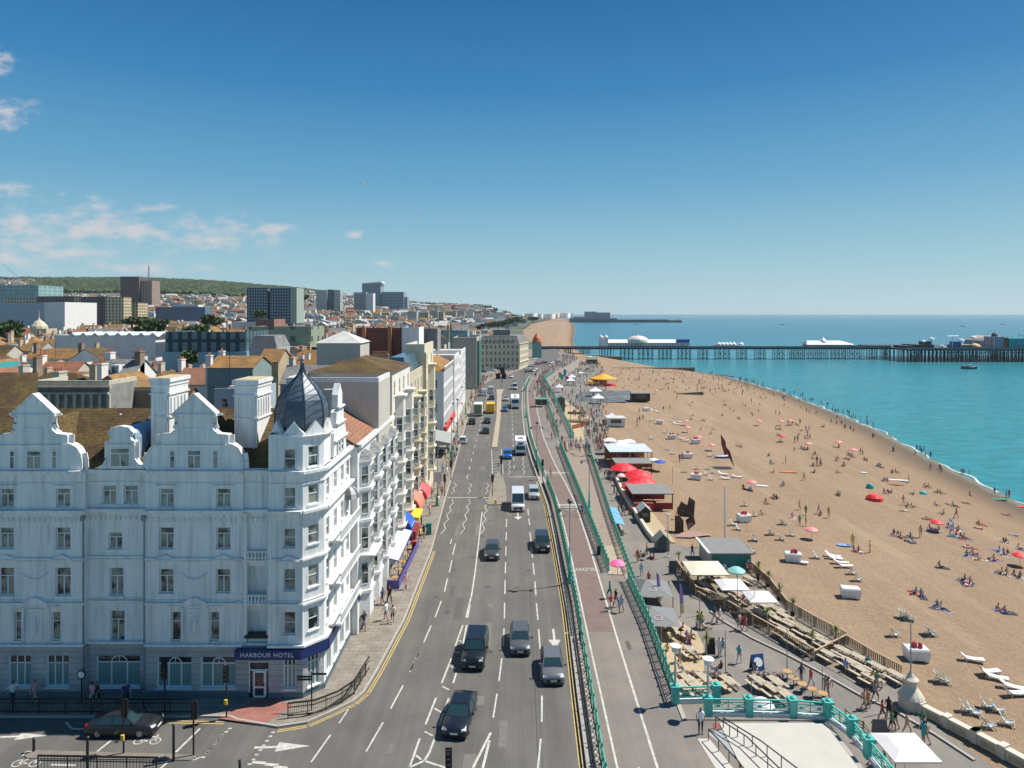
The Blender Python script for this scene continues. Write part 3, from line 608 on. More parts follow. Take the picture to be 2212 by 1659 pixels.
px('rd', [(345, 733), (296, 868), (370, 733), (344, 868), (398, 552), (365, 684), (392, 600), (376, 684), (272, 947), (208, 1108), (305, 1035), (282, 1110), (172, 1203), (103, 1377), (254, 1207), (190, 1385), (66, 1467), (0, 1655), (160, 1473), (128, 1560), (292, 902), (322, 915), (264, 997), (300, 1016), (212, 1130), (256, 1152), (160, 1272), (206, 1298), (98, 1422), (150, 1450), (40, 1575), (76, 1605), (320, 832), (336, 840)], .14)
px('rd', [(128, 1560), (95, 1612), (95, 1612), (0, 1655), (95, 1612), (240, 1659)], .16)
px('rd', [(526, 1430), (410, 1659), (518, 1480), (474, 1659)], .17)
px('rd', [(400, 550), (425, 385), (425, 385), (470, 0), (485, 748), (484, 780)], .14)
def arrow(k, tail, head, w=.2, hw=.55, hl=1.6):
 a = Vector(GP(*Q(k, *tail))[:2]); c = Vector(GP(*Q(k, *head))[:2]); d = (c-a).normalized(); s = Vector((-d.y, d.x)); q = c-d*hl
 mline(a, q, w); MARK.poly([(*(q+s*hw), .004), (*(q-s*hw), .004), (*c, .004)][::-1])
arrow('rd', (930, 757), (945, 885)); arrow('rd', (700, 0), (704, 50), .2, .6, 1.4)
arrow('z4', (356, 1512), (760, 1500), .22, .5, 2.2)
arrow('z3', (0, 1436), (345, 1425), .2, .4, 2.)
def zig(x, y0, y1, n, w=.45):
 for i in range(n):
  ya = y0+(y1-y0)*i/n; yb = y0+(y1-y0)*(i+1)/n; s = w/2 if i % 2 else -w/2
  mline((x+s, ya), (x-s, yb), .1)
for x in (-9.2, -6.6, -3.9): zig(x, 90, 107, 8)
for x in (-.5, 2.2, 4.5): zig(x, 123, 140, 8)
for x in (-9.6, -7.0, -4.1): zig(x, 110, 117, 4)
mline((-10.2, 107.8), (-3.2, 107.8), .25); mline((-.6, 121.5), (4.6, 121.5), .25)
for x0, y0, y1 in ((-7.4, 120, 300), (1.0, 128, 300), (-7.4, 86, 88)): tline([(20, x0), (200, x0-1.), (260, x0-1.5), (300, x0+2.)], y0, y1, .12, .004, 0, 0, (3, 4))
mline((-4.4, 146), (-3.3, 118), .12); mline((-2.3, 146), (-1.6, 124), .12)
for i in range(10): mline((-4.1, 120+i*2.5), (-2.2, 121.2+i*2.5), .14)
px('z3', [(190, 1540), (1180, 1563), (200, 1568), (1400, 1600), (190, 1540), (160, 1572), (1400, 1600), (1445, 1580)], .1)
px('z3', [(800, 1460), (700, 1540), (1440, 1375), (1265, 1545), (1210, 1615), (1160, 1659), (475, 1330), (510, 1370), (510, 1375), (640, 1380), (365, 1635), (545, 1640)], .16)
for X, Y in [(1655, 1375), (1630, 1398), (1600, 1424), (1575, 1455), (1548, 1485), (1520, 1517), (1492, 1548), (1463, 1582)]: p = GP(*Q('z3', X, Y)); mline((p[0]-.12, p[1]), (p[0]+.12, p[1]), .15)
for X, Y in [(492, 1402), (472, 1431), (448, 1463), (424, 1496), (400, 1530), (373, 1563), (350, 1598), (322, 1632), (125, 1422), (98, 1456), (72, 1488), (44, 1518), (18, 1550)]: p = GP(*Q('z4', X, Y)); mline((p[0]-.12, p[1]), (p[0]+.12, p[1]), .15)
for X, Y in [(390, 1620), (480, 1635), (545, 1655)]: p = GP(*Q('z4', X, Y)); mline((p[0]-.45, p[1]+.05), (p[0]+.45, p[1]-.05), .25)
def ring(cx, cy, r, w=.08, n=12, sy=1.):
 for i in range(n):
  a, c = 2*math.pi*i/n, 2*math.pi*(i+1)/n; mline((cx+r*math.cos(a), cy+r*sy*math.sin(a)), (cx+r*math.cos(c), cy+r*sy*math.sin(c)), w)
for X, Y in ((190, 1625), (1060, 1465)):
 p = GP(*Q('z3', X, Y)); s = .8
 ring(p[0]-.55, p[1], .33); ring(p[0]+.55, p[1], .33); mline((p[0]-.55, p[1]), (p[0]-.1, p[1]+.5)); mline((p[0]-.1, p[1]+.5), (p[0]+.45, p[1]+.45)); mline((p[0]+.55, p[1]), (p[0]+.4, p[1]+.7)); mline((p[0]-.55, p[1]), (p[0]+.05, p[1]))
for y in (101.5, 103.2, 124.): mline((6.6, y), (10.6, y), .5, .128)
def text_mark():
 c = bpy.data.curves.new('slow', 'FONT'); c.body = 'SLOW'; c.size = 1.0; c.extrude = 0
 o = bpy.data.objects.new('slow_marking', c); COL.objects.link(o); dg = bpy.context.evaluated_depsgraph_get()
 me = bpy.data.meshes.new_from_object(o.evaluated_get(dg)); bpy.data.objects.remove(o)
 me.materials.append(PAINT); o = bpy.data.objects.new('slow_marking', me); COL.objects.link(o)
 o.location = (9.4, 77.6, .129); o.rotation_euler = (0, 0, rad(180)); o.scale = (.82, 1.3, 1); structure(o)
text_mark()
PT = MB(); rp = random.Random(9)
for _ in range(46):
 y = 42+rp.random()**1.5*150; x = rp.uniform(-9.4, 4.2) if rp.random() < .7 else rp.uniform(9.8, 10.6); l_ = rp.uniform(.6, 5); w_ = rp.uniform(.3, .9)
 if x+w_ < 10.4: PT.poly([(x, y, .0025 if x < 5 else .1225), (x+w_, y, .0025 if x < 5 else .1225), (x+w_, y+l_, .0025 if x < 5 else .1225), (x, y+l_, .0025 if x < 5 else .1225)], rp.choice((0, 0, 1)))
for _ in range(16): x, y = rp.uniform(-9, 4), rp.uniform(42, 130); PT.poly([(x+.32*math.cos(i*.785), y+.32*math.sin(i*.785), .003) for i in range(8)], 2)
PT.poly([(1.45, 20, .0021), (1.55, 20, .0021), (2.0, 74, .0021), (1.9, 74, .0021)], 2).poly([(1.75, 20, .0021), (1.8, 20, .0021), (2.2, 74, .0021), (2.15, 74, .0021)], 2)
structure(PT.build('road_patches', [mat('patch_dark', (.085, .08, .073), .85, var=.2, scale=2.), mat('patch_pale', (.145, .137, .12), .85, var=.2, scale=2.), mat('iron_cover', (.07, .065, .06), .6)], world=False))
structure(MARK.build('road_markings', [PAINT, YELLOW], world=False))
b = MB()
for (y, x), (y2, x2) in zip(UPE[:17], UPE[1:17]): b.prism([(x-.3, y), (x, y), (x2, y2+.01), (x2-.3, y2+.01)], -4.6, .2)
RW = mat('retaining_wall', (.36, .33, .28), .8, var=.12, scale=.8, streak=.2)
tag(b.build('retaining_wall', RW), 'pale rendered retaining wall below the green railings between upper and lower promenade', 'wall')
RAMP = [(76, -4.4), (84, -3.9), (150, .0), (156, .121)]
b = MB()
def rz(Y): return interp(RAMP, Y)
RO = [(76, 14.9), (88, 15.), (105, 15.3), (150, 16.6), (156, 16.8)]
yr = [76, 84, 95, 105, 118, 130, 142, 150, 156]
for y, y2 in zip(yr, yr[1:]):
 b.poly([(interp(UPE, min(y, 154.8)), y, rz(y)), (interp(RO, y), y, rz(y)), (interp(RO, y2), y2, rz(y2)), (interp(UPE, min(y2, 154.8)), y2, rz(y2))], 1 if y2 < 96 else 0)
 b.poly([(interp(RO, y), y, rz(y)), (interp(RO, y), y, -4.6), (interp(RO, y2), y2, -4.6), (interp(RO, y2), y2, rz(y2))], 2)
structure(b.build('ramp', [mat('ramp_brown', (.25, .2, .16), .85, var=.1), DECKM, RW], world=False))
structure(MB().box(14.6, 22.1, 20, 48.1, .12, .19).build('bastion_paving', CONC))
GLS = glass_mat('window_glass', (.015, .022, .025), (.25, .26, .225))
GLD = glass_mat('dark_glass', (.01, .014, .018), (.035, .05, .055))
FROST = mat('frosted_glass', (.17, .27, .26), .3, var=.1)
FRAME = mat('window_frame', (.72, .73, .72), .5, var=.05)
WCACHE = {}
def win_mesh(w, h, style='sash', arch=False):
 """window unit in local coordinates: x across, y outward negative, origin bottom centre; frame bars stand proud of the pane"""
 k = (round(w, 2), round(h, 2), style)
 if k in WCACHE: return WCACHE[k]
 t = .07; f = MB(); g = MB()
 f.box(-w/2, w/2, -.04, .03, 0, t); f.box(-w/2, w/2, -.04, .03, h-t, h); f.box(-w/2, -w/2+t, -.04, .03, t, h-t); f.box(w/2-t, w/2, -.04, .03, t, h-t)
 if style == 'casement':      # top light over two casements
  f.box(-w/2+t, w/2-t, -.035, .03, h*.68, h*.68+.06); f.box(-.035, .035, -.035, .03, t, h*.68)
 elif style == 'sash': f.box(-w/2+t, w/2-t, -.035, .03, h*.5, h*.5+.06)
 elif style == 'slim': f.box(-w/2+t, w/2-t, -.035, .03, h*.66, h*.66+.05)
 elif style == 'shop3':
  f.box(-w/2+t, w/2-t, -.035, .03, h*.72, h*.72+.08)
  for i in (-1, 1): f.box(i*w/6-.04, i*w/6+.04, -.035, .03, t, h-t)
 elif style == 'shoparch':
  f.box(-w/2+t, w/2-t, -.035, .03, h*.74, h*.74+.09)
  for i in (-1, 1): f.box(i*w*.18-.05, i*w*.18+.05, -.035, .03, t, h*.74)
  r = w*.18; z = h*.74; n = 10
  for i in range(n):
   a, c = math.pi*i/n, math.pi*(i+1)/n; rr = min(r, h-t-z)
   f.bar((r*math.cos(a), -.02, z+rr*math.sin(a)), (r*math.cos(c), -.02, z+rr*math.sin(c)), .07, .07)
  f.box(-.02, .02, -.03, .03, z, h-t)
 elif style == 'grid': 
  f.box(-w/2+t, w/2-t, -.035, .03, h*.5, h*.5+.05); f.box(-.02, .02, -.03, .03, t, h-t)
 if style[:4] == 'shop':
  z = h*.72
  g.poly([(-w/2, .0, 0), (w/2, .0, 0), (w/2, .0, z), (-w/2, .0, z)], 0); g.poly([(-w/2, .0, z), (w/2, .0, z), (w/2, .0, h), (-w/2, .0, h)], 1)
  gm = [FROST, GLD]
 else:
  g.poly([(-w/2, .0, 0), (w/2, .0, 0), (w/2, .0, h), (-w/2, .0, h)]); gm = [GLS]
 r = (f.mesh('window', [FRAME]), g.mesh('pane', gm)); WCACHE[k] = r
 return r
def place_win(parent, x, y, z, a, w, h, style='sash', pane=True, off=None):
 """a = direction of the wall (u = cos a, sin a); outward is to the right of u"""
 fm, gm = win_mesh(w, h, style); o = bpy.data.objects.new('window', fm); COL.objects.link(o); o.parent = parent
 po = parent.get('_o', (0, 0, 0)); o.location = (x-po[0], y-po[1], z-po[2]); o.rotation_euler = (0, 0, a)
 p = bpy.data.objects.new('pane', gm); COL.objects.link(p); p.parent = o
 return o
def facade(b, x, y, a, W, z0, z1, wins=(), rec=.18, m=0, parent=None, sill=True, rm=None, style='sash'):
 """wall rectangle with real window openings. wins = (distance along, z, width, height[, style]); placed units sit in the recess"""
 c, s = math.cos(a), math.sin(a); nx, ny = s, -c; rm = m if rm is None else rm
 P = lambda d, z, o=0.: (x+c*d+nx*o, y+s*d+ny*o, z)
 ds = sorted({0., W, *[round(q[0]-q[2]/2, 4) for q in wins], *[round(q[0]+q[2]/2, 4) for q in wins]})
 zs = sorted({z0, z1, *[round(q[1], 4) for q in wins], *[round(q[1]+q[3], 4) for q in wins]})
 H_ = [(round(q[0]-q[2]/2, 4), round(q[0]+q[2]/2, 4), round(q[1], 4), round(q[1]+q[3], 4)) for q in wins]
 for zl, zh in zip(zs, zs[1:]):
  row = [h for h in H_ if h[2] <= zl+1e-5 and h[3] >= zh-1e-5]; start = None
  for dl, dh in zip(ds, ds[1:]):
   hole = any(h[0] <= dl+1e-5 and h[1] >= dh-1e-5 for h in row)
   if hole:
    if start is not None: b.poly([P(start, zl), P(dl, zl), P(dl, zh), P(start, zh)], m); start = None
   elif start is None: start = dl
  if start is not None: b.poly([P(start, zl), P(W, zl), P(W, zh), P(start, zh)], m)
 for q, (dl, dh, zl, zh) in zip(wins, H_):
  r = -rec
  b.poly([P(dl, zl), P(dl, zl, r), P(dl, zh, r), P(dl, zh)], rm); b.poly([P(dh, zl, r), P(dh, zl), P(dh, zh), P(dh, zh, r)], rm)
  b.poly([P(dl, zh, r), P(dh, zh, r), P(dh, zh), P(dl, zh)], rm); b.poly([P(dl, zl), P(dh, zl), P(dh, zl, r), P(dl, zl, r)], rm)
  st = q[4] if len(q) > 4 else style
  if st != 'none' and parent is not None:
   pp = P(q[0], q[1], r+.03); place_win(parent, *pp, a, q[2], q[3], st)
  elif st == 'none': b.poly([P(dl, zl, r), P(dh, zl, r), P(dh, zh, r), P(dl, zh, r)], rm)
  if sill:
   A, B_, C, D_ = P(dl-.08, zl-.09, .0), P(dh+.08, zl-.09, .0), P(dh+.08, zl-.09, .1), P(dl-.08, zl-.09, .1)
   b.prism([A[:2], D_[:2], C[:2], B_[:2]], zl-.1, zl-.002, rm)
def band(b, x, y, a, W, z, h, o, m=0, e=0.):
 """cornice strip standing o proud of a wall"""
 c, s = math.cos(a), math.sin(a); nx, ny = s, -c
 P = lambda d, q: (x+c*d+nx*q, y+s*d+ny*q)
 b.prism([P(-e, -.02), P(-e, o), P(W+e, o), P(W+e, -.02)], z, z+h, m)
def brickchim(parent, x, y, z, w, d, h, m, pots=4, pm=None):
 b = MB(); b.box(x-w/2, x+w/2, y-d/2, y+d/2, z, z+h); b.box(x-w/2-.08, x+w/2+.08, y-d/2-.08, y+d/2+.08, z+h, z+h+.18)
 for i in range(pots):
  t = (i+.5)/pots; 
  if w > d: b.lathe([(.13, z+h+.18), (.11, z+h+.65)], x-w/2+w*t, y, 6, 1)
  else: b.lathe([(.13, z+h+.18), (.11, z+h+.65)], x, y-d/2+d*t, 6, 1)
 return b.build('chimney', [m, pm or MATS['terracotta']], parent)
POT = mat('terracotta', (.36, .14, .08), .8)
MOSS = tile_mat('mossy_tiles', (.075, .047, .025), (.115, .08, .028), 5.5)
ORT = tile_mat('orange_tiles', (.28, .13, .08), (.22, .125, .08), 5.)
OCH = tile_mat('ochre_tiles', (.2, .12, .055), (.32, .165, .05), 4.)
SLATE = tile_mat('slate', (.16, .165, .17), (.22, .22, .2), 4.)
RED = tile_mat('red_tiles', (.3, .12, .07), (.2, .1, .06), 4.)
STUC = mat('hotel_stucco', (.72, .72, .7), .7, var=.08, scale=.6, streak=.34)
STUC2 = brick_mat('hotel_base', (.37, .37, .37), (.41, .41, .41), (.24, .24, .24), bw=30, bh=.42, ms=.03, offs=0)
PLIN = mat('plinth_blue', (.1, .15, .19), .6, var=.15, streak=.2)
NAVY = mat('navy_sign', (.012, .03, .13), .4, var=.05)
LEAD = mat('lead_sheet', (.045, .07, .1), .45, .1, var=.3, scale=1.2, col2=(.1, .125, .15))
S = 51.5/F
def hz(py): return H-(py-HY)*S
def hx(px): return (px-CX)*S
def hotel():
 t = thing('hotel', 'white ornate corner hotel with Dutch gables and a lead onion dome on its turret', 'hotel', (-24, 56, .13))
 walls = MB(); Y0 = 51.5
 zb, zt = .05, hz(1013)
 g1, g2 = hz(1392), hz(1494)
 xL, xp, xq, xr, xs = -46., hx(184), hx(315), hx(525), hx(582)
 YR = 51.95
 secs = [(xL, xp, Y0), (xp, xq, YR), (xq, xr, Y0), (xr, xs, Y0+.25)]
 W = {0: [], 1: [], 2: [], 3: []}
 def aw(s, cx, y1, y2, w, st='casement'):
  x0 = secs[s][0]; k = secs[s][2]/51.5
  W[s].append((hx(cx)*k-x0, H-(y2-HY)*secs[s][2]/F, w*S*k, (y2-y1)*S*k, st))
 for cx in (14, 136, -108): aw(0, cx, 1055, 1096, 31); aw(0, cx, 1139, 1186, 32); aw(0, cx, 1226, 1287, 33)
 for cx in (40.5, 120.6, -93): aw(0, cx, 1322, 1384, 20, 'slim')
 for cx in (42, 124): aw(0, cx, 1416, 1484, 49, 'shop3')
 for cx in (-60,): aw(0, cx, 1416, 1484, 49, 'shop3')
 for cx in (235.6, 282.3): aw(1, cx, 1048, 1089, 30)
 aw(1, 249, 1150, 1186, 30); aw(1, 251, 1226, 1287, 30); aw(1, 253.5, 1319, 1385, 31); aw(1, 255, 1416, 1484, 95, 'shoparch')
 for cx in (359, 482): aw(2, cx, 1055, 1096, 31); aw(2, cx, 1139, 1186, 31); aw(2, cx, 1229, 1281, 31)
 for cx in (380, 463): aw(2, cx, 1322, 1385, 21, 'slim')
 aw(2, 376, 1419, 1486, 75, 'shoparch'); aw(2, 471, 1419, 1486, 75, 'shoparch')
 for y1, y2 in ((1223, 1285), (1319, 1378)): aw(3, 554, y1, y2, 52, 'none')
 for i, (a, c, y) in enumerate(secs):
  up = [q for q in W[i] if q[1] > g1]; dn = [q for q in W[i] if q[1] <= g1]
  if i < 3: facade(walls, a, y, 0, c-a, g1, zt, up, parent=t, rec=.22)
  if i < 3:
   facade(walls, a, y, 0, c-a, g2, g1, dn, parent=t, rec=.25, m=1, rm=2)
   facade(walls, a, y-.04, 0, c-a, zb, g2, [], m=3)
 a, c, y = secs[3]
 facade(walls, a, y, 0, c-a, g1, zt, [(q[0], q[1], q[2], q[3], 'none') for q in W[3]], rec=.4, sill=False)
 facade(walls, a, Y0, 0, c-a, g2, g1, [(hx(562)-a, .13, 1.66, 2.7, 'door')], parent=None, rec=.3, m=1, rm=2)
 facade(walls, a, Y0-.04, 0, c-a, zb, g2, [(hx(562)-a, .13, 1.66, .37-.02, 'none')], rec=.3, m=3, sill=False)
 for x, ya, yb in ((xp, Y0, YR), (xq, YR, Y0), (xr, Y0, Y0+.25)):
  walls.poly([(x, ya, g1), (x, yb, g1), (x, yb, zt), (x, ya, zt)][:: 1 if ya < yb else -1])
 for x, ya, yb in ((xp, Y0, YR), (xq, YR, Y0)): walls.poly([(x, ya, zb), (x, yb, zb), (x, yb, g1), (x, ya, g1)], 1)
 tx0, tx1 = xs, -15.72; Yt = 51.3
 P = [(tx0, Yt), (tx1, Yt), (-14.5, 52.66), (-14.5, 55.6)]
 zT = hz(938)
 def tw(y1, y2, cx=627, w=26, st='sash'): return ((hx(cx)-tx0)*.996, hz(y2)+.09, w*S, (y2-y1)*S, st)
 rows = [(971, 1016), (1054, 1097), (1142, 1184), (1229, 1277), (1322, 1371)]
 facade(walls, tx0, Yt, 0, tx1-tx0, g1, zT, [tw(*r) for r in rows], parent=t, rec=.2)
 facade(walls, tx0, Yt, 0, tx1-tx0, g2, g1, [tw(1422, 1487, 627, 26, 'shop3')], parent=t, rec=.2, m=1, rm=2)
 facade(walls, tx0, Yt-.04, 0, tx1-tx0, zb, g2, [], m=3)
 walls.poly([(tx0, Yt, zb), (tx0, Yt+1, zb), (tx0, Yt+1, zT), (tx0, Yt, zT)][::-1])
 ad = math.atan2(52.66-Yt, -14.5-tx1); Wd = math.hypot(52.66-Yt, -14.5-tx1)
 facade(walls, tx1, Yt, ad, Wd, g1, zT, [(Wd/2, hz(r[1])+.2, .92, (r[1]-r[0])*S) for r in rows], parent=t, rec=.14)
 facade(walls, tx1, Yt, ad, Wd, g2, g1, [(Wd/2, .75, 1.0, 2.5, 'shop3')], parent=t, rec=.14, m=1, rm=2)
 facade(walls, tx1, Yt, ad, Wd, zb, g2, [], m=3)
 hp = math.pi/2; YE = 61.2
 flo = [(9.2, 14.1), (14.5, 17.1)]
 sw = []
 for z0_, h_ in ((4.9, 1.7), (8.0, 1.8), (11.5, 1.5), (14.7, 1.45)):
  for d in (1.1, 3.4, 5.7, 7.6): sw.append((d, z0_, .85, h_))
 facade(walls, -14.5, 52.66, hp, YE-52.66, g1, zt, sw, parent=t, rec=.16)
 facade(walls, -14.5, 52.66, hp, YE-52.66, g2, g1, [(d, .8, 1.3, 2.6, 'shop3') for d in (1.3, 3.4, 5.5, 7.4)], parent=t, rec=.16, m=0)
 facade(walls, -14.45, 52.66, hp, YE-52.66, zb, g2, [], m=3)
 walls.poly([(-14.5, YE, zb), (-14.5, YE, zt), (-14.9, YE, zt), (-14.9, YE, zb)])
 BP_ = [(-14.5, 52.66), (-14.5, 54.6), (-15.8, 55.9), (tx0+.2, 55.9), (tx0, 54.6), (tx0, Yt)]
 for p, q in zip(BP_, BP_[1:]): walls.poly([(*p, zt-.3), (*q, zt-.3), (*q, zT), (*p, zT)])
 for zc, hh, oo in ((hz(1022), .22, .34), (hz(1045), .07, .08), (hz(1106), .2, .42), (hz(1192+17), .16, .2), (hz(1213), .06, .1), (hz(1305), .16, .2), (hz(1262+35), .05, .08), (g1-.05, .16, .3), (hz(1388+6), .06, .12)):
  for (a, c, y) in secs: band(walls, a, y, 0, c-a-(.0 if oo < .4 else .0), zc, hh, oo)
  band(walls, tx0, Yt, 0, tx1-tx0, zc, hh+.004, oo); band(walls, tx1, Yt, ad, Wd, zc+.002, hh, oo, e=.12); band(walls, -14.5, 52.66, hp, YE-52.66, zc-.002, hh, oo)
 for i in range(60):
  x = -38.5+i*.39
  if x < xs-.2: walls.box(x, x+.16, (YR if xp < x < xq else Y0)-.1, (YR if xp < x < xq else Y0), hz(1140)+.45, hz(1140)+.75)
 def hood(cx, py, w, tri=True, y=Y0):
  x = hx(cx); z = hz(py); ww = w*S/2
  if tri: walls.slab([(x-ww, y, z), (x+ww, y, z), (x, y, z+ww*.45)], (0, -1, 0), .22)
  else:
   pts = [(x-ww+2*ww*i/8, y, z+ww*.5*math.sin(math.pi*i/8)) for i in range(9)]; walls.slab(pts, (0, -1, 0), .26)
  walls.box(x-ww, x+ww, y-.3, y, z-.08, z+.001)
 for cx in (16, 136, 359, 484): hood(cx, 1207, 48)
 for cx in (78, 422): hood(cx, 1304, 60, False)
 for cx in (38, 122, 378, 466): hood(cx, 1306, 24)
 hood(627, 1207, 46, True, Yt)
 for cx in (18, 136, 358, 483): walls.box(hx(cx)-.75, hx(cx)+.75, Y0-.12, Y0, hz(1050), hz(1050)+.1)
 for cx, w in ((78, 22), (422, 22)):       # statue panels with a figure in relief
  x = hx(cx); walls.box(x-.5, x+.5, Y0-.1, Y0, hz(1380), hz(1314)); walls.box(x-.32, x+.32, Y0-.14, Y0-.1, hz(1372), hz(1322))
  walls.lathe([(.12, hz(1370)), (.16, hz(1362)), (.2, hz(1350)), (.22, hz(1342)), (.1, hz(1336)), (.11, hz(1332)), (.06, hz(1328))], x, Y0-.2, 8)
  for s in (-1, 1): walls.box(x+s*.95-.1, x+s*.95+.1, Y0-.1, Y0, hz(1385), hz(1312))
 for cx in (76, 420):                     # garlands
  x = hx(cx)
  for i in range(11):
   u_ = -1+i/5; walls.lathe([(.02, 0), (.11, .06), (.02, .13)], 0, 0, 6); k = len(walls.v)
   for j in range(k-18, k): v_ = walls.v[j]; walls.v[j] = (v_[0]+x+u_*.95, v_[1]+Y0-.03, v_[2]+hz(1252)+.45*u_*u_)
 for x in (hx(530), xs-.06, tx0+.12, tx1-.1, hx(515)): walls.box(x-.12, x+.12, (Yt if x > xs else Y0)-.08, Yt+.3 if x > xs else Y0+.3, g1+.2, hz(1108))
 for i in (1, 2):                      # arches over the loggias: corner fillets
  z = hz((1110, 1223, 1319)[i]); x0, x1 = hx(526), hx(586)
  for s, xx in ((1, x0), (-1, x1)): walls.slab([(xx, Y0+.3, z), (xx+s*.5, Y0+.3, z), (xx+s*.2, Y0+.3, z-.13), (xx, Y0+.3, z-.4)], (0, -1, 0), .08)
 t0 = walls.build('wall', [STUC, STUC2, FRAME, PLIN], t)
 for z0_, z1_ in ((1211, 1191), (1304, 1286)):
  bb = MB(); x0, x1 = hx(524), hx(601); y = Y0+.02
  bb.box(x0, x1, y-.12, y+.1, hz(z0_)-.04, hz(z0_)+.05); bb.box(x0, x1, y-.12, y+.1, hz(z1_)-.05, hz(z1_)+.05)
  for i in range(10): bb.lathe([(.05, hz(z0_)), (.1, hz(z0_)+.22), (.05, hz(z0_)+.45), (.07, hz(z1_))], x0+.16+i*(x1-x0-.32)/9, y-.01, 7)
  bb.build('balustrade', STUC, t)
 MB().box(hx(529), hx(583), Y0-.12, Y0+.5, hz(1378), hz(1378)+.25).build('planter', DARK, t)
 d = MB(); dx = hx(562); d.box(dx-.42, dx+.42, Y0-.16, Y0-.08, .16, 2.15); d.box(dx-.33, dx+.33, Y0-.18, Y0-.16, .3, .85, 1); d.box(dx-.33, dx+.33, Y0-.18, Y0-.16, 1.0, 2.0, 1)
 dd = d.build('door', [FRAME, GLD], t); MB().box(dx+.3, dx+.36, Y0-.24, Y0-.16, 1.0, 1.2).build('handle', DARK, dd)
 d = MB(); d.box(dx-.83, dx-.75, Y0-.08, Y0+.02, .5, 2.83); d.box(dx+.75, dx+.83, Y0-.08, Y0+.02, .5, 2.83); d.box(dx-.75, dx+.75, Y0-.08, Y0+.02, 2.75, 2.83); d.box(dx-.75, dx+.75, Y0-.09, Y0, 2.15, 2.23)
 d.box(dx-.75, dx-.42, Y0-.01, Y0+.0, .5, 2.75, 1); d.box(dx+.42, dx+.75, Y0-.01, Y0, .5, 2.75, 1); d.box(dx-.42, dx+.42, Y0-.01, Y0, 2.2, 2.75, 1); d.box(dx-.5, dx-.42, Y0-.12, Y0+.02, .2, 2.2); d.box(dx+.42, dx+.5, Y0-.12, Y0+.02, .2, 2.2)
 d.build('door_frame', [FRAME, GLD], t)
 sg = MB(); z0_, z1_ = hz(1417), hz(1397)
 sg.box(hx(513), tx1-.02, Yt-.4, Yt-.02, z0_, z1_)
 sg.prism([(tx1-.02, Yt-.4), (-14.12, 52.5), (-14.5, 52.66), (tx1-.02, Yt-.02)], z0_, z1_)
 sg.box(-14.48, -14.1, 52.7, YE-.1, z0_-.02, z1_)
 so_ = sg.build('sign_board', NAVY, t)
 def text(body, loc, rot, size, m, parent, name='lettering', ext=.01, sx=1.):
  c = bpy.data.curves.new(name, 'FONT'); c.body = body; c.size = size; c.extrude = ext; c.align_x = 'CENTER'; c.align_y = 'CENTER'; c.space_character = 1.12
  o = bpy.data.objects.new(name, c); COL.objects.link(o); me = bpy.data.meshes.new_from_object(o.evaluated_get(bpy.context.evaluated_depsgraph_get())); bpy.data.objects.remove(o)
  me.materials.clear(); me.materials.append(m); o = bpy.data.objects.new(name, me); COL.objects.link(o)
  po = parent.get('_o', (0, 0, 0)) if parent else (0, 0, 0)
  if parent: o.parent = parent
  o.location = tuple(a-b_ for a, b_ in zip(loc, po)); o.rotation_euler = rot; o.scale = (sx, 1, 1); return o
 globals()['text'] = text
 text('HARBOUR HOTEL', (hx(583), Yt-.42, (z0_+z1_)/2), (rad(90), 0, 0), .44, FRAME, so_, sx=1.03)
 text('HARBOUR HOTEL', (-14.08, 57.2, (z0_+z1_)/2), (rad(90), 0, rad(90)), .4, FRAME, so_)
 text('RAPPORT', (hx(600), Y0-.01, hz(1471)), (rad(90), 0, 0), .16, mat('purple_ink', (.12, .02, .15), .5), t, ext=.004)
 def gable(cx, Y, k=1., prof=None, wins=(), name='gable', zbase=None, depth=.5):
  prof = prof or [(0, 851), (47, 894), (47, 898), (36, 901), (36, 916), (41, 929), (52, 938), (74, 940), (74, 958), (83, 960), (95, 968), (102, 981), (105, 997), (105, 1013)]
  R_ = [(cx+p*S*k, hz(q)) for p, q in prof]; Lf = [(cx-p*S*k, hz(q)) for p, q in prof[1:]]
  outline = R_[::-1]+Lf if False else Lf[::-1]+R_
  gb = MB(); zs_ = sorted({round(z, 3) for _, z in R_})
  def hw(z):
   best = 0
   for (x1, z1), (x2, z2) in zip(R_, R_[1:]):
    if min(z1, z2)-1e-6 <= z <= max(z1, z2)+1e-6:
     x = x1 if abs(z1-z2) < 1e-6 else x1+(x2-x1)*(z-z1)/(z2-z1); best = max(best, x-cx)
   return best
  gb.slab([(x, Y, z) for x, z in outline][::-1], (0, 1, 0), depth)
  for (x1, z1), (x2, z2) in zip(R_, R_[1:]):
   if abs(x1-x2)+abs(z1-z2) > .05:
    for s in (1, -1): gb.bar((cx+s*(x1-cx), Y+depth/2, z1), (cx+s*(x2-cx), Y+depth/2, z2), depth+.2, .1)
  for z in (hz(894), hz(960)): w_ = hw(z-.05); gb.box(cx-w_-.05, cx+w_+.05, Y-.14, Y, z-.1, z)
  z = hz(950); gb.box(cx-.75, cx+.75, Y-.06, Y, z-.12, z+.6+.3)
  go = gb.build(name, STUC, t)
  for wx, y1, y2, ww, st in wins: place_win(go, hx(wx), Y-.02, hz(y2), 0, ww*S, (y2-y1)*S, st); 
  return go
 gable(hx(72), Y0, wins=[(27, 973, 1013, 12, 'slim'), (74, 973, 1013, 34, 'casement'), (118, 973, 1012, 12, 'slim')])
 gable(hx(420), Y0, wins=[(373, 972, 1012, 13, 'slim'), (420, 972, 1012, 31, 'casement'), (466, 972, 1012, 13, 'slim')])
 dp = [(0, 922), (16, 925), (27, 936), (19, 944), (23, 952), (30, 956), (30, 992), (38, 1005), (50, 1012), (50, 1014)]
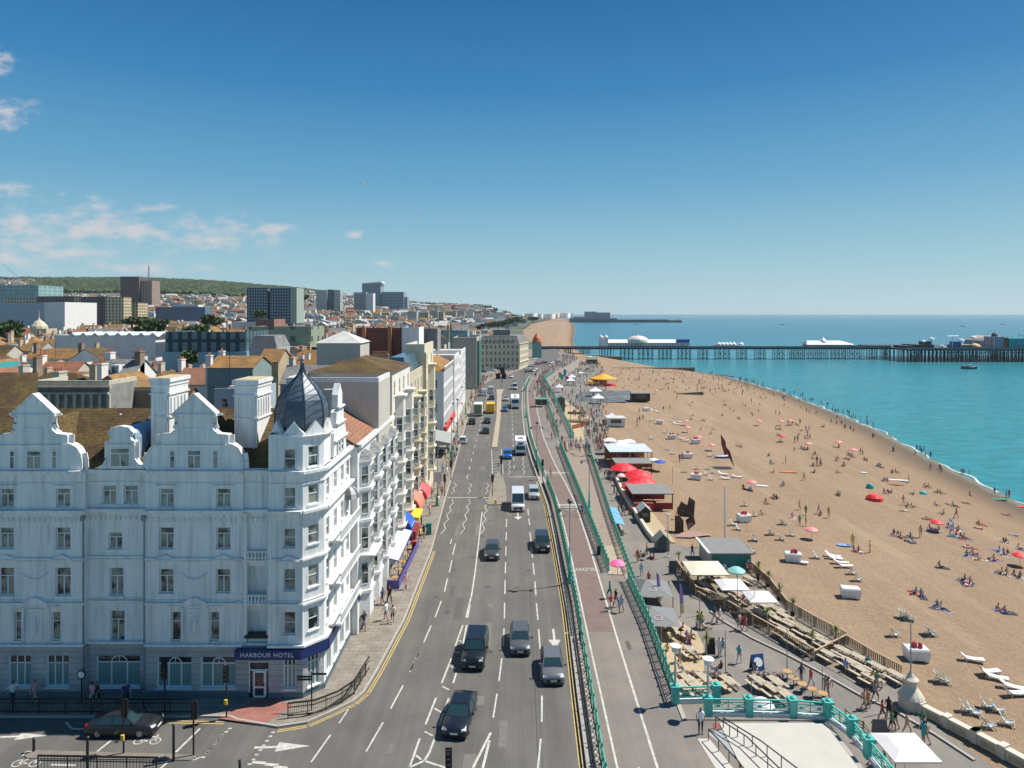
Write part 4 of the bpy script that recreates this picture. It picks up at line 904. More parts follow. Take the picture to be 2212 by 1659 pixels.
 gable(hx(258), YR-.25, prof=dp, wins=[(257, 968, 1010, 43, 'casement')], name='dormer', depth=.35)
 dr = MB()
 for i in range(8):
  a0_, a1_ = math.pi*i/8, math.pi*(i+1)/8; r0 = .95; x = hx(258); zc = hz(950)
  dr.poly([(x+r0*math.cos(a0_), YR, zc+.8*math.sin(a0_)), (x+r0*math.cos(a0_), 56.4, zc+.8*math.sin(a0_)), (x+r0*math.cos(a1_), 56.4, zc+.8*math.sin(a1_)), (x+r0*math.cos(a1_), YR, zc+.8*math.sin(a1_))])
 dr.poly([(x+.95, YR, zc), (x+.95, YR, zc-2), (x+.95, 56.4, zc-2), (x+.95, 56.4, zc)]); dr.poly([(x-.95, YR, zc), (x-.95, 56.4, zc), (x-.95, 56.4, zc-2), (x-.95, YR, zc-2)])
 dr.build('dormer_roof', mat('lead_blue', (.22, .33, .42), .4, .1, var=.15), t)
 gs = MB(); yc = 57.2
 pr = [(0, 23.2), (.75, 22.3), (.75, 21.2), (1.15, 20.9), (1.3, 19.8), (1.9, 19.3), (2.1, 17.4)]
 gs.slab([(-14.4, yc+a_, z_) for a_, z_ in pr[::-1]]+[(-14.4, yc-a_, z_) for a_, z_ in pr[1:]], (-1, 0, 0), .5)
 for z_, w_ in ((19.9, 1.4), (21.2, 1.0), (18.6, 2.1)): gs.box(-14.45, -14.2, yc-w_, yc+w_, z_, z_+.14)
 for d_ in (-1, 0, 1): gs.box(-14.42, -14.3, yc+d_*.95-.1, yc+d_*.95+.1, 17.4, 18.6)
 gg = gs.build('gable', STUC, t)
 for d_ in (-.5, .5): place_win(gg, -14.37, yc+d_, 17.5, hp, .6, 1.0, 'sash')
 MB().prism([(-16.2, 57.6), (-14.8, 57.6), (-14.8, 58.6), (-16.2, 58.6)], 17.2, 22.6, P2=[(-15.95, 57.7), (-15.05, 57.7), (-15.05, 58.4), (-15.95, 58.4)]).build('pinnacle', mat('lichen_stone', (.42, .42, .37), .85, var=.3, scale=3.), t)
 for z_ in (4.3, 7.5, 10.9):
  bb = MB(); bb.box(-14.5, -13.5, 54.0, 60.9, z_, z_+.16); bb.box(-13.62, -13.5, 54., 60.9, z_+.85, z_+.97)
  for i in range(18): bb.lathe([(.04, z_+.16), (.075, z_+.4), (.04, z_+.6), (.05, z_+.85)], -13.56, 54.2+i*.385, 6)
  bb.build('balcony', STUC, t)
 cn_ = MB(); cyc, rr_ = 60.0, 1.0
 for i in range(6):
  a0_, a1_ = -math.pi/2+math.pi*i/6, -math.pi/2+math.pi*(i+1)/6
  for q in range(4):
   f0, f1 = math.cos(q*math.pi/8), math.cos((q+1)*math.pi/8); h0, h1 = math.sin(q*math.pi/8), math.sin((q+1)*math.pi/8)
   cn_.poly([(-14.4+rr_*f0*math.cos(a0_), cyc+rr_*f0*math.sin(a0_), 12.9+h0), (-14.4+rr_*f0*math.cos(a1_), cyc+rr_*f0*math.sin(a1_), 12.9+h0), (-14.4+rr_*f1*math.cos(a1_), cyc+rr_*f1*math.sin(a1_), 12.9+h1), (-14.4+rr_*f1*math.cos(a0_), cyc+rr_*f1*math.sin(a0_), 12.9+h1)], i % 2)
 cn_.build('canopy', [mat('lead_dark', (.12, .12, .13), .4), mat('lead_pale', (.4, .4, .4), .5)], t)
 rf = MB(); z0r, zr_, yr_ = hz(1013), 21.1, 57.3
 rf.slab([(xL, Y0+.4, z0r), (-17.8, Y0+.4, z0r), (-17.8, yr_, zr_), (xL, yr_, zr_)], (0, 0, -1), .12)
 rf.slab([(xL, yr_, zr_), (-17.8, yr_, zr_), (-17.8, 63, 17.5), (xL, 63, 17.5)], (0, 0, -1), .12)
 for cx in (hx(72), hx(420)):
  w_ = 2.3; zz_ = 20.9
  rf.slab([(cx, Y0+.5, zz_), (cx-w_, Y0+.5, z0r+.2), (cx-w_-.2, yr_, z0r+.2), (cx, yr_, zz_)], (0, 0, -1), .1)
  rf.slab([(cx, Y0+.5, zz_), (cx, yr_, zz_), (cx+w_+.2, yr_, z0r+.2), (cx+w_, Y0+.5, z0r+.2)], (0, 0, -1), .1)
 rf.build('roof', MOSS, t)
 rf = MB(); rf.slab([(-14.9, 55.7, 17.1), (-14.9, 61.2, 17.1), (-17.9, 61.2, 20.6), (-17.9, 55.7, 20.6)], (0, 0, -1), .1)
 rf.build('roof', MOSS, t)
 MB().slab([(-52, 63.2, 19.0), (-44, 63.2, 19.0), (-48.6, 70, 23), (-56, 70, 23)], (0, 0, -1), .2).build('roof', MOSS, t)
 MB().box(-46, -14.9, 61.0, 61.2, 0, 17.3).build('rear_wall', STUC, t)
 def stack(x0, x1, y0_, y1_, z0_, z1_):
  c = MB(); c.box(x0, x1, y0_, y1_, z0_, z1_); c.box(x0-.1, x1+.1, y0_-.1, y1_+.1, z1_-1.0, z1_-.85); c.box(x0-.14, x1+.14, y0_-.14, y1_+.14, z1_, z1_+.28); c.box(x0-.06, x1+.06, y0_-.06, y1_+.06, z1_-.3, z1_-.15)
  n_ = int((y1_-y0_)/.55)
  for i in range(n_): c.box(x1, x1+.09, y0_+.2+i*.55, y0_+.38+i*.55, z1_-2.6, z1_-1.2)
  for s in (.15, .85): c.box(x0+(x1-x0)*s-.08, x0+(x1-x0)*s+.08, y0_-.07, y0_, z0_, z1_-1.0)
  c.box(x0-.1, x1+.1, y0_-.1, y1_+.1, z1_-2.8, z1_-2.66)
  c.build('chimney_stack', [STUC], t)
  MB().box(x0-.05, x1+.05, y0_-.05, y1_+.05, z1_+.28, z1_+.33).build('chimney_top', mat('lichen_cap', (.45, .38, .24), .9, var=.3, scale=4.), t)
 stack(-28.3, -26.85, 53.5, 56.6, 17.5, 23.65); stack(-21.8, -20.0, 53.6, 56.6, 17.5, 23.5)
 dm = MB(); cx, cy = -16.45, 53.55; zd = hz(938)
 prof = [(r_, zd+z_) for r_, z_ in ((1.75, -.05), (2.02, .6), (2.06, 1.2), (2., 1.8), (1.84, 2.45), (1.58, 2.9), (1.28, 3.3), (.9, 3.7), (.52, 4.1), (.26, 4.45), (.13, 4.8), (.09, 5.15))]
 dm.lathe(prof, cx, cy, 8, 0, rad(22.5)); dome = dm.build('dome', LEAD, t)
 rb = MB()
 for i in range(8):
  a_ = rad(22.5+45*i)
  for (r1, z1), (r2, z2) in zip(prof, prof[1:]): rb.tube((cx+r1*math.cos(a_), cy+r1*math.sin(a_), z1), (cx+r2*math.cos(a_), cy+r2*math.sin(a_), z2), .055, n=5)
 rb.build('dome_rib', mat('lead_rib', (.04, .055, .08), .4, .3), dome)
 sm = MB()
 for i in range(8):
  a_, c_ = rad(22.5+45*i), rad(22.5+45*(i+1))
  for k in range(2, 10):
   (r1, z1), (r2, z2) = prof[k-1], prof[k]
   sm.bar((cx+r1*math.cos(a_)*1.005, cy+r1*math.sin(a_)*1.005, z1), (cx+r2*math.cos(c_)*1.005, cy+r2*math.sin(c_)*1.005, z2), .04, .04)
 sm.build('dome_seam', mat('lead_seam', (.05, .07, .1), .4, .3), dome)
 MB().lathe([(.1, zd+5.1), (.2, zd+5.25), (.1, zd+5.4), (.16, zd+5.5), (.03, zd+5.65), (.02, zd+6.6)], cx, cy, 8).build('finial', LEAD, dome)
 sk = MB()
 for i in range(8):
  a_, c_ = rad(22.5+45*i), rad(22.5+45*(i+1)); r_ = 2.32
  A = (cx+r_*math.cos(a_), cy+r_*math.sin(a_)); C = (cx+r_*math.cos(c_), cy+r_*math.sin(c_)); M_ = ((A[0]+C[0])/2, (A[1]+C[1])/2)
  n_ = Vector((cx-M_[0], cy-M_[1], 0)).normalized()
  sk.slab([(*A, zd-.1), (*C, zd-.1), (M_[0], M_[1], zd+.95)], n_, .3)
 sk.lathe([(2.35, zd-.3), (2.5, zd-.12), (2.2, zd-.1)], cx, cy, 8, 0, rad(22.5)); sk.build('dome_gablet', STUC, t)
 for p in (181, 312.5): 
  pb = MB().tube((hx(p), Y0-.08, .2), (hx(p), Y0-.08, 13.8), .055, n=6); pb.box(hx(p)-.15, hx(p)+.15, Y0-.2, Y0, 13.4, 13.8); pb.build('drain_pipe', mat('pipe_grey', (.2, .22, .24), .5), t)
hotel()
PEND = []
def describe(o, base, X, Y, lms, grp=None):
 PEND.append((o, base, X, Y, lms))
 if grp: o['group'] = grp
 return o
NUM = ['first', 'second', 'third', 'fourth', 'fifth', 'sixth', 'seventh', 'eighth', 'ninth', 'tenth', 'eleventh', 'twelfth']
def resolve():
 G = {}
 for o, base, X, Y, lms in PEND:
  px_ = CX+F*X/Y; best = None
  for nm, a, c in lms:
   d = math.hypot(X-a, (Y-c)*.6)
   if best is None or d < best[0]: best = (d, nm, a, c)
  d, nm, a, c = best; pb = CX+F*a/c
  dx = px_-pb
  if Y > c*1.04 and abs(dx) < 45: rel = 'behind'
  elif Y < c*.96 and abs(dx) < 45: rel = 'in front of'
  else: rel = 'right of' if dx > 0 else 'left of'
  G.setdefault(f'{base} {rel} {nm}', []).append((px_, Y, o))
 for k, L_ in G.items():
  if len(L_) == 1: L_[0][2]['label'] = k; continue
  L_.sort(key=lambda t: (t[1])); n_ = len(L_)
  for i, (p, Y, o) in enumerate(L_):
   o['label'] = f'{NUM[i]} nearest {k}' if i < 12 else f'{NUM[min(11, n_-1-i)]} farthest {k}'
  S_ = {}
  for p, Y, o in L_: S_.setdefault(o['label'], []).append(o)
def win1(w, h, style='sash'):
 k = ('one', round(w, 2), round(h, 2), style)
 if k in WCACHE: return WCACHE[k]
 t = .06; f = MB()
 f.box(-w/2, w/2, -.04, .03, 0, t); f.box(-w/2, w/2, -.04, .03, h-t, h); f.box(-w/2, -w/2+t, -.04, .03, t, h-t); f.box(w/2-t, w/2, -.04, .03, t, h-t)
 f.box(-w/2+t, w/2-t, -.035, .03, h*.5, h*.5+.05)
 if style == 'grid': f.box(-.02, .02, -.035, .03, t, h-t)
 f.poly([(-w/2, 0, 0), (w/2, 0, 0), (w/2, 0, h), (-w/2, 0, h)], 1)
 WCACHE[k] = f.mesh('window', [FRAME, GLS]); return WCACHE[k]
def pw1(parent, x, y, z, a, w, h, style='sash'):
 o = bpy.data.objects.new('window', win1(w, h, style)); COL.objects.link(o); o.parent = parent
 po = parent.get('_o', (0, 0, 0)); o.location = (x-po[0], y-po[1], z-po[2]); o.rotation_euler = (0, 0, a); return o
_pw = place_win
def fac1(b, x, y, a, W, z0, z1, wins, parent, m=0, rec=.12, sill=False):
 global place_win
 place_win = pw1
 facade(b, x, y, a, W, z0, z1, wins, rec=rec, m=m, parent=parent, sill=sill)
 place_win = _pw
def grid(W, z0, z1, nx, nz_, ww, wh, st='sash', mx=.0):
 r = []
 for j in range(nz_):
  zf = z0+(z1-z0)*(j+.5)/nz_-wh/2
  for i in range(nx): r.append((mx+(W-2*mx)*(i+.5)/nx, zf, ww, wh, st))
 return r
CREAM = mat('cream_render', (.52, .46, .33), .75, var=.08, scale=.5, streak=.15)
CREAM2 = mat('pale_cream', (.64, .57, .42), .7, var=.08, scale=.5, streak=.15)
TAN = mat('tan_render', (.47, .44, .38), .8, var=.08, scale=.4, streak=.12)
GREYR = mat('grey_render', (.36, .37, .37), .8, var=.1, scale=.5, streak=.15)
BLUEG = mat('blue_grey_render', (.36, .43, .48), .7, var=.08, scale=.5, streak=.1)
TEALR = mat('teal_render', (.2, .27, .26), .8, var=.1, scale=.6, streak=.15)
WBR = mat('white_render', (.68, .67, .65), .7, var=.09, scale=.6, streak=.15)
BRK = brick_mat('red_brick', (.28, .11, .07), (.22, .09, .06), (.3, .26, .22), bw=.3, bh=.1, ms=.012)
BRK2 = brick_mat('brown_brick', (.2, .13, .085), (.26, .18, .12), (.25, .22, .18), bw=.3, bh=.1, ms=.012)
YBRK = brick_mat('yellow_brick', (.46, .36, .2), (.4, .32, .19), (.4, .36, .28), bw=.3, bh=.1, ms=.012)
FLAT = mat('roof_felt', (.2, .2, .19), .9, var=.25, scale=.5)
PALE = mat('pale_roof', (.5, .49, .46), .8, var=.15, scale=.5)
FOOT = []
def hip(b, x0, x1, y0, y1, z, h, m=0, o=.25, ridge='x'):
 x0 -= o; x1 += o; y0 -= o; y1 += o
 if ridge == 'x': k = min((y1-y0)/2, (x1-x0)/2-.1); A = (x0+k, (y0+y1)/2, z+h); B_ = (x1-k, (y0+y1)/2, z+h)
 else: k = min((x1-x0)/2, (y1-y0)/2-.1); A = ((x0+x1)/2, y0+k, z+h); B_ = ((x0+x1)/2, y1-k, z+h)
 c = [(x0, y0, z), (x1, y0, z), (x1, y1, z), (x0, y1, z)]
 if ridge == 'x': fs = [(c[0], c[1], B_, A), (c[1], c[2], B_), (c[2], c[3], A, B_), (c[3], c[0], A)]
 else: fs = [(c[0], c[1], A), (c[1], c[2], B_, A), (c[2], c[3], B_), (c[3], c[0], A, B_)]
 for f in fs: b.poly(f, m)
 b.poly(c[::-1], m)
def gabled(b, x0, x1, y0, y1, z, h, ridge='x', m=0, o=.2, wb=None, wm=0):
 """gable roof slabs on b; gable triangles on the wall builder wb"""
 if ridge == 'x':
  ym = (y0+y1)/2; s = h/((y1-y0)/2); e = o*s
  b.slab([(x0-o, y0-o, z-e), (x1+o, y0-o, z-e), (x1+o, ym, z+h), (x0-o, ym, z+h)], (0, 0, 1), .12, m)
  b.slab([(x1+o, y1+o, z-e), (x0-o, y1+o, z-e), (x0-o, ym, z+h), (x1+o, ym, z+h)], (0, 0, 1), .12, m)
  for x in (x0, x1): wb.poly([(x, y0, z), (x, y1, z), (x, ym, z+h)] if x == x1 else [(x, y1, z), (x, y0, z), (x, ym, z+h)], wm)
 else:
  xm = (x0+x1)/2; s = h/((x1-x0)/2); e = o*s
  b.slab([(x0-o, y1+o, z-e), (x0-o, y0-o, z-e), (xm, y0-o, z+h), (xm, y1+o, z+h)], (0, 0, 1), .12, m)
  b.slab([(x1+o, y0-o, z-e), (x1+o, y1+o, z-e), (xm, y1+o, z+h), (xm, y0-o, z+h)], (0, 0, 1), .12, m)
  for y in (y0, y1): wb.poly([(x0, y, z), (x1, y, z), (xm, y, z+h)] if y == y0 else [(x1, y, z), (x0, y, z), (xm, y, z+h)], wm)
def block(label, x0, x1, y0, y1, z0, z1, wm, roof='flat', rm=None, rh=2., wf=None, ws=None, name='building', cat='building', group=None, chim=(), par=.5, trim=None, ridge='x', foot=True, extra=None):
 """a building: wall, roof, windows front (-Y) and street side (+X or -X), chimneys. wf/ws = (columns, floors, w, h[, z start])"""
 t = thing(name, label, cat, ((x0+x1)/2, (y0+y1)/2, z0), group=group)
 if foot: FOOT.append((x0, x1, y0, y1))
 b = MB(); W = x1-x0; D_ = y1-y0; ms = [wm, trim or wm]
 if wf:
  fac1(b, x0, y0, 0, W, z0, z1, grid(W, z0+(wf[4] if len(wf) > 4 else .4), z1-.2, wf[0], wf[1], wf[2], wf[3]), t, sill=y0 < 130)
 else: b.poly([(x0, y0, z0), (x1, y0, z0), (x1, y0, z1), (x0, y0, z1)])
 if ws: fac1(b, x1, y0, math.pi/2, D_, z0, z1, grid(D_, z0+(ws[4] if len(ws) > 4 else .4), z1-.2, ws[0], ws[1], ws[2], ws[3]), t, sill=y0 < 130)
 else: b.poly([(x1, y0, z0), (x1, y1, z0), (x1, y1, z1), (x1, y0, z1)])
 b.poly([(x1, y1, z0), (x0, y1, z0), (x0, y1, z1), (x1, y1, z1)]); b.poly([(x0, y1, z0), (x0, y0, z0), (x0, y0, z1), (x0, y1, z1)])
 r = MB()
 if roof == 'flat':
  r.box(x0+.2, x1-.2, y0+.2, y1-.2, z1-.4, z1-.15)
  b.prism([(x0, y0), (x1, y0), (x1, y0+.25), (x0, y0+.25)], z1-.01, z1+par, 1); b.prism([(x1-.25, y0+.25), (x1, y0+.25), (x1, y1), (x1-.25, y1)], z1-.01, z1+par, 1)
  b.prism([(x0, y0+.25), (x0+.25, y0+.25), (x0+.25, y1), (x0, y1)], z1-.01, z1+par, 1)
 elif roof == 'hip': hip(r, x0, x1, y0, y1, z1, rh, ridge=ridge)
 elif roof == 'gable': gabled(r, x0, x1, y0, y1, z1, rh, ridge, wb=b)
 elif roof == 'mansard':
  k = rh*.35; r.prism([(x0, y0), (x1, y0), (x1, y1), (x0, y1)], z1, z1+rh, 0, P2=[(x0+k, y0+k), (x1-k, y0+k), (x1-k, y1-k), (x0+k, y1-k)])
 b.build('wall', ms, t); r.build('roof', rm or FLAT, t)
 for c in chim: brickchim(t, *c)
 if extra: extra(t)
 return t
def street():
 hp = math.pi/2
 x, y0, y1, zt = -13.9, 61.4, 79., 16.9
 t = thing('bay_building', 'white seafront terrace with four columns of bay windows under an orange tiled roof', 'building', (-18, 70, .13)); FOOT.append((-24, x, y0, y1))
 b = MB(); b.poly([(-24, y0, 0), (x, y0, 0), (x, y0, zt), (-24, y0, zt)]); b.poly([(x, y0, 0), (x, y1, 0), (x, y1, zt), (x, y0, zt)])
 b.box(x-.1, x+.35, y0, y1, zt, zt+.35); b.box(x, x+.25, y0, y1, 3.6, 3.85)
 b.poly([(x, y1, 0), (-24, y1, 0), (-24, y1, zt), (x, y1, zt)])
 b.poly([(x, y0, zt), (-24, y0, zt), (-19, y0, zt+3.2)][::-1]); b.poly([(-24, y1, zt), (x, y1, zt), (-19, y1, zt+3.2)][::-1])
 b.build('wall', [WBR], t)
 r = MB().slab([(x+.1, y0, zt+.2), (x+.1, y1, zt+.2), (-19, y1, zt+3.4), (-19, y0, zt+3.4)], (0, 0, -1), .15); r.slab([(-19, y0, zt+3.4), (-19, y1, zt+3.4), (-24.2, y1, zt), (-24.2, y0, zt)], (0, 0, -1), .15)
 r.build('roof', ORT, t)
 for i in range(4):
  yc = y0+2.2+i*4.4; w = 1.45
  bb = MB(); P = [(x, yc-w), (x+.85, yc-w+.6), (x+.85, yc+w-.6), (x, yc+w)]
  bb.prism(P, 1.2, 15.6, 0)
  for z in (3.6, 6.9, 10.1, 13.0, 15.6): bb.prism([(x-.01, yc-w-.12), (x+1.0, yc-w+.52), (x+1.0, yc+w-.52), (x-.01, yc+w+.12)], z-.15, z+.12, 0)
  bo = bb.build('bay', WBR, t)
  for z in (4.3, 7.5, 10.7, 13.4):
   pw1(bo, x+.87, yc, z, hp, 1.5, 2.0 if z < 13 else 1.7, 'grid')
   a_ = math.atan2(.6, .85); pw1(bo, x+.43, yc-w+.29, z, a_, .75, 2.0 if z < 13 else 1.7)
  MB().prism([(x, yc-w-.1), (x+1, yc-w+.5), (x+1, yc+w-.5), (x, yc+w+.1)], 15.72, 16.3, P2=[(x, yc-w+.6), (x+.2, yc-w+.9), (x+.2, yc+w-.9), (x, yc+w-.6)]).build('bay_roof', SLATE, bo)
  if i == 0: MB().box(x+.2, x+1.5, yc-1.7, yc+1.7, 7.0, 7.12).build('balcony', WBR, t)
 MB().box(-24, -23.2, 64, 66, zt, zt+3.2).box(-22, -21, 77.6, 78.8, zt+1, zt+4.2).build('chimney', WBR, t)
 MB().box(x-.0, x+.1, 61.6, 78.8, 3.0, 3.55).build('fascia', NAVY, t)
 def cream(label, y0, y1, zt, x0, m, bays, roof, rh, rm, x=-13.9, pm=None):
  t = block(label, x0, x, y0, y1, 0, zt, m, roof, rm, rh, None, (bays*2, 5, .95, 1.75, 3.5), 'terrace_building', 'building', ridge='y')
  for i in range(bays):
   yc = y0+(y1-y0)*(i+.5)/bays; b = MB(); w = 1.3
   b.prism([(x, yc-w), (x+.9, yc-w+.5), (x+.9, yc+w-.5), (x, yc+w)], 3.6, zt-3)
   for z in (3.6, 7.4, 11.2, zt-3): b.prism([(x, yc-w-.2), (x+1.15, yc-w+.3), (x+1.15, yc+w-.3), (x, yc+w+.2)], z-.12, z+.1)
   bo = b.build('bay', m, t)
   for z in (4.4, 8.1, 11.9, 14.8):
    if z+1.9 < zt-2.5: pw1(bo, x+.92, yc, z, hp, 1.3, 1.9, 'grid'); pw1(bo, x+.45, yc-w+.24, z, math.atan2(.5, .9), .8, 1.9)
  return t
 cream('cream terrace with blank tan end wall and brown hipped roof beside the orange roofed building', 79.1, 93, 22.2, -23.7, mat('pale_end_wall', (.66, .62, .54), .8, var=.06, scale=.4, streak=.12), 2, 'hip', 1.5, MOSS)
 tt = cream('cream seafront building with a dark glazed attic beside the brown hipped roof', 93.1, 106, 20.4, -17.2, CREAM, 2, 'flat', 0, PALE)
 MB().prism([(-17, 93.6), (-14.4, 93.6), (-14.4, 105.5), (-17, 105.5)], 20.9, 23., P2=[(-16.8, 94.4), (-15., 94.4), (-15., 105), (-16.8, 105)]).build('attic', mat('attic_glass', (.06, .12, .16), .2, .1), tt)
 tt = cream('tallest cream seafront block with a long brown drain pipe on its near edge', 106.1, 118, 23.8, -16.6, CREAM2, 1, 'flat', 0, PALE, x=-13.6)
 MB().tube((-13.5, 106.3, .2), (-13.5, 106.3, 23), .12, n=6).build('drain_pipe', mat('brown_pipe', (.2, .12, .1), .5), tt)
 block('pale flat roofed rear block with tall chimneys behind the cream terrace', -27, -17.3, 94, 104, 0, 19.4, GREYR, 'flat', PALE, 1, (3, 5, .9, 1.5), chim=((-24, 97, 19.4, 2.2, .9, 2.2, TAN, 6), (-19, 99, 19.4, 1.8, .9, 2.6, CREAM2, 5)))
 block('second pale rear block with railed roof behind the tallest cream block', -25, -17, 106, 118, 0, 20.6, CREAM2, 'flat', PALE, 1, (3, 5, .9, 1.5), chim=((-21, 109, 20.6, 2.6, .9, 1.8, BRK2, 7),))
 def ex(t):
  b = MB(); 
  for i in range(24): b.box(-14.9, -14.75, 150+i, 150.3+i, 16.5, 17.2)
  b.box(-15, -14.7, 150, 174, 17.2, 17.35); b.build('parapet', WBR, t)
 t = block('white corner restaurant building with ochre tiled roof and red shop front past the side street', -22.5, -15, 150, 174, 0, 16.4, WBR, 'hip', OCH, 2.6, (2, 3, 1., 2.), (10, 4, 1.2, 2.4, 3.4), 'corner_building', ridge='y', extra=ex)
 MB().box(-15, -14.4, 150.2, 173.8, 2.9, 4.1).build('fascia', mat('red_fascia', (.55, .06, .05), .5), t)
 for i, (ya, yb, h, x) in enumerate(((174.1, 190, 18, -14.7), (190.1, 206, 16.5, -15), (206.1, 226, 17.5, -15.4))):
  block(('tall white bow fronted hotel next to the white corner restaurant', 'white four storey terrace with iron balconies in the middle of the far row', 'white end terrace closing the far row of the street')[i], x-9, x, ya, yb, 0, h, WBR, 'flat', PALE, 1, (2, 4, 1, 1.8), (5, 5, 1.2, 1.9, 3), 'terrace_building')
 block('pale blue rendered building standing before the brutalist concrete block', -45, -25, 214, 230, 0, 13.8, BLUEG, 'flat', SLATE, 1)
 t = block('blank brown concrete block facing the road bend, beside the cream hotel', -22.8, -13.6, 262, 285, 0, 19.4, mat('brown_concrete', (.42, .38, .32), .85, var=.1, scale=.3, streak=.2), 'flat', FLAT, 1, name='concrete_block')
 MB().box(-13.6, -12.6, 264, 284, 0, 18.5).build('glazed_stair', mat('green_glass_strip', (.06, .17, .14), .3), t)
 t = thing('grand_hotel', 'cream mansard roofed hotel facing the camera where the road bends', 'hotel', (-6, 366, 0)); FOOT.append((-17, 12, 350, 400))
 b = MB(); zt = 13.4; fac1(b, -16.5, 356, 0, 20.2, 0, zt, grid(20.2, .2, zt, 9, 4, 1.1, 2.0), t, rec=.25)
 a = math.atan2(24, 5.4); fac1(b, 3.7, 356, a, 24.6, 0, zt, grid(24.6, .2, zt, 9, 4, 1.1, 2.0), t, rec=.25)
 b.poly([(9.1, 380, 0), (-16.5, 380, 0), (-16.5, 380, zt), (9.1, 380, zt)]); b.poly([(-16.5, 380, 0), (-16.5, 356, 0), (-16.5, 356, zt), (-16.5, 380, zt)])
 for z in (3.5, zt-.2): band(b, -16.5, 356, 0, 20.2, z, .35, .4); band(b, 3.7, 356, a, 24.6, z, .35, .4)
 for i in range(10): b.box(-16.6+i*2.25, -16.2+i*2.25, 355.8, 356, 3.6, zt)
 b.build('wall', [CREAM2], t)
 r = MB(); r.prism([(-16.5, 356), (3.7, 356), (9.1, 380), (-16.5, 380)], zt, zt+4.2, P2=[(-15, 357.8), (2.4, 357.8), (7.2, 378), (-15, 378)]); r.build('roof', SLATE, t)
 for i in range(8): d = MB().box(-15.6+i*2.3, -14.4+i*2.3, 356.1, 358, zt+.3, zt+2.6).build('dormer', CREAM2, t); pw1(d, -15+i*2.3, 356.05, zt+.6, 0, .9, 1.6)
 MB().box(-10, -1, 362, 372, zt+4.2, zt+7.2).build('plant_room', FLAT, t)
 t = block('small seafront tower with an orange dome next to the pier entrance', 13.5, 19.5, 452, 458, 0, 9, mat('aqua_wall', (.2, .4, .36), .7), 'flat', FLAT, 1, name='corner_tower')
 MB().lathe([(3, 9), (3.2, 10.5), (2.4, 13), (1., 15), (.1, 16.5)], 16.5, 455, 10).build('dome', mat('orange_dome', (.5, .14, .05), .6), t)
street()
def pbox(label, x0, x1, ytop, D_, depth, m, roof='flat', rm=None, rh=2., z0=None, name='building', cat='building', **k):
 a, _, z = AT(x0, ytop, D_); c = AT(x1, ytop, D_)[0]
 zz = z0 if z0 is not None else min(terr(a, D_), terr(c, D_))-1
 return block(label, a, c, D_, D_+depth, zz, z, m, roof, rm, rh, name=name, cat=cat, **k)
W_DG = win_wall('dark_office', (.02, .06, .085), (.1, .16, .18), .42, .3, wx=.28, wz=.38)
LBL = mat('light_blue_wall', (.18, .36, .44), .6, var=.06)
W_GB = win_wall('green_beige', (.27, .31, .22), (.05, .08, .08), .12, .22, wx=.12, wz=.22)
W_T1 = win_wall('blue_tower', (.035, .055, .075), (.2, .28, .33), .4, .36, wx=.33, wz=.3)
W_T2 = win_wall('brown_tower', (.16, .105, .09), (.05, .05, .06), .25, .33, wx=.3, wz=.25)
W_T3 = win_wall('tan_tower', (.34, .25, .2), (.09, .08, .08), .22, .33, wx=.25, wz=.28)
W_WT = win_wall('white_tower', (.42, .43, .4), (.16, .18, .2), .3, .35, wx=.3, wz=.25)
W_YL = win_wall('yellow_flats', (.52, .44, .28), (.07, .06, .05), .3, .32, wx=.27, wz=.3)
W_BR = win_wall('shaded_brown_flats', (.14, .1, .09), (.04, .04, .05), .3, .32, wx=.27, wz=.3)
W_RB = win_wall('red_block', (.2, .075, .055), (.05, .05, .05), .1, .15, wx=.05, wz=.15)
W_HS = win_wall('hospital_wall', (.3, .36, .4), (.06, .1, .14), .2, .28, wx=.35, wz=.28)
W_GG = win_wall('green_glass', (.26, .4, .38), (.17, .3, .3), .1, .2, wx=.4, wz=.35)
t = pbox('dark glazed modern block above a light blue storey among the town roofs', 357, 530, 721, 170, 16, W_DG, name='office_block')
A = AT(352, 760, 169.5); B_ = AT(534, 760, 169.5); MB().box(A[0], B_[0], 169.2, 186.5, 0, A[2]).build('lower_storey', LBL, t)
t = pbox('long green and beige slab block with a pale lit end', 538, 672, 708, 260, 18, W_GB, name='slab_block')
MB().box(AT(500, 0, 255)[0], AT(700, 0, 255)[0], 252, 260, 0, 16.8).build('lower_wing', win_wall('lower_wing_wall', (.2, .24, .2), (.04, .07, .08), .3, .2, wx=.35, wz=.2), t)
pbox('dark slate mansard house in front of the green and beige slab', 538, 598, 751, 150, 9, GREYR, 'mansard', SLATE, 2.6, wf=(3, 3, 1, 1.4))
pbox('white house with long ochre tiled roof and two white chimneys', 448, 546, 795, 115, 9, TEALR, 'gable', OCH, 1.7, name='house', cat='house', wf=(3, 3, .9, 1.2), chim=((AT(452, 0, 116)[0], 116, 17, .9, .9, 4.8, WBR, 2), (AT(474, 0, 121)[0], 122, 18, .9, .9, 4.2, WBR, 2)))
pbox('bright orange roofed house beside the slate mansard', 557, 601, 782, 130, 8, YBRK, 'gable', OCH, 2.2, name='house', cat='house')
pbox('tan house with shallow pyramid roof behind the onion dome', 684, 778, 741, 125, 8, TAN, 'hip', PALE, 2.1, name='house', cat='house')
t = pbox('long red brick warehouse with orange columns behind the cream terrace roofs', 770, 890, 712, 190, 14, W_RB, name='warehouse')
for xx in (786, 842, 888): a = AT(xx, 0, 189.6)[0]; MB().box(a-.5, a+.5, 189.2, 190, 4, 25.5).build('column', mat('orange_pillar', (.5, .22, .1), .7), t)
pbox('white boxy block right of the red brick warehouse', 868, 905, 711, 182, 10, WBR)
pbox('dark square block behind the terraces near the green glazed hall', 905, 945, 713, 215, 10, FLAT)
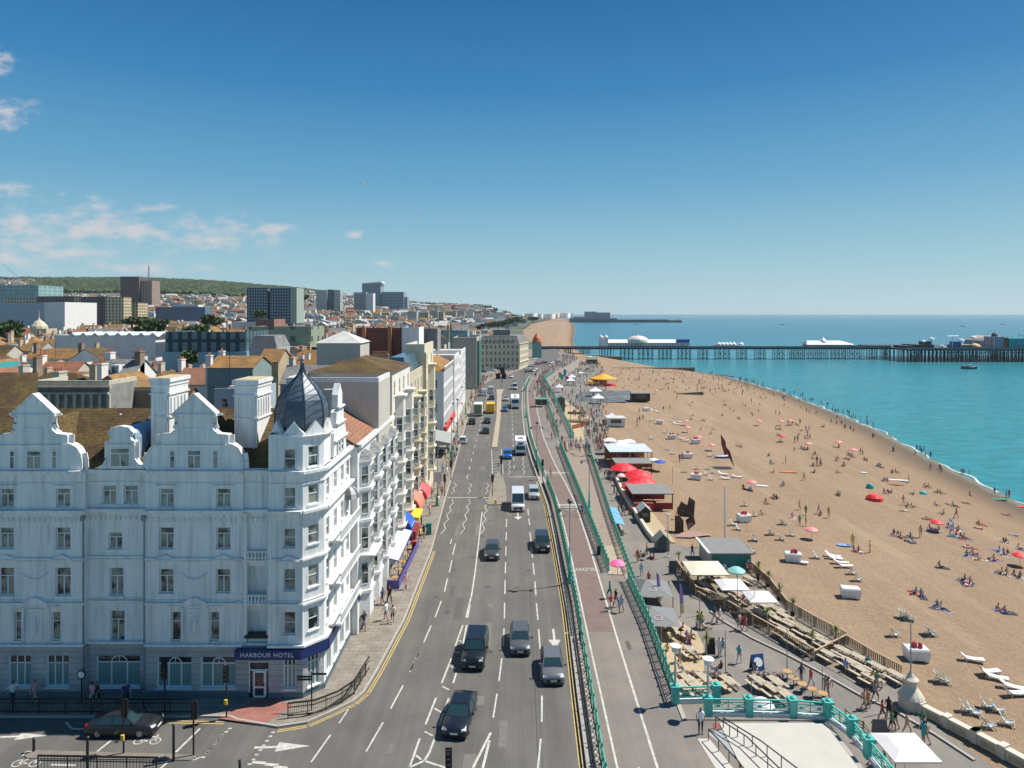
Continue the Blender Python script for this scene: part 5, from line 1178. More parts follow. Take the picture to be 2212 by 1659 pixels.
pbox('low green glazed hall behind the terraces', 945, 1010, 716, 330, 14, W_GG)
t = pbox('white factory roofed hall with row of triangular rooflights', 117, 336, 727, 230, 18, WBR, name='hall', z0=0)
for i in range(9):
 x = -150+i*3.9; MB().poly([(x, 229.8, 21.3), (x+3.4, 229.8, 21.3), (x+1.7, 229.8, 22.7)]).poly([(x+3.4, 229.8, 21.3), (x+3.4, 247, 21.3), (x+1.7, 247, 22.7), (x+1.7, 229.8, 22.7)]).poly([(x, 247, 21.3), (x, 229.8, 21.3), (x+1.7, 229.8, 22.7), (x+1.7, 247, 22.7)]).build('rooflight', [mat('zinc_pale', (.5, .55, .58), .4)], t)
pbox('large white and blue windowless cinema box', -25, 96, 655, 520, 40, BLUEG, ); pbox('white windowless box coloured as the sunlit face of the cinema', 96, 140, 654, 519, 40, WBR)  # white box puts the sunlit face of the cinema into wall colour
pbox('pale green glass hospital block at the far left', -40, 83, 617, 900, 50, W_GG); pbox('cream low wing below the green glass block', 8, 96, 645, 760, 30, W_YL)
pbox('dark brown and cream flats left of the cinema roof', 80, 160, 641, 700, 12, W_BR); pbox('yellow block coloured as the sunlit face between dark brown flats', 160, 176, 641, 699, 14, W_YL)  # brown and yellow wall colours stand for shaded and sunlit faces
pbox('dark brown flats left of the twin towers', 175, 231, 642, 690, 12, W_BR); pbox('cream and pink block with balconies coloured as sunlit face of dark flats', 227, 267, 643, 680, 14, W_YL)  # yellow wall colour carries the sunlit right face, brown the shaded front
pbox('small yellow block at the foot of the brown tower', 273, 298, 655, 720, 20, W_YL)
t = pbox('dark brown high rise of the twin towers', 260, 300, 598, 1100, 26, W_T2, name='tower_block', cat='tower'); pbox('tan sunlit high rise of the twin towers', 301, 328, 607, 1105, 26, W_T3, name='tower_block', cat='tower')
pbox('blue flat roofed arena hall', 336, 443, 664, 750, 14, mat('arena_blue', (.1, .16, .25), .5)); pbox('white shallow domed arena roof', 372, 428, 659, 790, 14, WBR)
pbox('left tower of the pair of blue grey high rises', 533, 578, 623, 650, 22, W_T1, name='tower_block', cat='tower'); t = pbox('right wider tower of the pair of blue grey high rises', 583, 640, 623, 650, 22, W_T1, name='tower_block', cat='tower')
MB().box(AT(628, 0, 650)[0], AT(641, 0, 650)[0], 649.6, 672.3, 20, 53.8).build('lit_edge', mat('lit_edge_green', (.3, .36, .3), .7), t)  # pale strip added as the sunlit right edge of the tower
for i, (a, c, yt, D_, m, lb) in enumerate([(683, 706, 627, 1200, W_WT, 'left part of the white high rise trio'), (707, 720, 626, 1205, W_T1, 'dark middle part of the white high rise trio'), (721, 735, 627, 1200, W_WT, 'right part of the white high rise trio'), (764, 790, 632, 1300, W_WT, 'pale tower in front of the hospital'), (790, 806, 634, 1290, WBR, 'bright cream slab tower in front of the hospital')]):
 pbox(lb, a, c, yt, D_, 20, m, name='tower_block', cat='tower')
t = pbox('hospital with curved white top floor on the skyline', 782, 822, 613, 1600, 40, W_HS, name='hospital', cat='hospital')
MB().slab([(AT(782, 0, 1598)[0], 1598, 99.5), (AT(826, 0, 1598)[0], 1598, 101), (AT(823, 0, 1598)[0], 1598, 104.5), (AT(782, 0, 1598)[0], 1598, 101)], (0, 1, 0), 40).build('roof_canopy', WBR, t)
pbox('wide grey hospital wing stepping down on the skyline', 824, 872, 631, 1600, 40, W_HS, name='hospital', cat='hospital'); pbox('small grey block at the right end of the hospital', 872, 880, 642, 1610, 30, W_HS, name='hospital', cat='hospital')
pbox('red brick hall in front of the blue grey towers', 552, 592, 691, 400, 20, BRK); pbox('white sloped hall beside the red brick hall', 500, 552, 697, 420, 20, WBR)
def arcade(t):
 x0, x1 = AT(72, 0, 75)[0], AT(236, 0, 75)[0]; b = MB(); n_ = 9
 for i in range(n_+1): x = x0+(x1-x0)*i/n_; b.box(x-.16, x+.16, 74.78, 75, 17.5, 20.2)
 b.box(x0, x1, 74.7, 75, 20.2, 20.4).box(x0, x1+.3, 74.6, 75, 20.9, 21.1); b.build('pilasters', MATS['weathered_cap'], t)
pbox('weathered grey parapet block just behind the hotel roof', 72, 236, 832, 75, 5.5, mat('weathered_stone', (.24, .24, .22), .9, var=.35, scale=1.2, streak=.3), trim=mat('weathered_cap', (.5, .46, .36), .9, var=.3), extra=arcade)
pbox('dark brick block with three small white windows behind the hotel chimney', 240, 330, 845, 80, 5, BRK2, wf=(4, 1, .8, 1.2, 14.5), trim=YBRK)
pbox('pale grey block with thick white piers behind the second hotel chimney', 618, 818, 826, 70, 6.5, TAN, trim=WBR)
t = pbox('cream exotic domed hall with spire left of the rooflit hall', 66, 100, 712, 380, 9, CREAM, name='domed_hall', z0=0)
MB().lathe([(4.4, 20), (4.2, 22), (2.6, 24.2), (.8, 25.6), (.2, 27), (.1, 31)], AT(83, 0, 384)[0], 384.5, 10).build('dome', CREAM, t)
pbox('teal roofed low garden building at the left edge', -20, 18, 800, 150, 8, WBR, 'gable', mat('teal_roof', (.05, .3, .28), .5), 1.6)
mx_, my_, mz_ = AT(321.5, 603, 3000); t = MB()
for i in range(8): z = mz_-6+i*8.6; w = 4.2*(1-i/9); w2 = 4.2*(1-(i+1)/9); 
for s in ((-1, -1), (1, -1), (1, 1), (-1, 1)): t.tube((mx_+s[0]*4, my_+s[1]*4, mz_-8), (mx_+s[0]*.7, my_+s[1]*.7, mz_+60), .8, .5, 4)
for i in range(9):
 k = 4*(1-i*.092); z = mz_-4+i*7.2
 t.tube((mx_-k, my_-k, z), (mx_+k, my_-k, z+5), .5, n=4); t.tube((mx_+k, my_-k, z), (mx_-k, my_-k, z+5), .5, n=4)
tag(t.build('radio_mast', mat('mast_steel', (.25, .25, .27), .6)), 'tall lattice radio mast on the wooded hill behind the brown tower', 'mast')
a = AT(40, 600, 1400); c = AT(4, 569, 1400); t = thing('tower_crane', 'thin tower crane jib rising at the left edge of the skyline', 'crane', (a[0], 1400, a[2]-30))
MB().tube((a[0], 1400, a[2]-40), (a[0], 1400, a[2]+2), .7, n=4).build('mast', MATS['mast_steel'], t); MB().tube(a, c, .6, .4, 4).build('jib', MATS['mast_steel'], t)
LMC = [('the dark glazed block', -75, 178), ('the green and beige slab', -90, 268), ('the rooflit hall', -140, 238), ('the red brick warehouse', -36, 195), ('the cinema box', -360, 540), ('the blue grey high rises', -225, 660),
       ('the red brick hall', -145, 410), ('the hotel chimneys', -33, 80), ('the weathered parapet block', -50, 76), ('the domed hall', -262, 385), ('the pyramid roofed house', -32, 128), ('the brown concrete block', -30, 270),
       ('the cream mansard hotel', -20, 380), ('the ochre roofed house', -48, 118), ('the arena', -360, 760), ('the white hall', -160, 430), ('the teal roofed building', -108, 152), ('the low green glazed hall', -30, 335)]
HP = {}
WALLS = [('white', WBR), ('cream', CREAM), ('grey', GREYR), ('tan', TAN), ('brown brick', BRK2), ('red brick', BRK), ('pale cream', CREAM2), ('blue grey', BLUEG), ('white painted', WBR)]
ROOFS = [('ochre tiled', OCH), ('slate', SLATE), ('orange tiled', ORT), ('brown tiled', MOSS), ('grey felt', FLAT), ('pale flat', PALE), ('red tiled', RED), ('ochre', OCH)]
def hits(x0, x1, y0, y1, g=.3):
 return any(x0 < c+g and x1 > a-g and y0 < d+g and y1 > b_-g for a, c, b_, d in FOOT)
def house(x0, x1, y0, y1, z1, wi, ri, ridge, near, rr, flat):
 wn, wm = WALLS[wi]; rn, rm = ROOFS[ri]; z0 = terr((x0+x1)/2, y0)-.5
 t = thing('house', None, 'house', ((x0+x1)/2, (y0+y1)/2, max(z0, 0)))
 b = MB(); r = MB()
 if near and z1 < 40: fac1(b, x0, y0, 0, x1-x0, z1-6.2, z1, grid(x1-x0, z1-6., z1-.1, 3 if x1-x0 > 8 else 2, 2, .95, 1.35), t); b.poly([(x0, y0, z0), (x1, y0, z0), (x1, y0, z1-6.2), (x0, y0, z1-6.2)])
 else: b.poly([(x0, y0, z0), (x1, y0, z0), (x1, y0, z1), (x0, y0, z1)])
 b.poly([(x1, y0, z0), (x1, y1, z0), (x1, y1, z1), (x1, y0, z1)]); b.poly([(x1, y1, z0), (x0, y1, z0), (x0, y1, z1), (x1, y1, z1)]); b.poly([(x0, y1, z0), (x0, y0, z0), (x0, y0, z1), (x0, y1, z1)])
 rh = (y1-y0 if ridge == 'x' else x1-x0)*.33
 if flat: r.box(x0+.2, x1-.2, y0+.2, y1-.2, z1-.1, z1+.1); b.prism([(x0, y0), (x1, y0), (x1, y0+.2), (x0, y0+.2)], z1-.01, z1+.5); b.prism([(x1-.2, y0+.2), (x1, y0+.2), (x1, y1), (x1-.2, y1)], z1-.01, z1+.5)
 elif rr.random() < .25: hip(r, x0, x1, y0, y1, z1, rh, ridge=ridge)
 else: gabled(r, x0, x1, y0, y1, z1, rh, ridge, wb=b)
 b.build('wall', wm, t); r.build('roof', rm, t)
 nch = rr.choice((1, 1, 2)) if not flat else rr.choice((0, 1))
 for i in range(nch):
  cx = x0+.5 if i == 0 else x1-.5
  brickchim(t, cx, (y0+y1)/2+rr.uniform(-1, 1), z1, .7 if rr.random() < .5 else 1., 1.6, rh+rr.uniform(.8, 1.6), rr.choice((BRK2, WBR, TAN, YBRK)), 4 if near else 3)
 if near and not flat and ridge == 'x' and rr.random() < .4:
  xm = (x0+x1)/2; d = MB().box(xm-.8, xm+.8, y0+.6, y0+2.4, z1+.2, z1+1.9).build('dormer', WBR, t); pw1(d, xm, y0+.57, z1+.5, 0, 1., 1.1)
 if near and rr.random() < .45:
  ax, ay, az = x0+.6, (y0+y1)/2, z1+rh+1.2; a_ = MB().tube((ax, ay, z1), (ax, ay, az+1.6), .04, n=4).bar((ax-.6, ay, az+1.5), (ax+.6, ay, az+1.5), .04, .04)
  for k in range(4): a_.bar((ax-.5+k*.33, ay-.3, az+1.5), (ax-.5+k*.33, ay+.3, az+1.5), .03, .03)
  a_.build('aerial', DARK, t)
 if flat and near:
  for k in range(rr.randrange(1, 4)): q = rr.uniform(x0+1, x1-1.5); MB().box(q, q+rr.uniform(.5, 1.4), y0+1.5, y0+2.6, z1+.1, z1+rr.uniform(.5, 1.1)).build('roof_unit', PALE, t)
 describe(t, f'{wn} house with {rn} roof', (x0+x1)/2, (y0+y1)/2, LMC, 'old town houses behind the seafront')
 return t
def city():
 rr = random.Random(11); D_ = 84.; nh = 0; row = 0
 while D_ < 640 and nh < 292:
  dep = 6.8+D_*.01; xl = -.78*D_-4; x = xl+rr.uniform(0, 3)
  lim = -27 if D_ < 230 else (-24 if D_ < 340 else -20)
  if 118 < D_ < 150: lim = -24
  while x < lim:
   w = rr.uniform(4.5, 8.5)*(1+D_/700) if rr.random() < .85 else rr.uniform(12, 20)
   if x+w > lim: break
   zt = rr.uniform(15.3, 18.2) if D_ < 125 else rr.uniform(12.5, 15.8) if D_ < 172 else rr.uniform(11, 17)
   zt += max(0, terr(x, D_))
   yo = rr.uniform(-1., 1.)
   if not hits(x, x+w, D_+yo, D_+yo+dep):
    flat = rr.random() < .22
    ri = rr.choice((4, 5, 5)) if flat else rr.choice((0, 0, 0, 1, 1, 2, 3, 3, 0, 6))
    house(x, x+w, D_+yo, D_+yo+dep, zt, rr.randrange(len(WALLS)), ri, 'x' if rr.random() < .62 else 'y', D_ < 190, rr, flat); nh += 1
    FOOT.append((x, x+w, D_+yo, D_+yo+dep))
   x += w+(rr.uniform(0, 1.2) if rr.random() < .6 else rr.uniform(2, 6))
  D_ += dep+rr.uniform(1.5, 3.5)+D_*.02
 print('HOUSES', nh, D_)
 return D_, nh
DN, NH = city()
def far_houses():
 rr = random.Random(5); b = MB(); D_ = min(330., DN)
 ms = [WBR, CREAM, BRK, TAN, GREYR, SLATE, OCH, RED, PALE, mat('far_white', (.62, .6, .56), .8)]
 while D_ < 2700:
  xl = -.8*D_; x = xl; far = D_ > DN
  lim = min(interp(XIN, D_)-(42 if D_ > 640 else 45), 1e9)
  if D_ < 640: lim = min(lim, 5)
  while x < lim:
   w = rr.uniform(7, 16)*(1+D_/2500); t = CX+F*x/D_
   zt = terr(x, D_)
   slope = zt > 62 and 60 < t < 640
   if far and not slope and rr.random() < (.92 if D_ < 640 else .8 if D_ < 1700 else .6) and not hits(x, x+w, D_, D_+9):
    h = rr.uniform(7, 13)*(1.15 if x > -200 else 1); d = 9; wm = rr.choice((0, 0, 1, 1, 2, 3, 4, 9, 9)); rm = rr.choice((5, 6, 6, 7, 8, 5))
    n0 = len(b.v); b.box(x, x+w, D_, D_+d, zt-3, zt+h, wm)
    if rr.random() < .75:
     if rr.random() < .6: rh = 3.; b.poly([(x, D_, zt+h), (x+w, D_, zt+h), (x+w, D_+d/2, zt+h+rh), (x, D_+d/2, zt+h+rh)], rm); b.poly([(x+w, D_, zt+h), (x+w, D_+d, zt+h), (x+w, D_+d/2, zt+h+rh)], wm); b.poly([(x+w, D_+d, zt+h), (x, D_+d, zt+h), (x, D_+d/2, zt+h+rh), (x+w, D_+d/2, zt+h+rh)], rm)
     else: xm = x+w/2; rh = 3.; b.poly([(x, D_, zt+h), (x+w, D_, zt+h), (xm, D_, zt+h+rh)], wm); b.poly([(x+w, D_, zt+h), (x+w, D_+d, zt+h), (xm, D_+d, zt+h+rh), (xm, D_, zt+h+rh)], rm); b.poly([(x, D_+d, zt+h), (x, D_, zt+h), (xm, D_, zt+h+rh), (xm, D_+d, zt+h+rh)], rm)
     b.box(x+.5, x+1.8, D_+3, D_+5, zt+h, zt+h+4.2, rr.choice((2, 3, 0)))
    else: b.poly([(x, D_, zt+h+.02), (x+w, D_, zt+h+.02), (x+w, D_+d, zt+h+.02), (x, D_+d, zt+h+.02)], 8)
    if D_ < 1300 and rr.random() < .9:
     for k in range(int(w/3.2)):
      for zz in (h-2.4, h-5.2): b.poly([(x+1+k*3.2, D_-.05, zt+zz), (x+2.1+k*3.2, D_-.05, zt+zz), (x+2.1+k*3.2, D_-.05, zt+zz+1.5), (x+1+k*3.2, D_-.05, zt+zz+1.5)], 10)
   x += w+rr.uniform(0, 5)
  D_ += 14+D_*.014
 ms.append(GLD)
 tag(b.build('distant_houses', ms, world=False), 'mass of small far houses and terraces climbing the hillside behind the old town', 'houses', kind='stuff')
far_houses()
for i, (a, c, yt, D_, m) in enumerate([(930, 946, 671, 1250, W_WT), (947, 958, 674, 1180, W_YL), (962, 985, 674, 1400, W_YL), (988, 1003, 672, 1500, W_WT), (1008, 1022, 676, 1480, WBR), (1026, 1040, 673, 1700, W_YL), (1044, 1058, 674, 1750, W_WT), (905, 925, 676, 1100, W_YL), (1062, 1078, 677, 1800, WBR), (880, 900, 674, 1000, W_WT)]):
 t = pbox('', a, c, yt, D_, 18, m, name='seafront_terrace', group='pale terraces along the far coast road', foot=False)
 t['label'] = f'{["white", "yellow", "cream", "grey white", "bright white", "ochre", "pale grey", "pale yellow", "snow white", "off white"][i]} far seafront terrace, {NUM[sorted([930, 947, 962, 988, 1008, 1026, 1044, 905, 1062, 880]).index(a)]} from the left along the coast road'
FOL = mat('foliage', (.03, .055, .014), .9, var=.5, scale=.05, col2=(.05, .075, .02), det=8)
FOLD = mat('foliage_dark', (.022, .042, .012), .9, var=.45, scale=.3, col2=(.04, .06, .018))
def clump(b, x, y, z, r, rr, n=7, m=0, hh=1.):
 """irregular crown lump"""
 base = len(b.v); rings = 4
 for j in range(rings+1):
  ph = math.pi*(j/rings)
  for i in range(n):
   th = 2*math.pi*i/n+j*.3; k = r*rr.uniform(.75, 1.2)
   b.v.append((x+k*math.sin(ph)*math.cos(th), y+k*math.sin(ph)*math.sin(th), z+k*math.cos(ph)*hh))
 for j in range(rings):
  for i in range(n):
   i2 = (i+1) % n; b.f.append((base+j*n+i, base+(j+1)*n+i, base+(j+1)*n+i2, base+j*n+i2)); b.m.append(m)
rr = random.Random(3); b = MB()
for _ in range(5200):
 t = rr.uniform(40, 720); Y = rr.uniform(1900, 3060); X = (t-CX)/F*Y; z = terr(X, Y)
 if z < 58 and rr.random() > .06: continue
 clump(b, X, Y, z+3, rr.uniform(8, 17), rr, 6, 0 if rr.random() < .8 else 1, .6)
for _ in range(420):
 t = rr.uniform(-50, 1100); Y = rr.uniform(2850, 3000); X = (t-CX)/F*Y
 for k in range(rr.randrange(1, 4)): clump(b, X+k*9, Y, terr(X, Y)+4, rr.uniform(5, 10), rr, 6, 1, .8)
tag(b.build('woods', [FOL, FOLD], world=False, smooth=True), 'dark green woods covering the hill above the town', 'woods', kind='stuff')
TR = []
def leafy(b, cx, cy, cz, rx, rz, n, rr, s=.5, m=0):
 for _ in range(n):
  while True:
   u, v_, w_ = (rr.uniform(-1, 1) for _ in range(3)); q = u*u+v_*v_+w_*w_
   if .15 < q < 1: break
  k = .75+.25*math.sin(u*7+w_*5); p = Vector((cx+u*rx*k, cy+v_*rx*k, cz+w_*rz*k)); a = Vector((rr.uniform(-1, 1), rr.uniform(-1, 1), rr.uniform(-.3, 1))).normalized(); c = a.orthogonal().normalized()*s*rr.uniform(.6, 1.3); d = a.cross(c)*rr.uniform(.6, 1)
  b.poly([p-c-d, p+c-d*.6, p+c*.7+d, p-c*.8+d], m)
def tree(x, y, z, h, r, name='tree'):
 t = thing(name, None, 'tree', (x, y, z)); MB().tube((x, y, z-1), (x, y, z+h*.45), r*.12, r*.07, 6).tube((x, y, z+h*.4), (x+r*.4, y, z+h*.7), r*.06, r*.03, 5).tube((x, y, z+h*.4), (x-r*.4, y+.3, z+h*.7), r*.06, r*.03, 5).build('trunk', BRK2, t)
 b = MB(); n = 260
 for k in range(5): leafy(b, x+rr.uniform(-.4, .4)*r, y+rr.uniform(-.4, .4)*r, z+h*.62+rr.uniform(-.15, .22)*h, r*.62, h*.24, n, rr, r*.13, k % 2)
 b.build('crown', [mat('tree_leaf', (.06, .1, .028), .9, var=.4, scale=.6), mat('tree_leaf_dark', (.04, .07, .02), .9, var=.4, scale=.6)], t); return t
for px_, py_, D_, h, r in [(285, 694, 420, 6, 7), (303, 695, 425, 6, 8), (322, 697, 422, 5, 7), (345, 699, 428, 5, 7), (320, 715, 300, 9, 7), (8, 715, 300, 12, 7), (420, 716, 300, 7, 7), (404, 774, 150, 4, 2.4), (452, 693, 420, 8, 6), (466, 695, 430, 8, 6), (645, 640, 1300, 20, 22), (1063, 703, 800, 8, 8), (1075, 701, 860, 8, 9), (1087, 698, 950, 8, 9), (1098, 695, 1050, 9, 10), (1040, 706, 740, 7, 7), (1120, 690, 1500, 12, 16), (1150, 690, 1500, 10, 14), (560, 680, 560, 9, 7), (600, 645, 900, 8, 8)]:
 a = AT(px_, py_, D_); z = a[2]-h*.6; t = tree(a[0], D_, z, h, r); describe(t, 'round green tree', a[0], D_, LMC+[('the far beach road', -20, 900)], 'trees among the roofs')
CH = mat('chalk', (.9, .86, .78), .8, var=.1, scale=.02)
b = MB(); 
for a, c, yt, yb in [(1128, 1170, 677, 685), (1170, 1208, 678, 684), (1206, 1240, 676, 683)]:
 p, q = AT(a, yt, 3300), AT(c, yt, 3300); n = 10
 for i in range(n):
  u0, u1 = i/n, (i+1)/n; x0 = p[0]+(q[0]-p[0])*u0; x1 = p[0]+(q[0]-p[0])*u1; h0 = (AT(0, yb, 3300)[2], p[2]-3+3*math.sin(u0*math.pi)); 
  b.prism([(x0, 3300+20*math.sin(u0*9)), (x1, 3300+20*math.sin(u1*9)), (x1, 3400), (x0, 3400)], h0[0]-10, h0[1], 0)
structure(b.build('cliffs', CH, world=False))
t = thing('marina', 'far marina breakwater with two blocks of flats on it', 'marina', (300, 2900, -8.5))
DKS = mat('breakwater_stone', (.08, .11, .13), .8, var=.3, scale=.05)
p, q = AT(1236, 694, 3050), AT(1468, 693, 3050)
b = MB().box(p[0], q[0]-60, 3000, 3040, -9, 4); b.box(q[0]-70, q[0], 3005, 3030, -9, .5); b.box(p[0], p[0]+200, 3040, 3200, -9, 9)
b.build('breakwater', DKS, t); WM = win_wall('marina_flats', (.2, .27, .32), (.4, .45, .48), .12, .25, wx=.2, wz=.3)
for x0, x1, y0 in ((1264, 1289, 673), (1290, 1318, 675), (1240, 1262, 684)): a, c = AT(x0, y0, 3100), AT(x1, y0, 3100); MB().box(a[0], c[0], 3100, 3140, -4, a[2]).build('flats', WM, t)
x = AT(1466, 0, 3010)[0]; MB().lathe([(3, 0), (2, 6), (1.5, 9)], x, 3015, 8).build('beacon', DKS, t)
BODY = mat('car_paint', (.1, .1, .1), .32, .25, var=.02, objcol=True, coat=.6)
CGL = mat('car_glass', (.02, .045, .05), .1, var=.02, spec=.9)
TYRE = mat('tyre_rubber', (.015, .015, .015), .9)
RIMM = mat('wheel_alloy', (.35, .35, .36), .35, .7)
LAMP = mat('lamp_lens', (.75, .77, .8), .15, coat=.5)
AMBR = mat('amber_lens', (.7, .22, .03), .25)
REDL = mat('red_lens', (.35, .01, .01), .25)
PLT = mat('plate_white', (.7, .7, .66), .5)
PLY = mat('plate_yellow', (.7, .55, .1), .5)
BLKP = mat('black_plastic', (.018, .018, .02), .6)
def car(name, label, L=4.3, W=1.8, h=1.45, kind='hatch', color=(.1, .1, .11), cat='car', group='cars and vans on the seafront road', loc=(0, 0, 0), rz=0.):
 """front points to -Y in local space; ground at z = 0"""
 t = thing(name, label, cat, (0, 0, 0), 0, group); del t['_o']; t.location = loc; t.rotation_euler = (0, 0, rz)
 y0, y1 = -L/2, L/2; hood = h*.62 if kind != 'van' else h*.5
 P = {'hatch': [(0, .42, .80), (.03, .56, .9), (.12, .60, .98), (.27, .66, 1), (.5, .67, 1), (.8, .68, 1), (.95, .67, .96), (1, .5, .88)],
         'saloon': [(0, .42, .82), (.03, .55, .92), (.12, .6, .98), (.28, .66, 1), (.5, .68, 1), (.78, .7, 1), (.95, .68, .95), (1, .5, .88)],
         'suv': [(0, .42, .86), (.02, .56, .93), (.1, .6, .99), (.27, .64, 1), (.5, .65, 1), (.85, .65, 1), (.98, .64, .97), (1, .5, .94)],
         'van': [(0, .3, .86), (.02, .38, .95), (.08, .43, .99), (.2, .5, 1), (.5, .5, 1), (.9, .5, 1), (1, .5, 1), (1.001, .4, .98)]}[kind]
 b = MB(); ring = []
 for u, zt, wk in P:
  y = y0+L*min(u, 1); w = W/2*wk; z = zt*h
  ring.append([(-w*.94, y, .22), (-w, y, .34), (-w, y, z*.72), (-w*.96, y, z*.93), (-w*.82, y, z), (0, y, z+.03), (w*.82, y, z), (w*.96, y, z*.93), (w, y, z*.72), (w, y, .34), (w*.94, y, .22)])
 n = len(ring[0])
 for r in ring: b.v += r
 for j in range(len(ring)-1):
  for i in range(n-1): a = j*n+i; b.f.append((a, a+n, a+n+1, a+1)); b.m.append(0)
  b.f.append((j*n+n-1, (j+1)*n+n-1, (j+1)*n, j*n)); b.m.append(0)
 b.f.append(tuple(range(n))); b.m.append(0); b.f.append(tuple(range(len(b.v)-1, len(b.v)-n-1, -1))); b.m.append(0)
 body = b.build('body', [BODY], t, world=False, smooth=True)
 G = {'hatch': (.25, .42, .86, .985), 'saloon': (.27, .43, .72, .9), 'suv': (.26, .37, .92, .985), 'van': (.1, .24, .985, 1.0)}[kind]
 zb = h*(.66 if kind != 'van' else .5)-.02; zr = h-.03; w0 = W/2*.95; w1 = W/2*(.74 if kind != 'van' else .9)
 if kind == 'suv': w1 = W/2*.82
 f0, f1, r1, r0 = [y0+L*g for g in G]
 B_ = [(-w0, f0, zb), (w0, f0, zb), (w0, r0, zb), (-w0, r0, zb)]; T_ = [(-w1, f1, zr), (w1, f1, zr), (w1, r1, zr), (-w1, r1, zr)]
 def q(name, pts, o, m, parent): return MB().slab(pts, o, .02, 0).build(name, m, parent, world=False)
 def shrink(p, k=.94):
  c = [sum(x[i] for x in p)/len(p) for i in range(3)]; return [tuple(c[i]+(x[i]-c[i])*k for i in range(3)) for x in p]
 cab = MB()
 for a, c in ((0, 1), (1, 2), (2, 3), (3, 0)): cab.poly([B_[a], B_[c], T_[c], T_[a]])
 k = .93; m_ = [(-w1*k, f1+.12, zr+.05), (w1*k, f1+.12, zr+.05), (w1*k, r1-.1, zr+.05), (-w1*k, r1-.1, zr+.05)]
 for a, c in ((0, 1), (1, 2), (2, 3), (3, 0)): cab.poly([T_[a], T_[c], m_[c], m_[a]])
 cab.poly(m_); cab.build('roof', BODY, t, world=False, smooth=False)
 if kind != 'van' or True: q('windscreen', shrink([B_[0], B_[1], T_[1], T_[0]], .9), (0, -.7, .7), CGL, t)
 if kind == 'van':
  for s in (-1, 1): q('side_window', shrink([(s*w0, f0+.15, zb), (s*w0, f0+1.2, zb), (s*w1, f1+.6, zr-.35), (s*w1, f1+.05, zr-.35)], .9), (s, 0, .2), CGL, t)
 else:
  q('rear_window', shrink([B_[2], B_[3], T_[3], T_[2]], .86), (0, .7, .7), CGL, t)
  for s in (-1, 1):
   ym = (f1+r1)/2+.1
   q('side_window', shrink([(s*w0, f0+.1, zb), (s*w0, ym, zb), (s*w1, ym, zr), (s*w1, f1, zr)], .88), (s, 0, .3), CGL, t)
   q('side_window', shrink([(s*w0, ym, zb), (s*w0, r0-.15, zb), (s*w1, r1, zr), (s*w1, ym, zr)], .86), (s, 0, .3), CGL, t)
 wr = .33 if kind not in ('suv', 'van') else .38
 for sy in (-.31, .3):
  for s in (-1, 1):
   x = s*(W/2-.13); y = L*sy
   wh = MB().tube((x-.11, y, wr), (x+.11, y, wr), wr, n=14).build('wheel', TYRE, t, world=False)
   MB().tube((x+s*.1, y, wr), (x+s*.125, y, wr), wr*.62, n=10).build('rim', RIMM, wh, world=False)
 zl = hood*.82 if kind != 'van' else h*.36
 for s in (-1, 1):
  MB().slab([(s*W*.45, y0+.1, zl-.05), (s*W*.27, y0-.005, zl-.07), (s*W*.27, y0+.02, zl+.07), (s*W*.44, y0+.22, zl+.08)][::s], (0, -1, .2), .03).build('headlight', LAMP, t, world=False)
  MB().box(s*W*.36-.13, s*W*.36+.13, y1-.06, y1+.012, h*.5, h*.6).build('tail_light', REDL, t, world=False)
  MB().box(s*(W/2+.1)-.09, s*(W/2+.1)+.09, f0+.25, f0+.4, zb+.02, zb+.16).build('mirror', BODY, t, world=False)
 MB().box(-W*.3, W*.3, y0-.02, y0+.05, .33, hood*.62).build('grille', BLKP, t, world=False)
 MB().box(-.26, .26, y0-.035, y0-.02, .4, .51).build('number_plate', PLT, t, world=False); MB().box(-.26, .26, y1+.01, y1+.03, .5, .61).build('number_plate', PLY, t, world=False)
 MB().box(-W*.46, W*.46, y0+.02, y1-.02, .16, .26).build('underbody', BLKP, t, world=False)
 for o in t.children_recursive: o.color = (*color, 1)
 return t
def crown_part(t, mk):
 pass
CARS = [
 ('black saloon car with dark glass nearest the camera', 'saloon', 4.75, 1.88, 1.38, (.012, .016, .022), (980, 1600), (-3.4, 51.2)),
 ('black off road car in the lane behind the nearest black saloon', 'suv', 4.9, 1.95, 1.8, (.012, .016, .018), (1020, 1452), (-2.95, 60)),
 ('dark grey hatchback in the middle lane ahead of the black off road car', 'hatch', 4.3, 1.82, 1.46, (.11, .11, .115), (1124, 1420), None),
 ('grey hatchback in the lane beside the railings over the white arrow', 'hatch', 4.3, 1.82, 1.46, (.16, .16, .165), (1196, 1484), None),
 ('dark brown grey hatchback alone in the left lane of the approaching cars', 'hatch', 4.3, 1.82, 1.46, (.07, .068, .065), (1062, 1213), None),
 ('dark tall estate car beside the green railings in the right lane', 'suv', 4.6, 1.85, 1.62, (.03, .034, .04), (1173, 1196), None),
 ('silver estate car next to the white van', 'suv', 4.4, 1.78, 1.5, (.45, .47, .48), (1154, 1081), None),
 ('bright blue hatchback beside the white motorhome', 'hatch', 4.2, 1.85, 1.5, (.01, .12, .5), (1096, 993), None),
 ('blue hatchback beside the white coach', 'hatch', 4.1, 1.8, 1.5, (.03, .12, .25), (1091, 890), None),
 ('silver hatchback behind the blue hatchback by the white coach', 'hatch', 4.1, 1.8, 1.5, (.5, .52, .52), (1093, 867), None),
 ('small white car far off at the start of the bend', 'hatch', 4.1, 1.8, 1.45, (.7, .7, .7), (1102, 817), None),
]
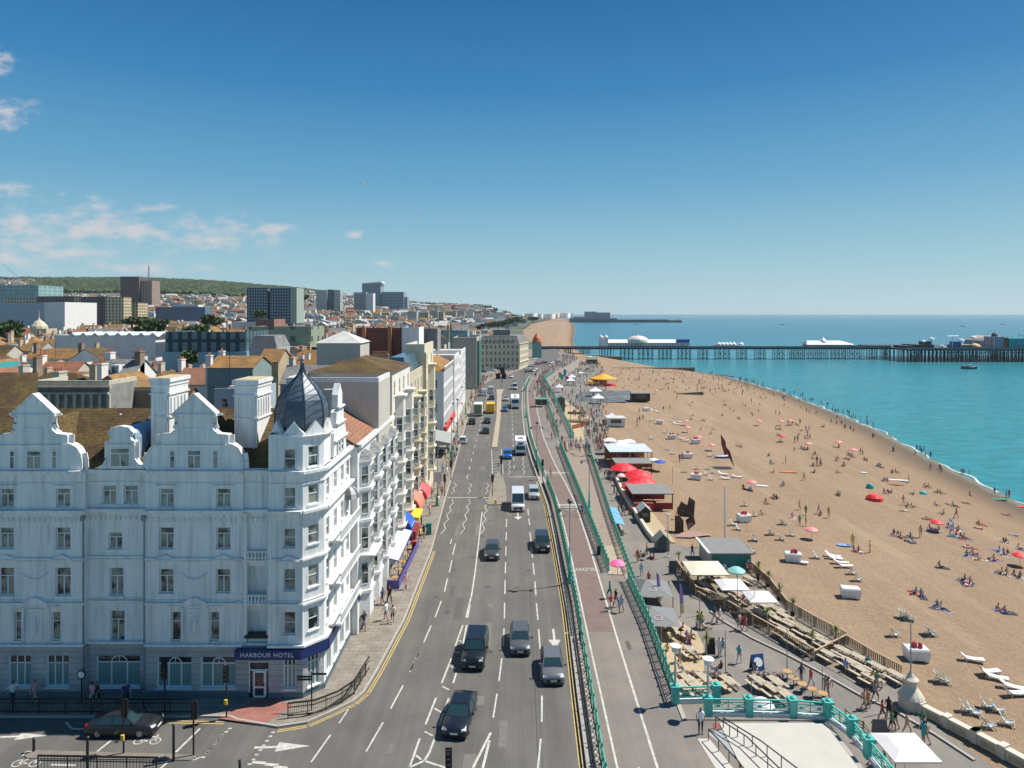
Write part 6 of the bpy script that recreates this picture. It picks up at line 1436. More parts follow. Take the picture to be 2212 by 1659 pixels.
AWAY = [
 ('white car parked half on the left pavement edge', 'hatch', 4.2, 1.8, 1.5, (.7, .7, .72), (999, 960), None),
 ('dark grey estate driving away near the median strip, nearer of two', 'hatch', 4.4, 1.82, 1.5, (.05, .06, .065), (1049, 938), None),
 ('black saloon driving away ahead of the dark grey estate', 'saloon', 4.5, 1.82, 1.42, (.02, .02, .025), (1052, 916), None),
 ('black hatchback driving away behind the green box lorry', 'hatch', 4.3, 1.82, 1.5, (.015, .02, .02), (1019, 918), None),
 ('dark green car in front of the yellow lorry', 'hatch', 4.3, 1.82, 1.5, (.03, .07, .07), (1062, 864), None),
]
def vehicles():
 for lab, kind, L, W, h, c, p, back in CARS:
  f = GP(*p); ang = 0.
  if back: d = Vector((back[0]-f[0], back[1]-f[1])); ang = math.atan2(-d.x, d.y)
  elif f[1] > 250: ang = rad(-12)
  car('car', lab, L, W, h, kind, c, loc=(f[0]-math.sin(ang)*L/2, f[1]+math.cos(ang)*L/2, 0.005), rz=ang)
 for lab, kind, L, W, h, c, p, back in AWAY:
  f = GP(*p); car('car', lab, L, W, h, kind, c, loc=(f[0], f[1]+L/2, .005), rz=math.pi)
 f = GP(254, 1597); car('car', 'dark saloon turning out of the side road in the hotel shadow', 4.7, 1.85, 1.42, 'saloon', (.02, .022, .025), loc=(f[0], f[1]+.95, .005), rz=rad(90))
 f = GP(937, 985); car('taxi', 'black taxi cab waiting in the side street beside the cream block', 4.5, 1.85, 1.8, 'suv', (.012, .014, .016), 'taxi', loc=(f[0], f[1]+1, .005), rz=rad(90))
 for i, (x, y, c, lab) in enumerate([(1141, 804, (.05, .05, .06), 'dark grey'), (1156, 803, (.6, .6, .6), 'white'), (1175, 785, (.04, .04, .05), 'black'), (1193, 786, (.6, .62, .62), 'silver'), (1200, 784, (.03, .05, .05), 'dark green'), (1110, 798, (.1, .1, .12), 'charcoal'), (1160, 788, (.2, .03, .03), 'dark red'), (1148, 792, (.25, .3, .35), 'steel blue')]):
  f = GP(x, y); car('car', f'{lab} car on the road curve by the pier roundabout', 4.2, 1.8, 1.45, 'hatch', c, loc=(f[0], f[1], .005), rz=rad(-50))
 for i, (x, y, c, lab) in enumerate([(1053, 801, (.7, .7, .7), 'white'), (1064, 802, (.65, .65, .66), 'pale silver'), (1088, 800, (.04, .04, .05), 'black'), (1078, 799, (.12, .12, .13), 'dark grey'), (1043, 805, (.05, .06, .09), 'navy')]):
  f = GP(x, y); car('car', f'{lab} car parked before the cream mansard hotel', 4.2, 1.8, 1.45, 'hatch', c, loc=(f[0], f[1], .14), rz=rad(70))
 f = GP(1119, 1107); v = car('van', 'white high roof van nearest in the approaching lanes', 5.6, 2.0, 2.5, 'van', (.72, .73, .74), 'van', loc=(f[0], f[1]+2.8, .005))
 for x, y, lab in ((1045, 856, 'white van stopped at the left kerb beside the red roofed van'), (1060, 850, 'white van with red stripe left of the median')):
  f = GP(x, y); v = car('van', lab, 5.2, 2., 2.4, 'van', (.66, .68, .7), 'van', loc=(f[0], f[1]+2.6, .005), rz=math.pi)
  if 'red' in lab and 'stripe' in lab: MB().box(-.9, .9, 2.6, 2.63, 1.5, 1.8).build('stripe', REDL, v, world=False)
 for x, y, lab in ((1112, 842, 'white van behind the coach'), ):
  f = GP(x, y); car('van', lab, 5.2, 2., 2.3, 'van', (.68, .7, .7), 'van', loc=(f[0], f[1]+2.6, .005))
 f = GP(1112, 834); car('car', 'dark blue car behind the white van at the far crossing', 4.2, 1.8, 1.5, 'hatch', (.02, .06, .12), loc=(f[0], f[1]+2.2, .005))
 def heavy(name, lab, cat, p, L, W, h, cabc, boxc, cab_h, away=False, overcab=False, coach=False, doorc=None):
  f = GP(*p); t = thing(name, lab, cat, (0, 0, 0), 0, 'cars and vans on the seafront road'); del t['_o']; t.location = (f[0], f[1]+L/2, .005); t.rotation_euler = (0, 0, math.pi if away else 0)
  y0 = -L/2; cl = 1.9
  b = MB(); sec = [(0, .5, cab_h*.45), (.05, .45, cab_h*.55), (.5, .45, cab_h*.98), (cl, .45, cab_h)]
  for (u, z0, z1), (u2, z2, z3) in zip(sec, sec[1:]):
   A = [(-W*.47, y0+u, z0), (W*.47, y0+u, z0), (W*.45, y0+u, z1), (-W*.45, y0+u, z1)]; C = [(-W*.48, y0+u2, z2), (W*.48, y0+u2, z2), (W*.46, y0+u2, z3), (-W*.46, y0+u2, z3)]
   if u == 0: b.poly(A)
   for i in range(4): j = (i+1) % 4; b.poly([A[j], A[i], C[i], C[j]])
  cb_ = b.build('cab', BODY, t, world=False)
  MB().slab([(-W*.42, y0+.1, cab_h*.58), (W*.42, y0+.1, cab_h*.58), (W*.4, y0+.46, cab_h*.92), (-W*.4, y0+.46, cab_h*.92)], (0, -.8, .5), .03).build('windscreen', CGL, t, world=False)
  bm = mat('body_'+name+str(boxc[2]), boxc, .5, var=.06)
  b = MB(); b.box(-W/2, W/2, y0+(cl if not coach else .55), L/2, .5, h)
  if overcab: b.prism([(-W/2, y0+.4), (W/2, y0+.4), (W/2, y0+cl), (-W/2, y0+cl)], cab_h+.02, h, P2=[(-W*.47, y0+.75), (W*.47, y0+.75), (W/2, y0+cl), (-W/2, y0+cl)])
  bx = b.build('box_body' if not coach else 'coach_body', bm, t, world=False)
  if overcab: MB().box(-.5, .5, y0+.42, y0+.6, cab_h+.25, cab_h+.6).build('window', CGL, t, world=False); MB().box(-.5, .5, -.5, .4, h, h+.12).build('roof_light', BLKP, t, world=False)
  if coach:
   for s in (-1, 1): MB().box(s*W/2-.02, s*W/2+.02, y0+.9, L/2-.5, 1.6, 2.5).build('side_window', CGL, t, world=False)
   for k in range(3): MB().box(-.5, .5, -L/2+2+k*3, -L/2+3+k*3, h, h+.15).build('roof_hatch', mat('grey_plastic', (.3, .3, .3), .6), t, world=False)
  else:
   MB().box(-W*.45, W*.45, L/2, L/2+.04, .7, h-.15).build('rear_door', mat('door_'+name+str(boxc[2]), doorc or tuple(c*.75 for c in boxc), .6, var=.12), t, world=False)
  for sy in (-L*.36, L*.28):
   for s in (-1, 1):
    wh = MB().tube((s*(W/2-.3), sy, .42), (s*(W/2-.02), sy, .42), .42, n=12).build('wheel', TYRE, t, world=False); MB().tube((s*(W/2-.03), sy, .42), (s*W/2, sy, .42), .22, n=8).build('rim', RIMM, wh, world=False)
  for s in (-1, 1): MB().box(s*W*.36-.16, s*W*.36+.16, y0-.03, y0+.02, .7, .9).build('headlight', LAMP, t, world=False); MB().box(s*(W/2+.16)-.07, s*(W/2+.16)+.07, y0+.1, y0+.25, cab_h*.6, cab_h*.85).build('mirror', BLKP, t, world=False)
  MB().box(-W*.4, W*.4, y0-.02, y0+.02, .42, .68).build('bumper', BLKP, t, world=False)
  for o in t.children_recursive: o.color = (*cabc, 1)
  return t
 heavy('motorhome', 'white motorhome with over cab window in the right lane', 'motorhome', (1125, 985), 6.6, 2.25, 3.0, (.7, .71, .72), (.74, .74, .73), 2.05, overcab=True)
 heavy('lorry', 'box lorry with green rear doors and white roof at the left kerb', 'lorry', (1032, 900), 7, 2.4, 3.5, (.5, .5, .5), (.62, .64, .6), 2.5, away=True, doorc=(.12, .17, .09))
 t = heavy('lorry', 'yellow lorry beside the median', 'lorry', (1059, 894), 6.5, 2.35, 2.9, (.7, .36, .02), (.75, .4, .02), 2.4, away=True)
 heavy('coach', 'white coach in the right lane with dark windscreen', 'coach', (1113, 884), 11.5, 2.5, 3.3, (.7, .71, .7), (.72, .73, .71), 3.1, coach=True)
vehicles()
LMS = []
def along(P, step):
 """points every step along a 3-D polyline, with direction"""
 out = []; carry = 0.
 for a, c in zip(P, P[1:]):
  a = Vector(a); c = Vector(c); L_ = (c-a).length; d = (c-a).normalized(); t = carry
  while t < L_: out.append((a+d*t, d)); t += step
  carry = t-L_
 return out
def railing(name, label, P, h=1.15, step=1.5, m=None, dense=True, mirror=False, group=None):
 m = m or TEAL; t = thing(name, label, 'railing', tuple(P[0]), group=group)
 b = MB(); lat = MB()
 for a, c in zip(P, P[1:]):
  a = Vector(a); c = Vector(c)
  for z, w in ((h, .09), (h-.3, .05), (.15, .06)): b.bar(a+Vector((0, 0, z)), c+Vector((0, 0, z)), w, w)
 b.build('rail', m, t)
 A = along(P, step); z = Vector((0, 0, 1))
 for (p, d), (q, _) in zip(A, A[1:]):
  if (q-p).length > step*1.2: continue
  if dense:
   for k in range(3):
    u0, u1 = p+(q-p)*k/3, p+(q-p)*(k+1)/3; lat.bar(u0+z*.18, u1+z*(h-.3), .035, .05); lat.bar(u0+z*(h-.3), u1+z*.18, .035, .05)
    c = (u0+u1)/2+z*(h-.15); lat.bar(c-z*.12, c+z*.12, .12, .05)
  else:
   for k in range(1, 9): u0 = p+(q-p)*k/9; lat.bar(u0+z*.15, u0+z*(h-.02), .02, .02)
 lat.build('lattice', m, t)
 pm = None; n = 0
 for p, d in A:
  if n >= 99: break
  if pm is None:
   pb = MB()
   if dense: pb.lathe([(.11, 0), (.11, .25), (.06, .35), (.055, h-.1), (.1, h), (.05, h+.1), (.09, h+.2), (.02, h+.3)], 0, 0, 8)
   else: pb.box(-.03, .03, -.03, .03, 0, h+.02)
   pm = pb.mesh('post', [m])
  o = bpy.data.objects.new('post', pm); COL.objects.link(o); o.parent = t; o.location = p-Vector(P[0]); n += 1
 return t
def tabP(tab, y0, y1, z=.125, off=0.):
 ys = [y0]+[t[0] for t in tab if y0 < t[0] < y1]+[y1]
 return [(interp(tab, y)+off, y, z(y) if callable(z) else z) for y in ys]
railing('iron_railing', 'green ornate iron railing between the road and the cycle lane, near stretch beside the cars', tabP(RL1, 40, 61), 1.1, 1.9)
railing('iron_railing', 'green latticed iron railing between road and cycle lane, middle stretch up to the crossing', tabP(RL1, 61.5, 117), 1.3, 1.2)
railing('iron_railing', 'green iron railing between road and cycle lane beyond the crossing', tabP(RL1, 121.5, 300), 1.3, 2.)
GR = [(y, x+.42) for y, x in KR]
railing('guard_rail', 'black pedestrian guard rail on the kerb beside the approaching cars', tabP(GR, 40, 62), 1.0, 2., DARK, False)
railing('guard_rail', 'black guard rail along the kerb next to the latticed green railing', tabP(GR, 62.5, 116), 1.0, 2., DARK, False)
railing('guard_rail', 'black guard rail along the kerb by the motorhome', tabP(GR, 122, 158), 1.0, 2., DARK, False)
railing('iron_railing', 'green lattice railing on the promenade edge above the beach bar seating', tabP([(50.6, 12.15), (63, 12.6), (74, 12.5)], 50.8, 74), 1.3, 1.2)
railing('iron_railing', 'green lattice railing between the promenade and the sloping ramp', tabP([(y, x-.15) for y, x in UPE[5:9]], 76.5, 150), 1.3, 1.3)
railing('iron_railing', 'green lattice railing on the outer side of the sloping ramp', tabP([(y, x-.1) for y, x in RO], 78, 152, rz), 1.3, 1.3)
railing('iron_railing', 'green railing on the promenade edge above the boats', tabP([(158, 14.35), (300, 14.35), (340, 21.8)], 158, 338), 1.3, 2.6)
railing('iron_railing', 'green railing in the middle of the far promenade', tabP([(158, 11), (222, 11.2), (300, 13)], 160, 300), 1.3, 2.6)
def bastion(label, pts, lamps=()):
 t = thing('balustrade', label, 'balustrade', (pts[0][0], pts[0][1], .12)); b = MB(); k = MB()
 for (x, y), (x2, y2) in zip(pts, pts[1:]):
  a, c = Vector((x, y, .12)), Vector((x2, y2, .12)); d = (c-a).normalized(); n_ = max(1, round((c-a).length/1.3)); z = Vector((0, 0, 1))
  k.bar(a+z*.15, c+z*.15, .34, .3)
  b.bar(a+z*1.18, c+z*1.18, .12, .08); b.bar(a+z*.95, c+z*.95, .05, .05); b.bar(a+z*.42, c+z*.42, .06, .06)
  for i in range(n_):
   u0, u1 = a+(c-a)*i/n_, a+(c-a)*(i+1)/n_; b.bar(u0+z*.42, u0+z*1.15, .06, .06)
   b.bar(u0+z*.44, u1+z*.95, .04, .04); b.bar(u0+z*.95, u1+z*.44, .04, .04); m_ = (u0+u1)/2+z*.7; b.bar(m_-d*.11, m_+d*.11, .06, .2)
 b.build('rail', TEALP, t); k.build('plinth', WBR, t)
 for x, y in pts: MB().box(x-.26, x+.26, y-.26, y+.26, .12, 1.35).box(x-.32, x+.32, y-.32, y+.32, 1.35, 1.48).lathe([(.14, 1.48), (.18, 1.56), (.05, 1.66)], x, y, 8).build('pier', TEALP, t)
 return t
bastion('turquoise balustrade of the bastion landing beside the near lamp, back row', [(12.1, 50.6), (15.2, 50.8)])
bastion('turquoise balustrade with square piers round the pale bastion floor', [(14.1, 49.1), (17., 49.05), (20.1, 48.9), (22.5, 48.6), (23.2, 46.6), (23.2, 44.4), (23.3, 40)])
def disc_lamp(x, y, z0, zt, label):
 t = thing('lamp_post', label, 'street lamp', (x, y, z0)); m = mat('pale_green_pole', (.42, .48, .43), .5)
 MB().lathe([(.1, z0), (.09, z0+1.2), (.12, z0+1.3), (.07, z0+1.4), (.06, zt-.5), (.09, zt-.45)], x, y, 8).build('pole', m, t)
 MB().lathe([(.1, zt-.45), (.26, zt-.4), (.28, zt-.08)], x, y, 12).build('lantern', mat('lantern_glass', (.55, .55, .5), .3), t)
 MB().lathe([(.36, zt-.08), (.42, zt-.03), (.4, zt+.03), (.1, zt+.06)], x, y, 16).build('lamp_shade', FRAME, t)
disc_lamp(12.1, 50.6, 1.6, 4.4, 'disc topped lamp on the left turquoise pier of the bastion'); disc_lamp(14.1, 49.1, 1.6, 4.2, 'disc topped lamp on the pier nearest the man in the white shirt')
b = MB()
for P in ([(14.2, 47.6, .9), (15.6, 45.4, .9), (16.6, 42, .9)], [(14.7, 47.5, .9), (16.4, 44.9, .9), (18.2, 41, .9)], [(13.3, 46.2, .9), (14.2, 43, .9), (14.6, 40.5, .9)]):
 for a, c in zip(P, P[1:]): b.bar(a, c, .06, .06)
 for p, d in along(P, 1.2): b.bar(p, p-Vector((0, 0, .75)), .05, .05)
tag(b.build('handrail', DARK), 'dark steel handrails beside the pale bastion floor', 'handrail')
structure(MB().poly([(13.4, 47.0, .135), (16.3, 41, .135), (17.6, 41, .135), (14.6, 47.4, .135)]).build('stair_strip', mat('grey_strip', (.3, .31, .31), .8, var=.1)))
structure(MB().poly([(14.1, 48.2, .14), (16.2, 48.2, .14), (16.2, 47.9, .14), (15.4, 47.9, .14), (15.3, 47.4, .14), (14.1, 47.4, .14)]).build('red_landing', mat('brown_red_floor', (.22, .08, .06), .7)))
structure(MB().poly([(12.6, 46.4, .135), (13.4, 46.4, .135), (14.6, 41, .135), (13.2, 41, .135)]).build('pale_strip', CONC))
def sea_lamp(x, y, z0, h, label, col=TEALP):
 t = thing('seafront_lamp', label, 'street lamp', (x, y, z0), group='tall seafront lamps')
 MB().lathe([(.34, z0), (.34, z0+.5), (.2, z0+.7), (.16, z0+1.6), (.2, z0+1.75), (.12, z0+2.), (.1, z0+h*.36)], x, y, 10).build('base', col, t)
 MB().tube((x, y, z0+h*.36), (x, y, z0+h-.2), .07, .05, 8).build('pole', mat('grey_pole', (.3, .33, .33), .5), t)
 a = MB(); 
 for s in (-1, 1):
  a.bar((x, y, z0+h-1.), (x+s*1.15, y, z0+h-.95), .06, .06); a.bar((x+s*.2, y, z0+h-1.4), (x+s*1., y, z0+h-1.), .04, .04)
 a.lathe([(.1, z0+h-.5), (.22, z0+h-.35), (.28, z0+h-.1), (.05, z0+h+.1)], x, y, 8); a.build('arm', mat('dark_green_iron', (.03, .07, .06), .5), t)
 for s in (-1, 1): MB().lathe([(.04, z0+h-1.45), (.17, z0+h-1.3), (.2, z0+h-1.05), (.05, z0+h-.9)], x+s*1.1, y, 8).build('lantern', mat('lantern_dark', (.12, .14, .15), .3), t)
for i, (x, y, z, h) in enumerate([(6.2, 73.2, .12, 9.0), (11.2, 99, .12, 8.6), (4.7, 129, .12, 8.5), (13.7, 160, .12, 8.5), (3.9, 190, .12, 8.5), (13.8, 222, .12, 8.5), (4.6, 256, .12, 8.5), (14, 290, .12, 8.5), (9.6, 320, .12, 8.5)]):
 sea_lamp(x, y, z, h, f'{NUM[i]} nearest tall turquoise based seafront lamp beside the green railings')
for i, (x, y) in enumerate([(-11.2, 103), (-11.6, 131), (-12.8, 160), (-13.3, 196), (-14, 236)]): sea_lamp(x, y, .13, 9, f'{NUM[i]} nearest green lamp column on the left pavement', TEAL)
def signal(x, y, label, h=3.4, face=0., box=False, z0=.13, back=False):
 t = thing('traffic_light', label, 'traffic light', (x, y, z0)); MB().tube((x, y, z0), (x, y, z0+h), .06, n=8).build('pole', DARK, t)
 c, s = math.cos(face), math.sin(face); f = lambda a, q: (x+c*a+s*q, y+s*a-c*q)
 hd = MB().prism([f(-.14, .08), f(.14, .08), f(.14, .3), f(-.14, .3)], z0+h-1.0, z0+h+.05).prism([f(-.2, .06), f(.2, .06), f(.2, .09), f(-.2, .09)], z0+h-1.08, z0+h+.12).build('signal_head', DARK, t)
 for i, m in enumerate((mat('lens_red_off', (.1, .008, .008), .3), mat('lens_amber_off', (.12, .05, .01), .3), mat('green_lens', (.01, .06, .03), .3))):
  p = f(0, .3); q = f(0, .32); z = z0+h-.14-i*.32; MB().tube((*p, z), (*q, z), .09, n=10).build('lens', m, hd); p2 = f(0, .44)
  MB().slab([(*f(-.1, .3), z+.11), (*f(.1, .3), z+.11), (*f(.08, .46), z+.08), (*f(-.08, .46), z+.08)], (0, 0, 1), .015).build('hood', DARK, hd)
 if box: MB().box(x-.1, x+.1, y-.2, y-.07, z0+.95, z0+1.3).build('push_button', mat('yellow_box', (.7, .5, .03), .5), t)
signal(-25, 49.15, 'black traffic light before the arched window of the hotel', 3.7); signal(-20.45, 48.9, 'black traffic light with yellow push button by the hotel entrance', 3.6, 0, True)
signal(-25.6, 45.0, 'traffic light on the striped refuge seen from behind, left one', 3.4, math.pi, True, .02); signal(-20.9, 44.8, 'traffic light on the refuge tip seen from behind, right one', 3.4, math.pi, False, .02)
signal(-3.75, 40.5, 'black signal head rising at the bottom edge below the nearest black car', 3.2, 0, False, 0)
signal(-3.1, 108.5, 'traffic light at the near end of the crossing island', 3.3, 0, True); signal(-1.9, 121, 'traffic light at the far end of the crossing island', 3.3, math.pi)
signal(5.35, 119.5, 'traffic light beside the railing gap on the promenade kerb', 3.3, 0); signal(-10.7, 108.4, 'traffic light on the left pavement at the crossing', 3.3, 0); signal(-10.6, 118.5, 'second farther signal on the left pavement at the crossing', 3.3, math.pi)
def bollard(x, y, h, label, z0=0.): 
 tag(MB().lathe([(.09, z0), (.08, z0+h-.1), (.12, z0+h-.06), (.06, z0+h)], x, y, 8).build('bollard', DARK), label, 'bollard')
p = GP(375, 1644); bollard(p[0], p[1], 2.4, 'tall black post on the refuge with a small sign'); p = GP(189, 1665); bollard(p[0], p[1], 2.2, 'black post behind the bottom left guard rail'); p = GP(73, 1624); bollard(p[0], p[1], .95, 'short black bollard at the left end of the refuge')
p = GP(518, 1672); bollard(p[0], p[1], .9, 'small black and yellow post at the bottom edge')
def guard(label, P, step=1.35): return railing('guard_rail', label, P, 1.05, step, DARK, False)
guard('curved black guard rail around the hotel corner pavement', [GP(x, y, .13) for x, y in ((622, 1551), (679, 1544), (730, 1524), (765, 1500), (781, 1473), (798, 1446))])
guard('long black guard rail on the pavement before the hotel windows', [(-38, 49.35, .13), (-23.2, 49.3, .13)], 1.9)
guard('black guard rail at the bottom left of the junction', [(-30, 43.2, 0), (-22.3, 43.0, 0)], 1.9)
t = thing('fingerpost', 'black fingerpost sign on the hotel corner', 'sign', (-14.6, 49.75, .13))
MB().tube((-14.6, 49.75, .13), (-14.6, 49.75, 2.95), .05, n=8).build('pole', DARK, t)
for z, a, c in ((2.75, 0, 1.1), (2.55, -1.05, 0), (2.35, -1.05, 0)): MB().box(-14.6+a, -14.6+c, 49.73, 49.77, z-.06, z+.08).build('sign_arm', DARK, t)
t = thing('round_sign', 'round black rimmed sign on a pole beside the drain pipe', 'sign', (-31.9, 50.6, .13)); MB().tube((-31.9, 50.6, .13), (-31.9, 50.6, 2.6), .05, n=8).build('pole', DARK, t)
MB().tube((-31.9, 50.58, 2.3), (-31.9, 50.52, 2.3), .33, n=16).build('sign_rim', DARK, t); MB().tube((-31.9, 50.52, 2.3), (-31.9, 50.5, 2.3), .24, n=16).build('sign_face', FRAME, t)
def island(name, pts, m, z=.13):
 b = MB().prism(pts, -.01, z); return structure(b.build(name, [m]))
island('crossing_island', [(-3.9, 104), (-3.2, 103.3), (-1.4, 103.6), (-.8, 106), (-1.1, 115), (-1.7, 123), (-2.6, 125), (-3.4, 118)], PAVE)
island('median_strip', [(-4.4, 148), (-3.2, 148), (-3.2, 194), (-3.7, 243), (-3.2, 262), (-6, 262), (-5.4, 243), (-4.4, 194)], DECKM)
island('refuge', [(-32, 44.75), (-31.6, 45.3), (-21, 44.85), (-20.5, 44.6), (-20.9, 44.3), (-31.6, 44.5)], PROM, .06)
PURP = mat('purple_paint', (.1, .08, .3), .5); CANV = mat('white_canvas', (.68, .65, .66), .7, var=.05)
t = thing('terrace_canopy', 'white fabric canopy with purple frame over the pavement seating', 'canopy', (-13.2, 77, .13))
for i in range(3): MB().slab([(-13.9, 72.6+i*3.3, 3.25), (-12.1, 72.6+i*3.3, 2.75), (-12.1, 75.8+i*3.3, 2.75), (-13.9, 75.8+i*3.3, 3.25)], (0, 0, 1), .05).build('canopy_panel', CANV, t)
b = MB()
for y in (72.5, 75.85, 79.15, 82.6): b.bar((-13.9, y, 3.22), (-12.05, y, 2.72), .08, .08); b.tube((-12.1, y, .13), (-12.1, y, 2.7), .04, n=6)
b.bar((-12.05, 72.5, 2.72), (-12.05, 82.6, 2.72), .08, .1); b.build('frame', PURP, t)
t = thing('terrace_barrier', 'purple barrier around the pavement seating', 'barrier', (-12.5, 78, .13)); b = MB()
for a, c in (((-13.8, 71.6), (-11.9, 71.6)), ((-11.9, 71.6), (-11.6, 84.5))): b.prism([a, c, (c[0]+.06, c[1]+.06), (a[0]+.06, a[1]+.06)], .2, 1.05)
b.build('panel', PURP, t)
def round_table(x, y, z, label, m=None, n=3):
 t = thing('cafe_table', label, 'table', (x, y, z)); MB().lathe([(.42, z+.72), (.42, z+.76)], x, y, 12).build('tabletop', m or mat('table_wood', (.42, .25, .1), .6), t); MB().lathe([(.25, z), (.04, z+.05), (.04, z+.72)], x, y, 8).build('leg', DARK, t)
for i in range(5): round_table(-12.5, 73+i*2.3, .13, f'{NUM[i]} nearest wooden table behind the purple barrier')
def awn(label, y0, y1, m, x=-13.9, x1=-12.2, z=3.2, z1=2.4, curve=False, name='awning'):
 t = thing(name, label, 'awning', (x, (y0+y1)/2, z1)); b = MB()
 if curve:
  n_ = 6
  for i in range(n_):
   a, c = math.pi/2*i/n_, math.pi/2*(i+1)/n_; f = lambda q: (x+(x1-x)*math.sin(q), z1-.4+(z-z1+.9)*math.cos(q))
   (xa, za), (xb, zb) = f(a), f(c); b.poly([(xa, y0, za), (xb, y0, zb), (xb, y1, zb), (xa, y1, za)]); b.poly([(x, y0, z1-.4), (xb, y0, zb), (xa, y0, za)], 1)
 else:
  b.slab([(x, y0, z), (x1, y0, z1), (x1, y1, z1), (x, y1, z)], (0, 0, 1), .04); b.box(x1-.02, x1+.02, y0, y1, z1-.35, z1); b.poly([(x, y0, z), (x1, y0, z1), (x1, y0, z1-.35), (x, y0, z1-.35)])
 b.build('canopy', m if isinstance(m, list) else [m, m], t); return t
awn('bright blue shop awning with white stripes beside the white canopy', 83.2, 86.4, mat('blue_canvas', (.01, .09, .42), .6), z=3.6, z1=2.9, curve=True)
MB().box(-12.32, -12.26, 83.5, 86.1, 2.85, 3.0).box(-12.5, -12.42, 83.5, 86.1, 3.15, 3.3).build('stripe', FRAME, bpy.data.objects['awning'])
awn('yellow flat shop awning between the blue and the red one', 87., 91, mat('yellow_canvas', (.85, .5, .03), .6), x1=-11.9, z=3.2, z1=3.0)
t = awn('coral red barrel awning past the yellow awning', 91.5, 96, [mat('coral_canvas', (.8, .2, .13), .6), mat('dark_red_canvas', (.35, .04, .04), .6)], x1=-12.3, z=3.9, z1=3., curve=True)
awn('pink red small awning farthest of the shop awnings', 98.5, 103, mat('pink_canvas', (.8, .1, .12), .6), z=3.4, z1=2.7, curve=True)
t = thing('green_kiosk_wall', 'red and yellow shop stall front below the yellow awning', 'stall', (-13, 89, .13)); MB().box(-13.9, -12.3, 87.1, 90.9, .13, 1.2).build('counter', mat('dark_red_paint', (.3, .03, .03), .5), t)
t.name = 'shop_stall'
awn('grey dining canopy with green end at the side street corner', 137, 148.5, [mat('grey_canvas', (.3, .31, .29), .7), mat('green_canvas', (.1, .4, .12), .6)], x=-16.9, x1=-12.4, z=3.9, z1=3.0)
for i, (x, y, m, w, d, h, lab, nm, ct) in enumerate([(-10.9, 89.4, mat('green_cabinet', (.02, .22, .17), .5), .7, .45, 1.4, 'green utility cabinet on the left pavement', 'utility_cabinet', 'cabinet'), (-12., 83.8, mat('red_bin_paint', (.45, .03, .03), .5), .5, .45, .9, 'red litter bin by the purple barrier', 'litter_bin', 'bin'), (-12.1, 137, MATS['green_cabinet'], .7, .5, 1.2, 'green litter bin below the grey dining canopy', 'litter_bin', 'bin'), (-2.5, 103.8, mat('yellow_box', (.7, .5, .03), .5), .3, .2, .6, 'yellow box bollard at the island tip', 'keep_left_bollard', 'bollard'), (10.4, 82, DARK, .4, .4, .9, 'dark bin beside the ramp railing', 'litter_bin', 'bin')]):
 tag(MB().cbox(x, y, .13, w, d, h).cbox(x, y, .13+h, w+.08, d+.08, .06).build(nm, m), lab, ct)
def aboard(x, y, z, w, h, m, label, a=0., frame=DARK):
 t = thing('sign_board', label, 'sign', (x, y, z)); c, s = math.cos(a), math.sin(a)
 P = lambda u, v_, q: (x+c*u-s*v_, y+s*u+c*v_, z+q)
 MB().slab([P(-w/2, -.3, .05), P(w/2, -.3, .05), P(w/2, 0, h), P(-w/2, 0, h)], (s*.5, -c*.5, .2), .04).build('front_panel', m, t)
 MB().slab([P(-w/2, .3, .05), P(w/2, .3, .05), P(w/2, 0, h), P(-w/2, 0, h)], (-s*.5, c*.5, .2), .04).build('rear_panel', frame, t); return t
aboard(-13.4, 72.2-1.2, .13, .8, 1.2, FRAME, 'white pavement menu board at the end of the purple barrier')
t = thing('post_sign', 'pale purple sign panel on a post before the crossing', 'sign', (-12.2, 111, .13)); MB().tube((-12.7, 111, .13), (-12.7, 111, 3.4), .05, n=6).build('pole', DARK, t); MB().box(-12.7, -11.4, 110.95, 111.05, 1.6, 3.3).build('panel', mat('lilac_panel', (.45, .38, .5), .5), t)
for x, y, w_, lab in ((-4.2, 262, 1.6, 'pair of black backed road sign panels on the far median'), (-4.0, 285, 1.2, 'single black backed road sign beyond the pair')):
 t = thing('road_sign', lab, 'sign', (x, y, .1)); MB().tube((x, y, .1), (x, y, 5), .07, n=6).build('pole', DARK, t)
 for s in ((-1, 1) if w_ > 1.4 else (0,)): MB().box(x+s*1.1-.9, x+s*1.1+.9, y-.05, y+.05, 4, 6.2).build('panel', BLKP, t)
t = thing('shelter', 'dark glazed bus shelter on the far promenade', 'shelter', (9.2, 212, .12)); b = MB().box(7.2, 11, 211, 214, 2.5, 2.65)
for x in (7.3, 9.1, 10.9):
 for y in (211.1, 213.9): b.tube((x, y, .12), (x, y, 2.5), .05, n=6)
b.build('frame', TEAL, t); MB().box(7.3, 10.9, 213.9, 213.95, .4, 2.4).build('glass', CGL, t)
t = thing('bicycle', 'bicycle leaning on the green railing beside the grey hatchback', 'bicycle', (6.25, 60, .13)); t['label'] = 'black bicycle leaning on the green railing beside the road'
for y in (59.5, 60.55):
 b = MB()
 for i in range(14): a, c = 2*math.pi*i/14, 2*math.pi*(i+1)/14; b.tube((5.95, y+.33*math.cos(a), .46+.33*math.sin(a)), (5.95, y+.33*math.cos(c), .46+.33*math.sin(c)), .02, n=4)
 b.build('wheel', TYRE, t)
b = MB()
for a, c in (((59.5, .46), (59.75, .95)), ((59.75, .95), (60.35, .95)), ((59.85, .5), (60.35, 1.0)), ((59.75, .9), (60.0, .45)), ((60.0, .45), (60.55, .46)), ((60.35, .95), (60.55, .46))): b.tube((5.95, *a), (5.95, *c), .02, n=4)
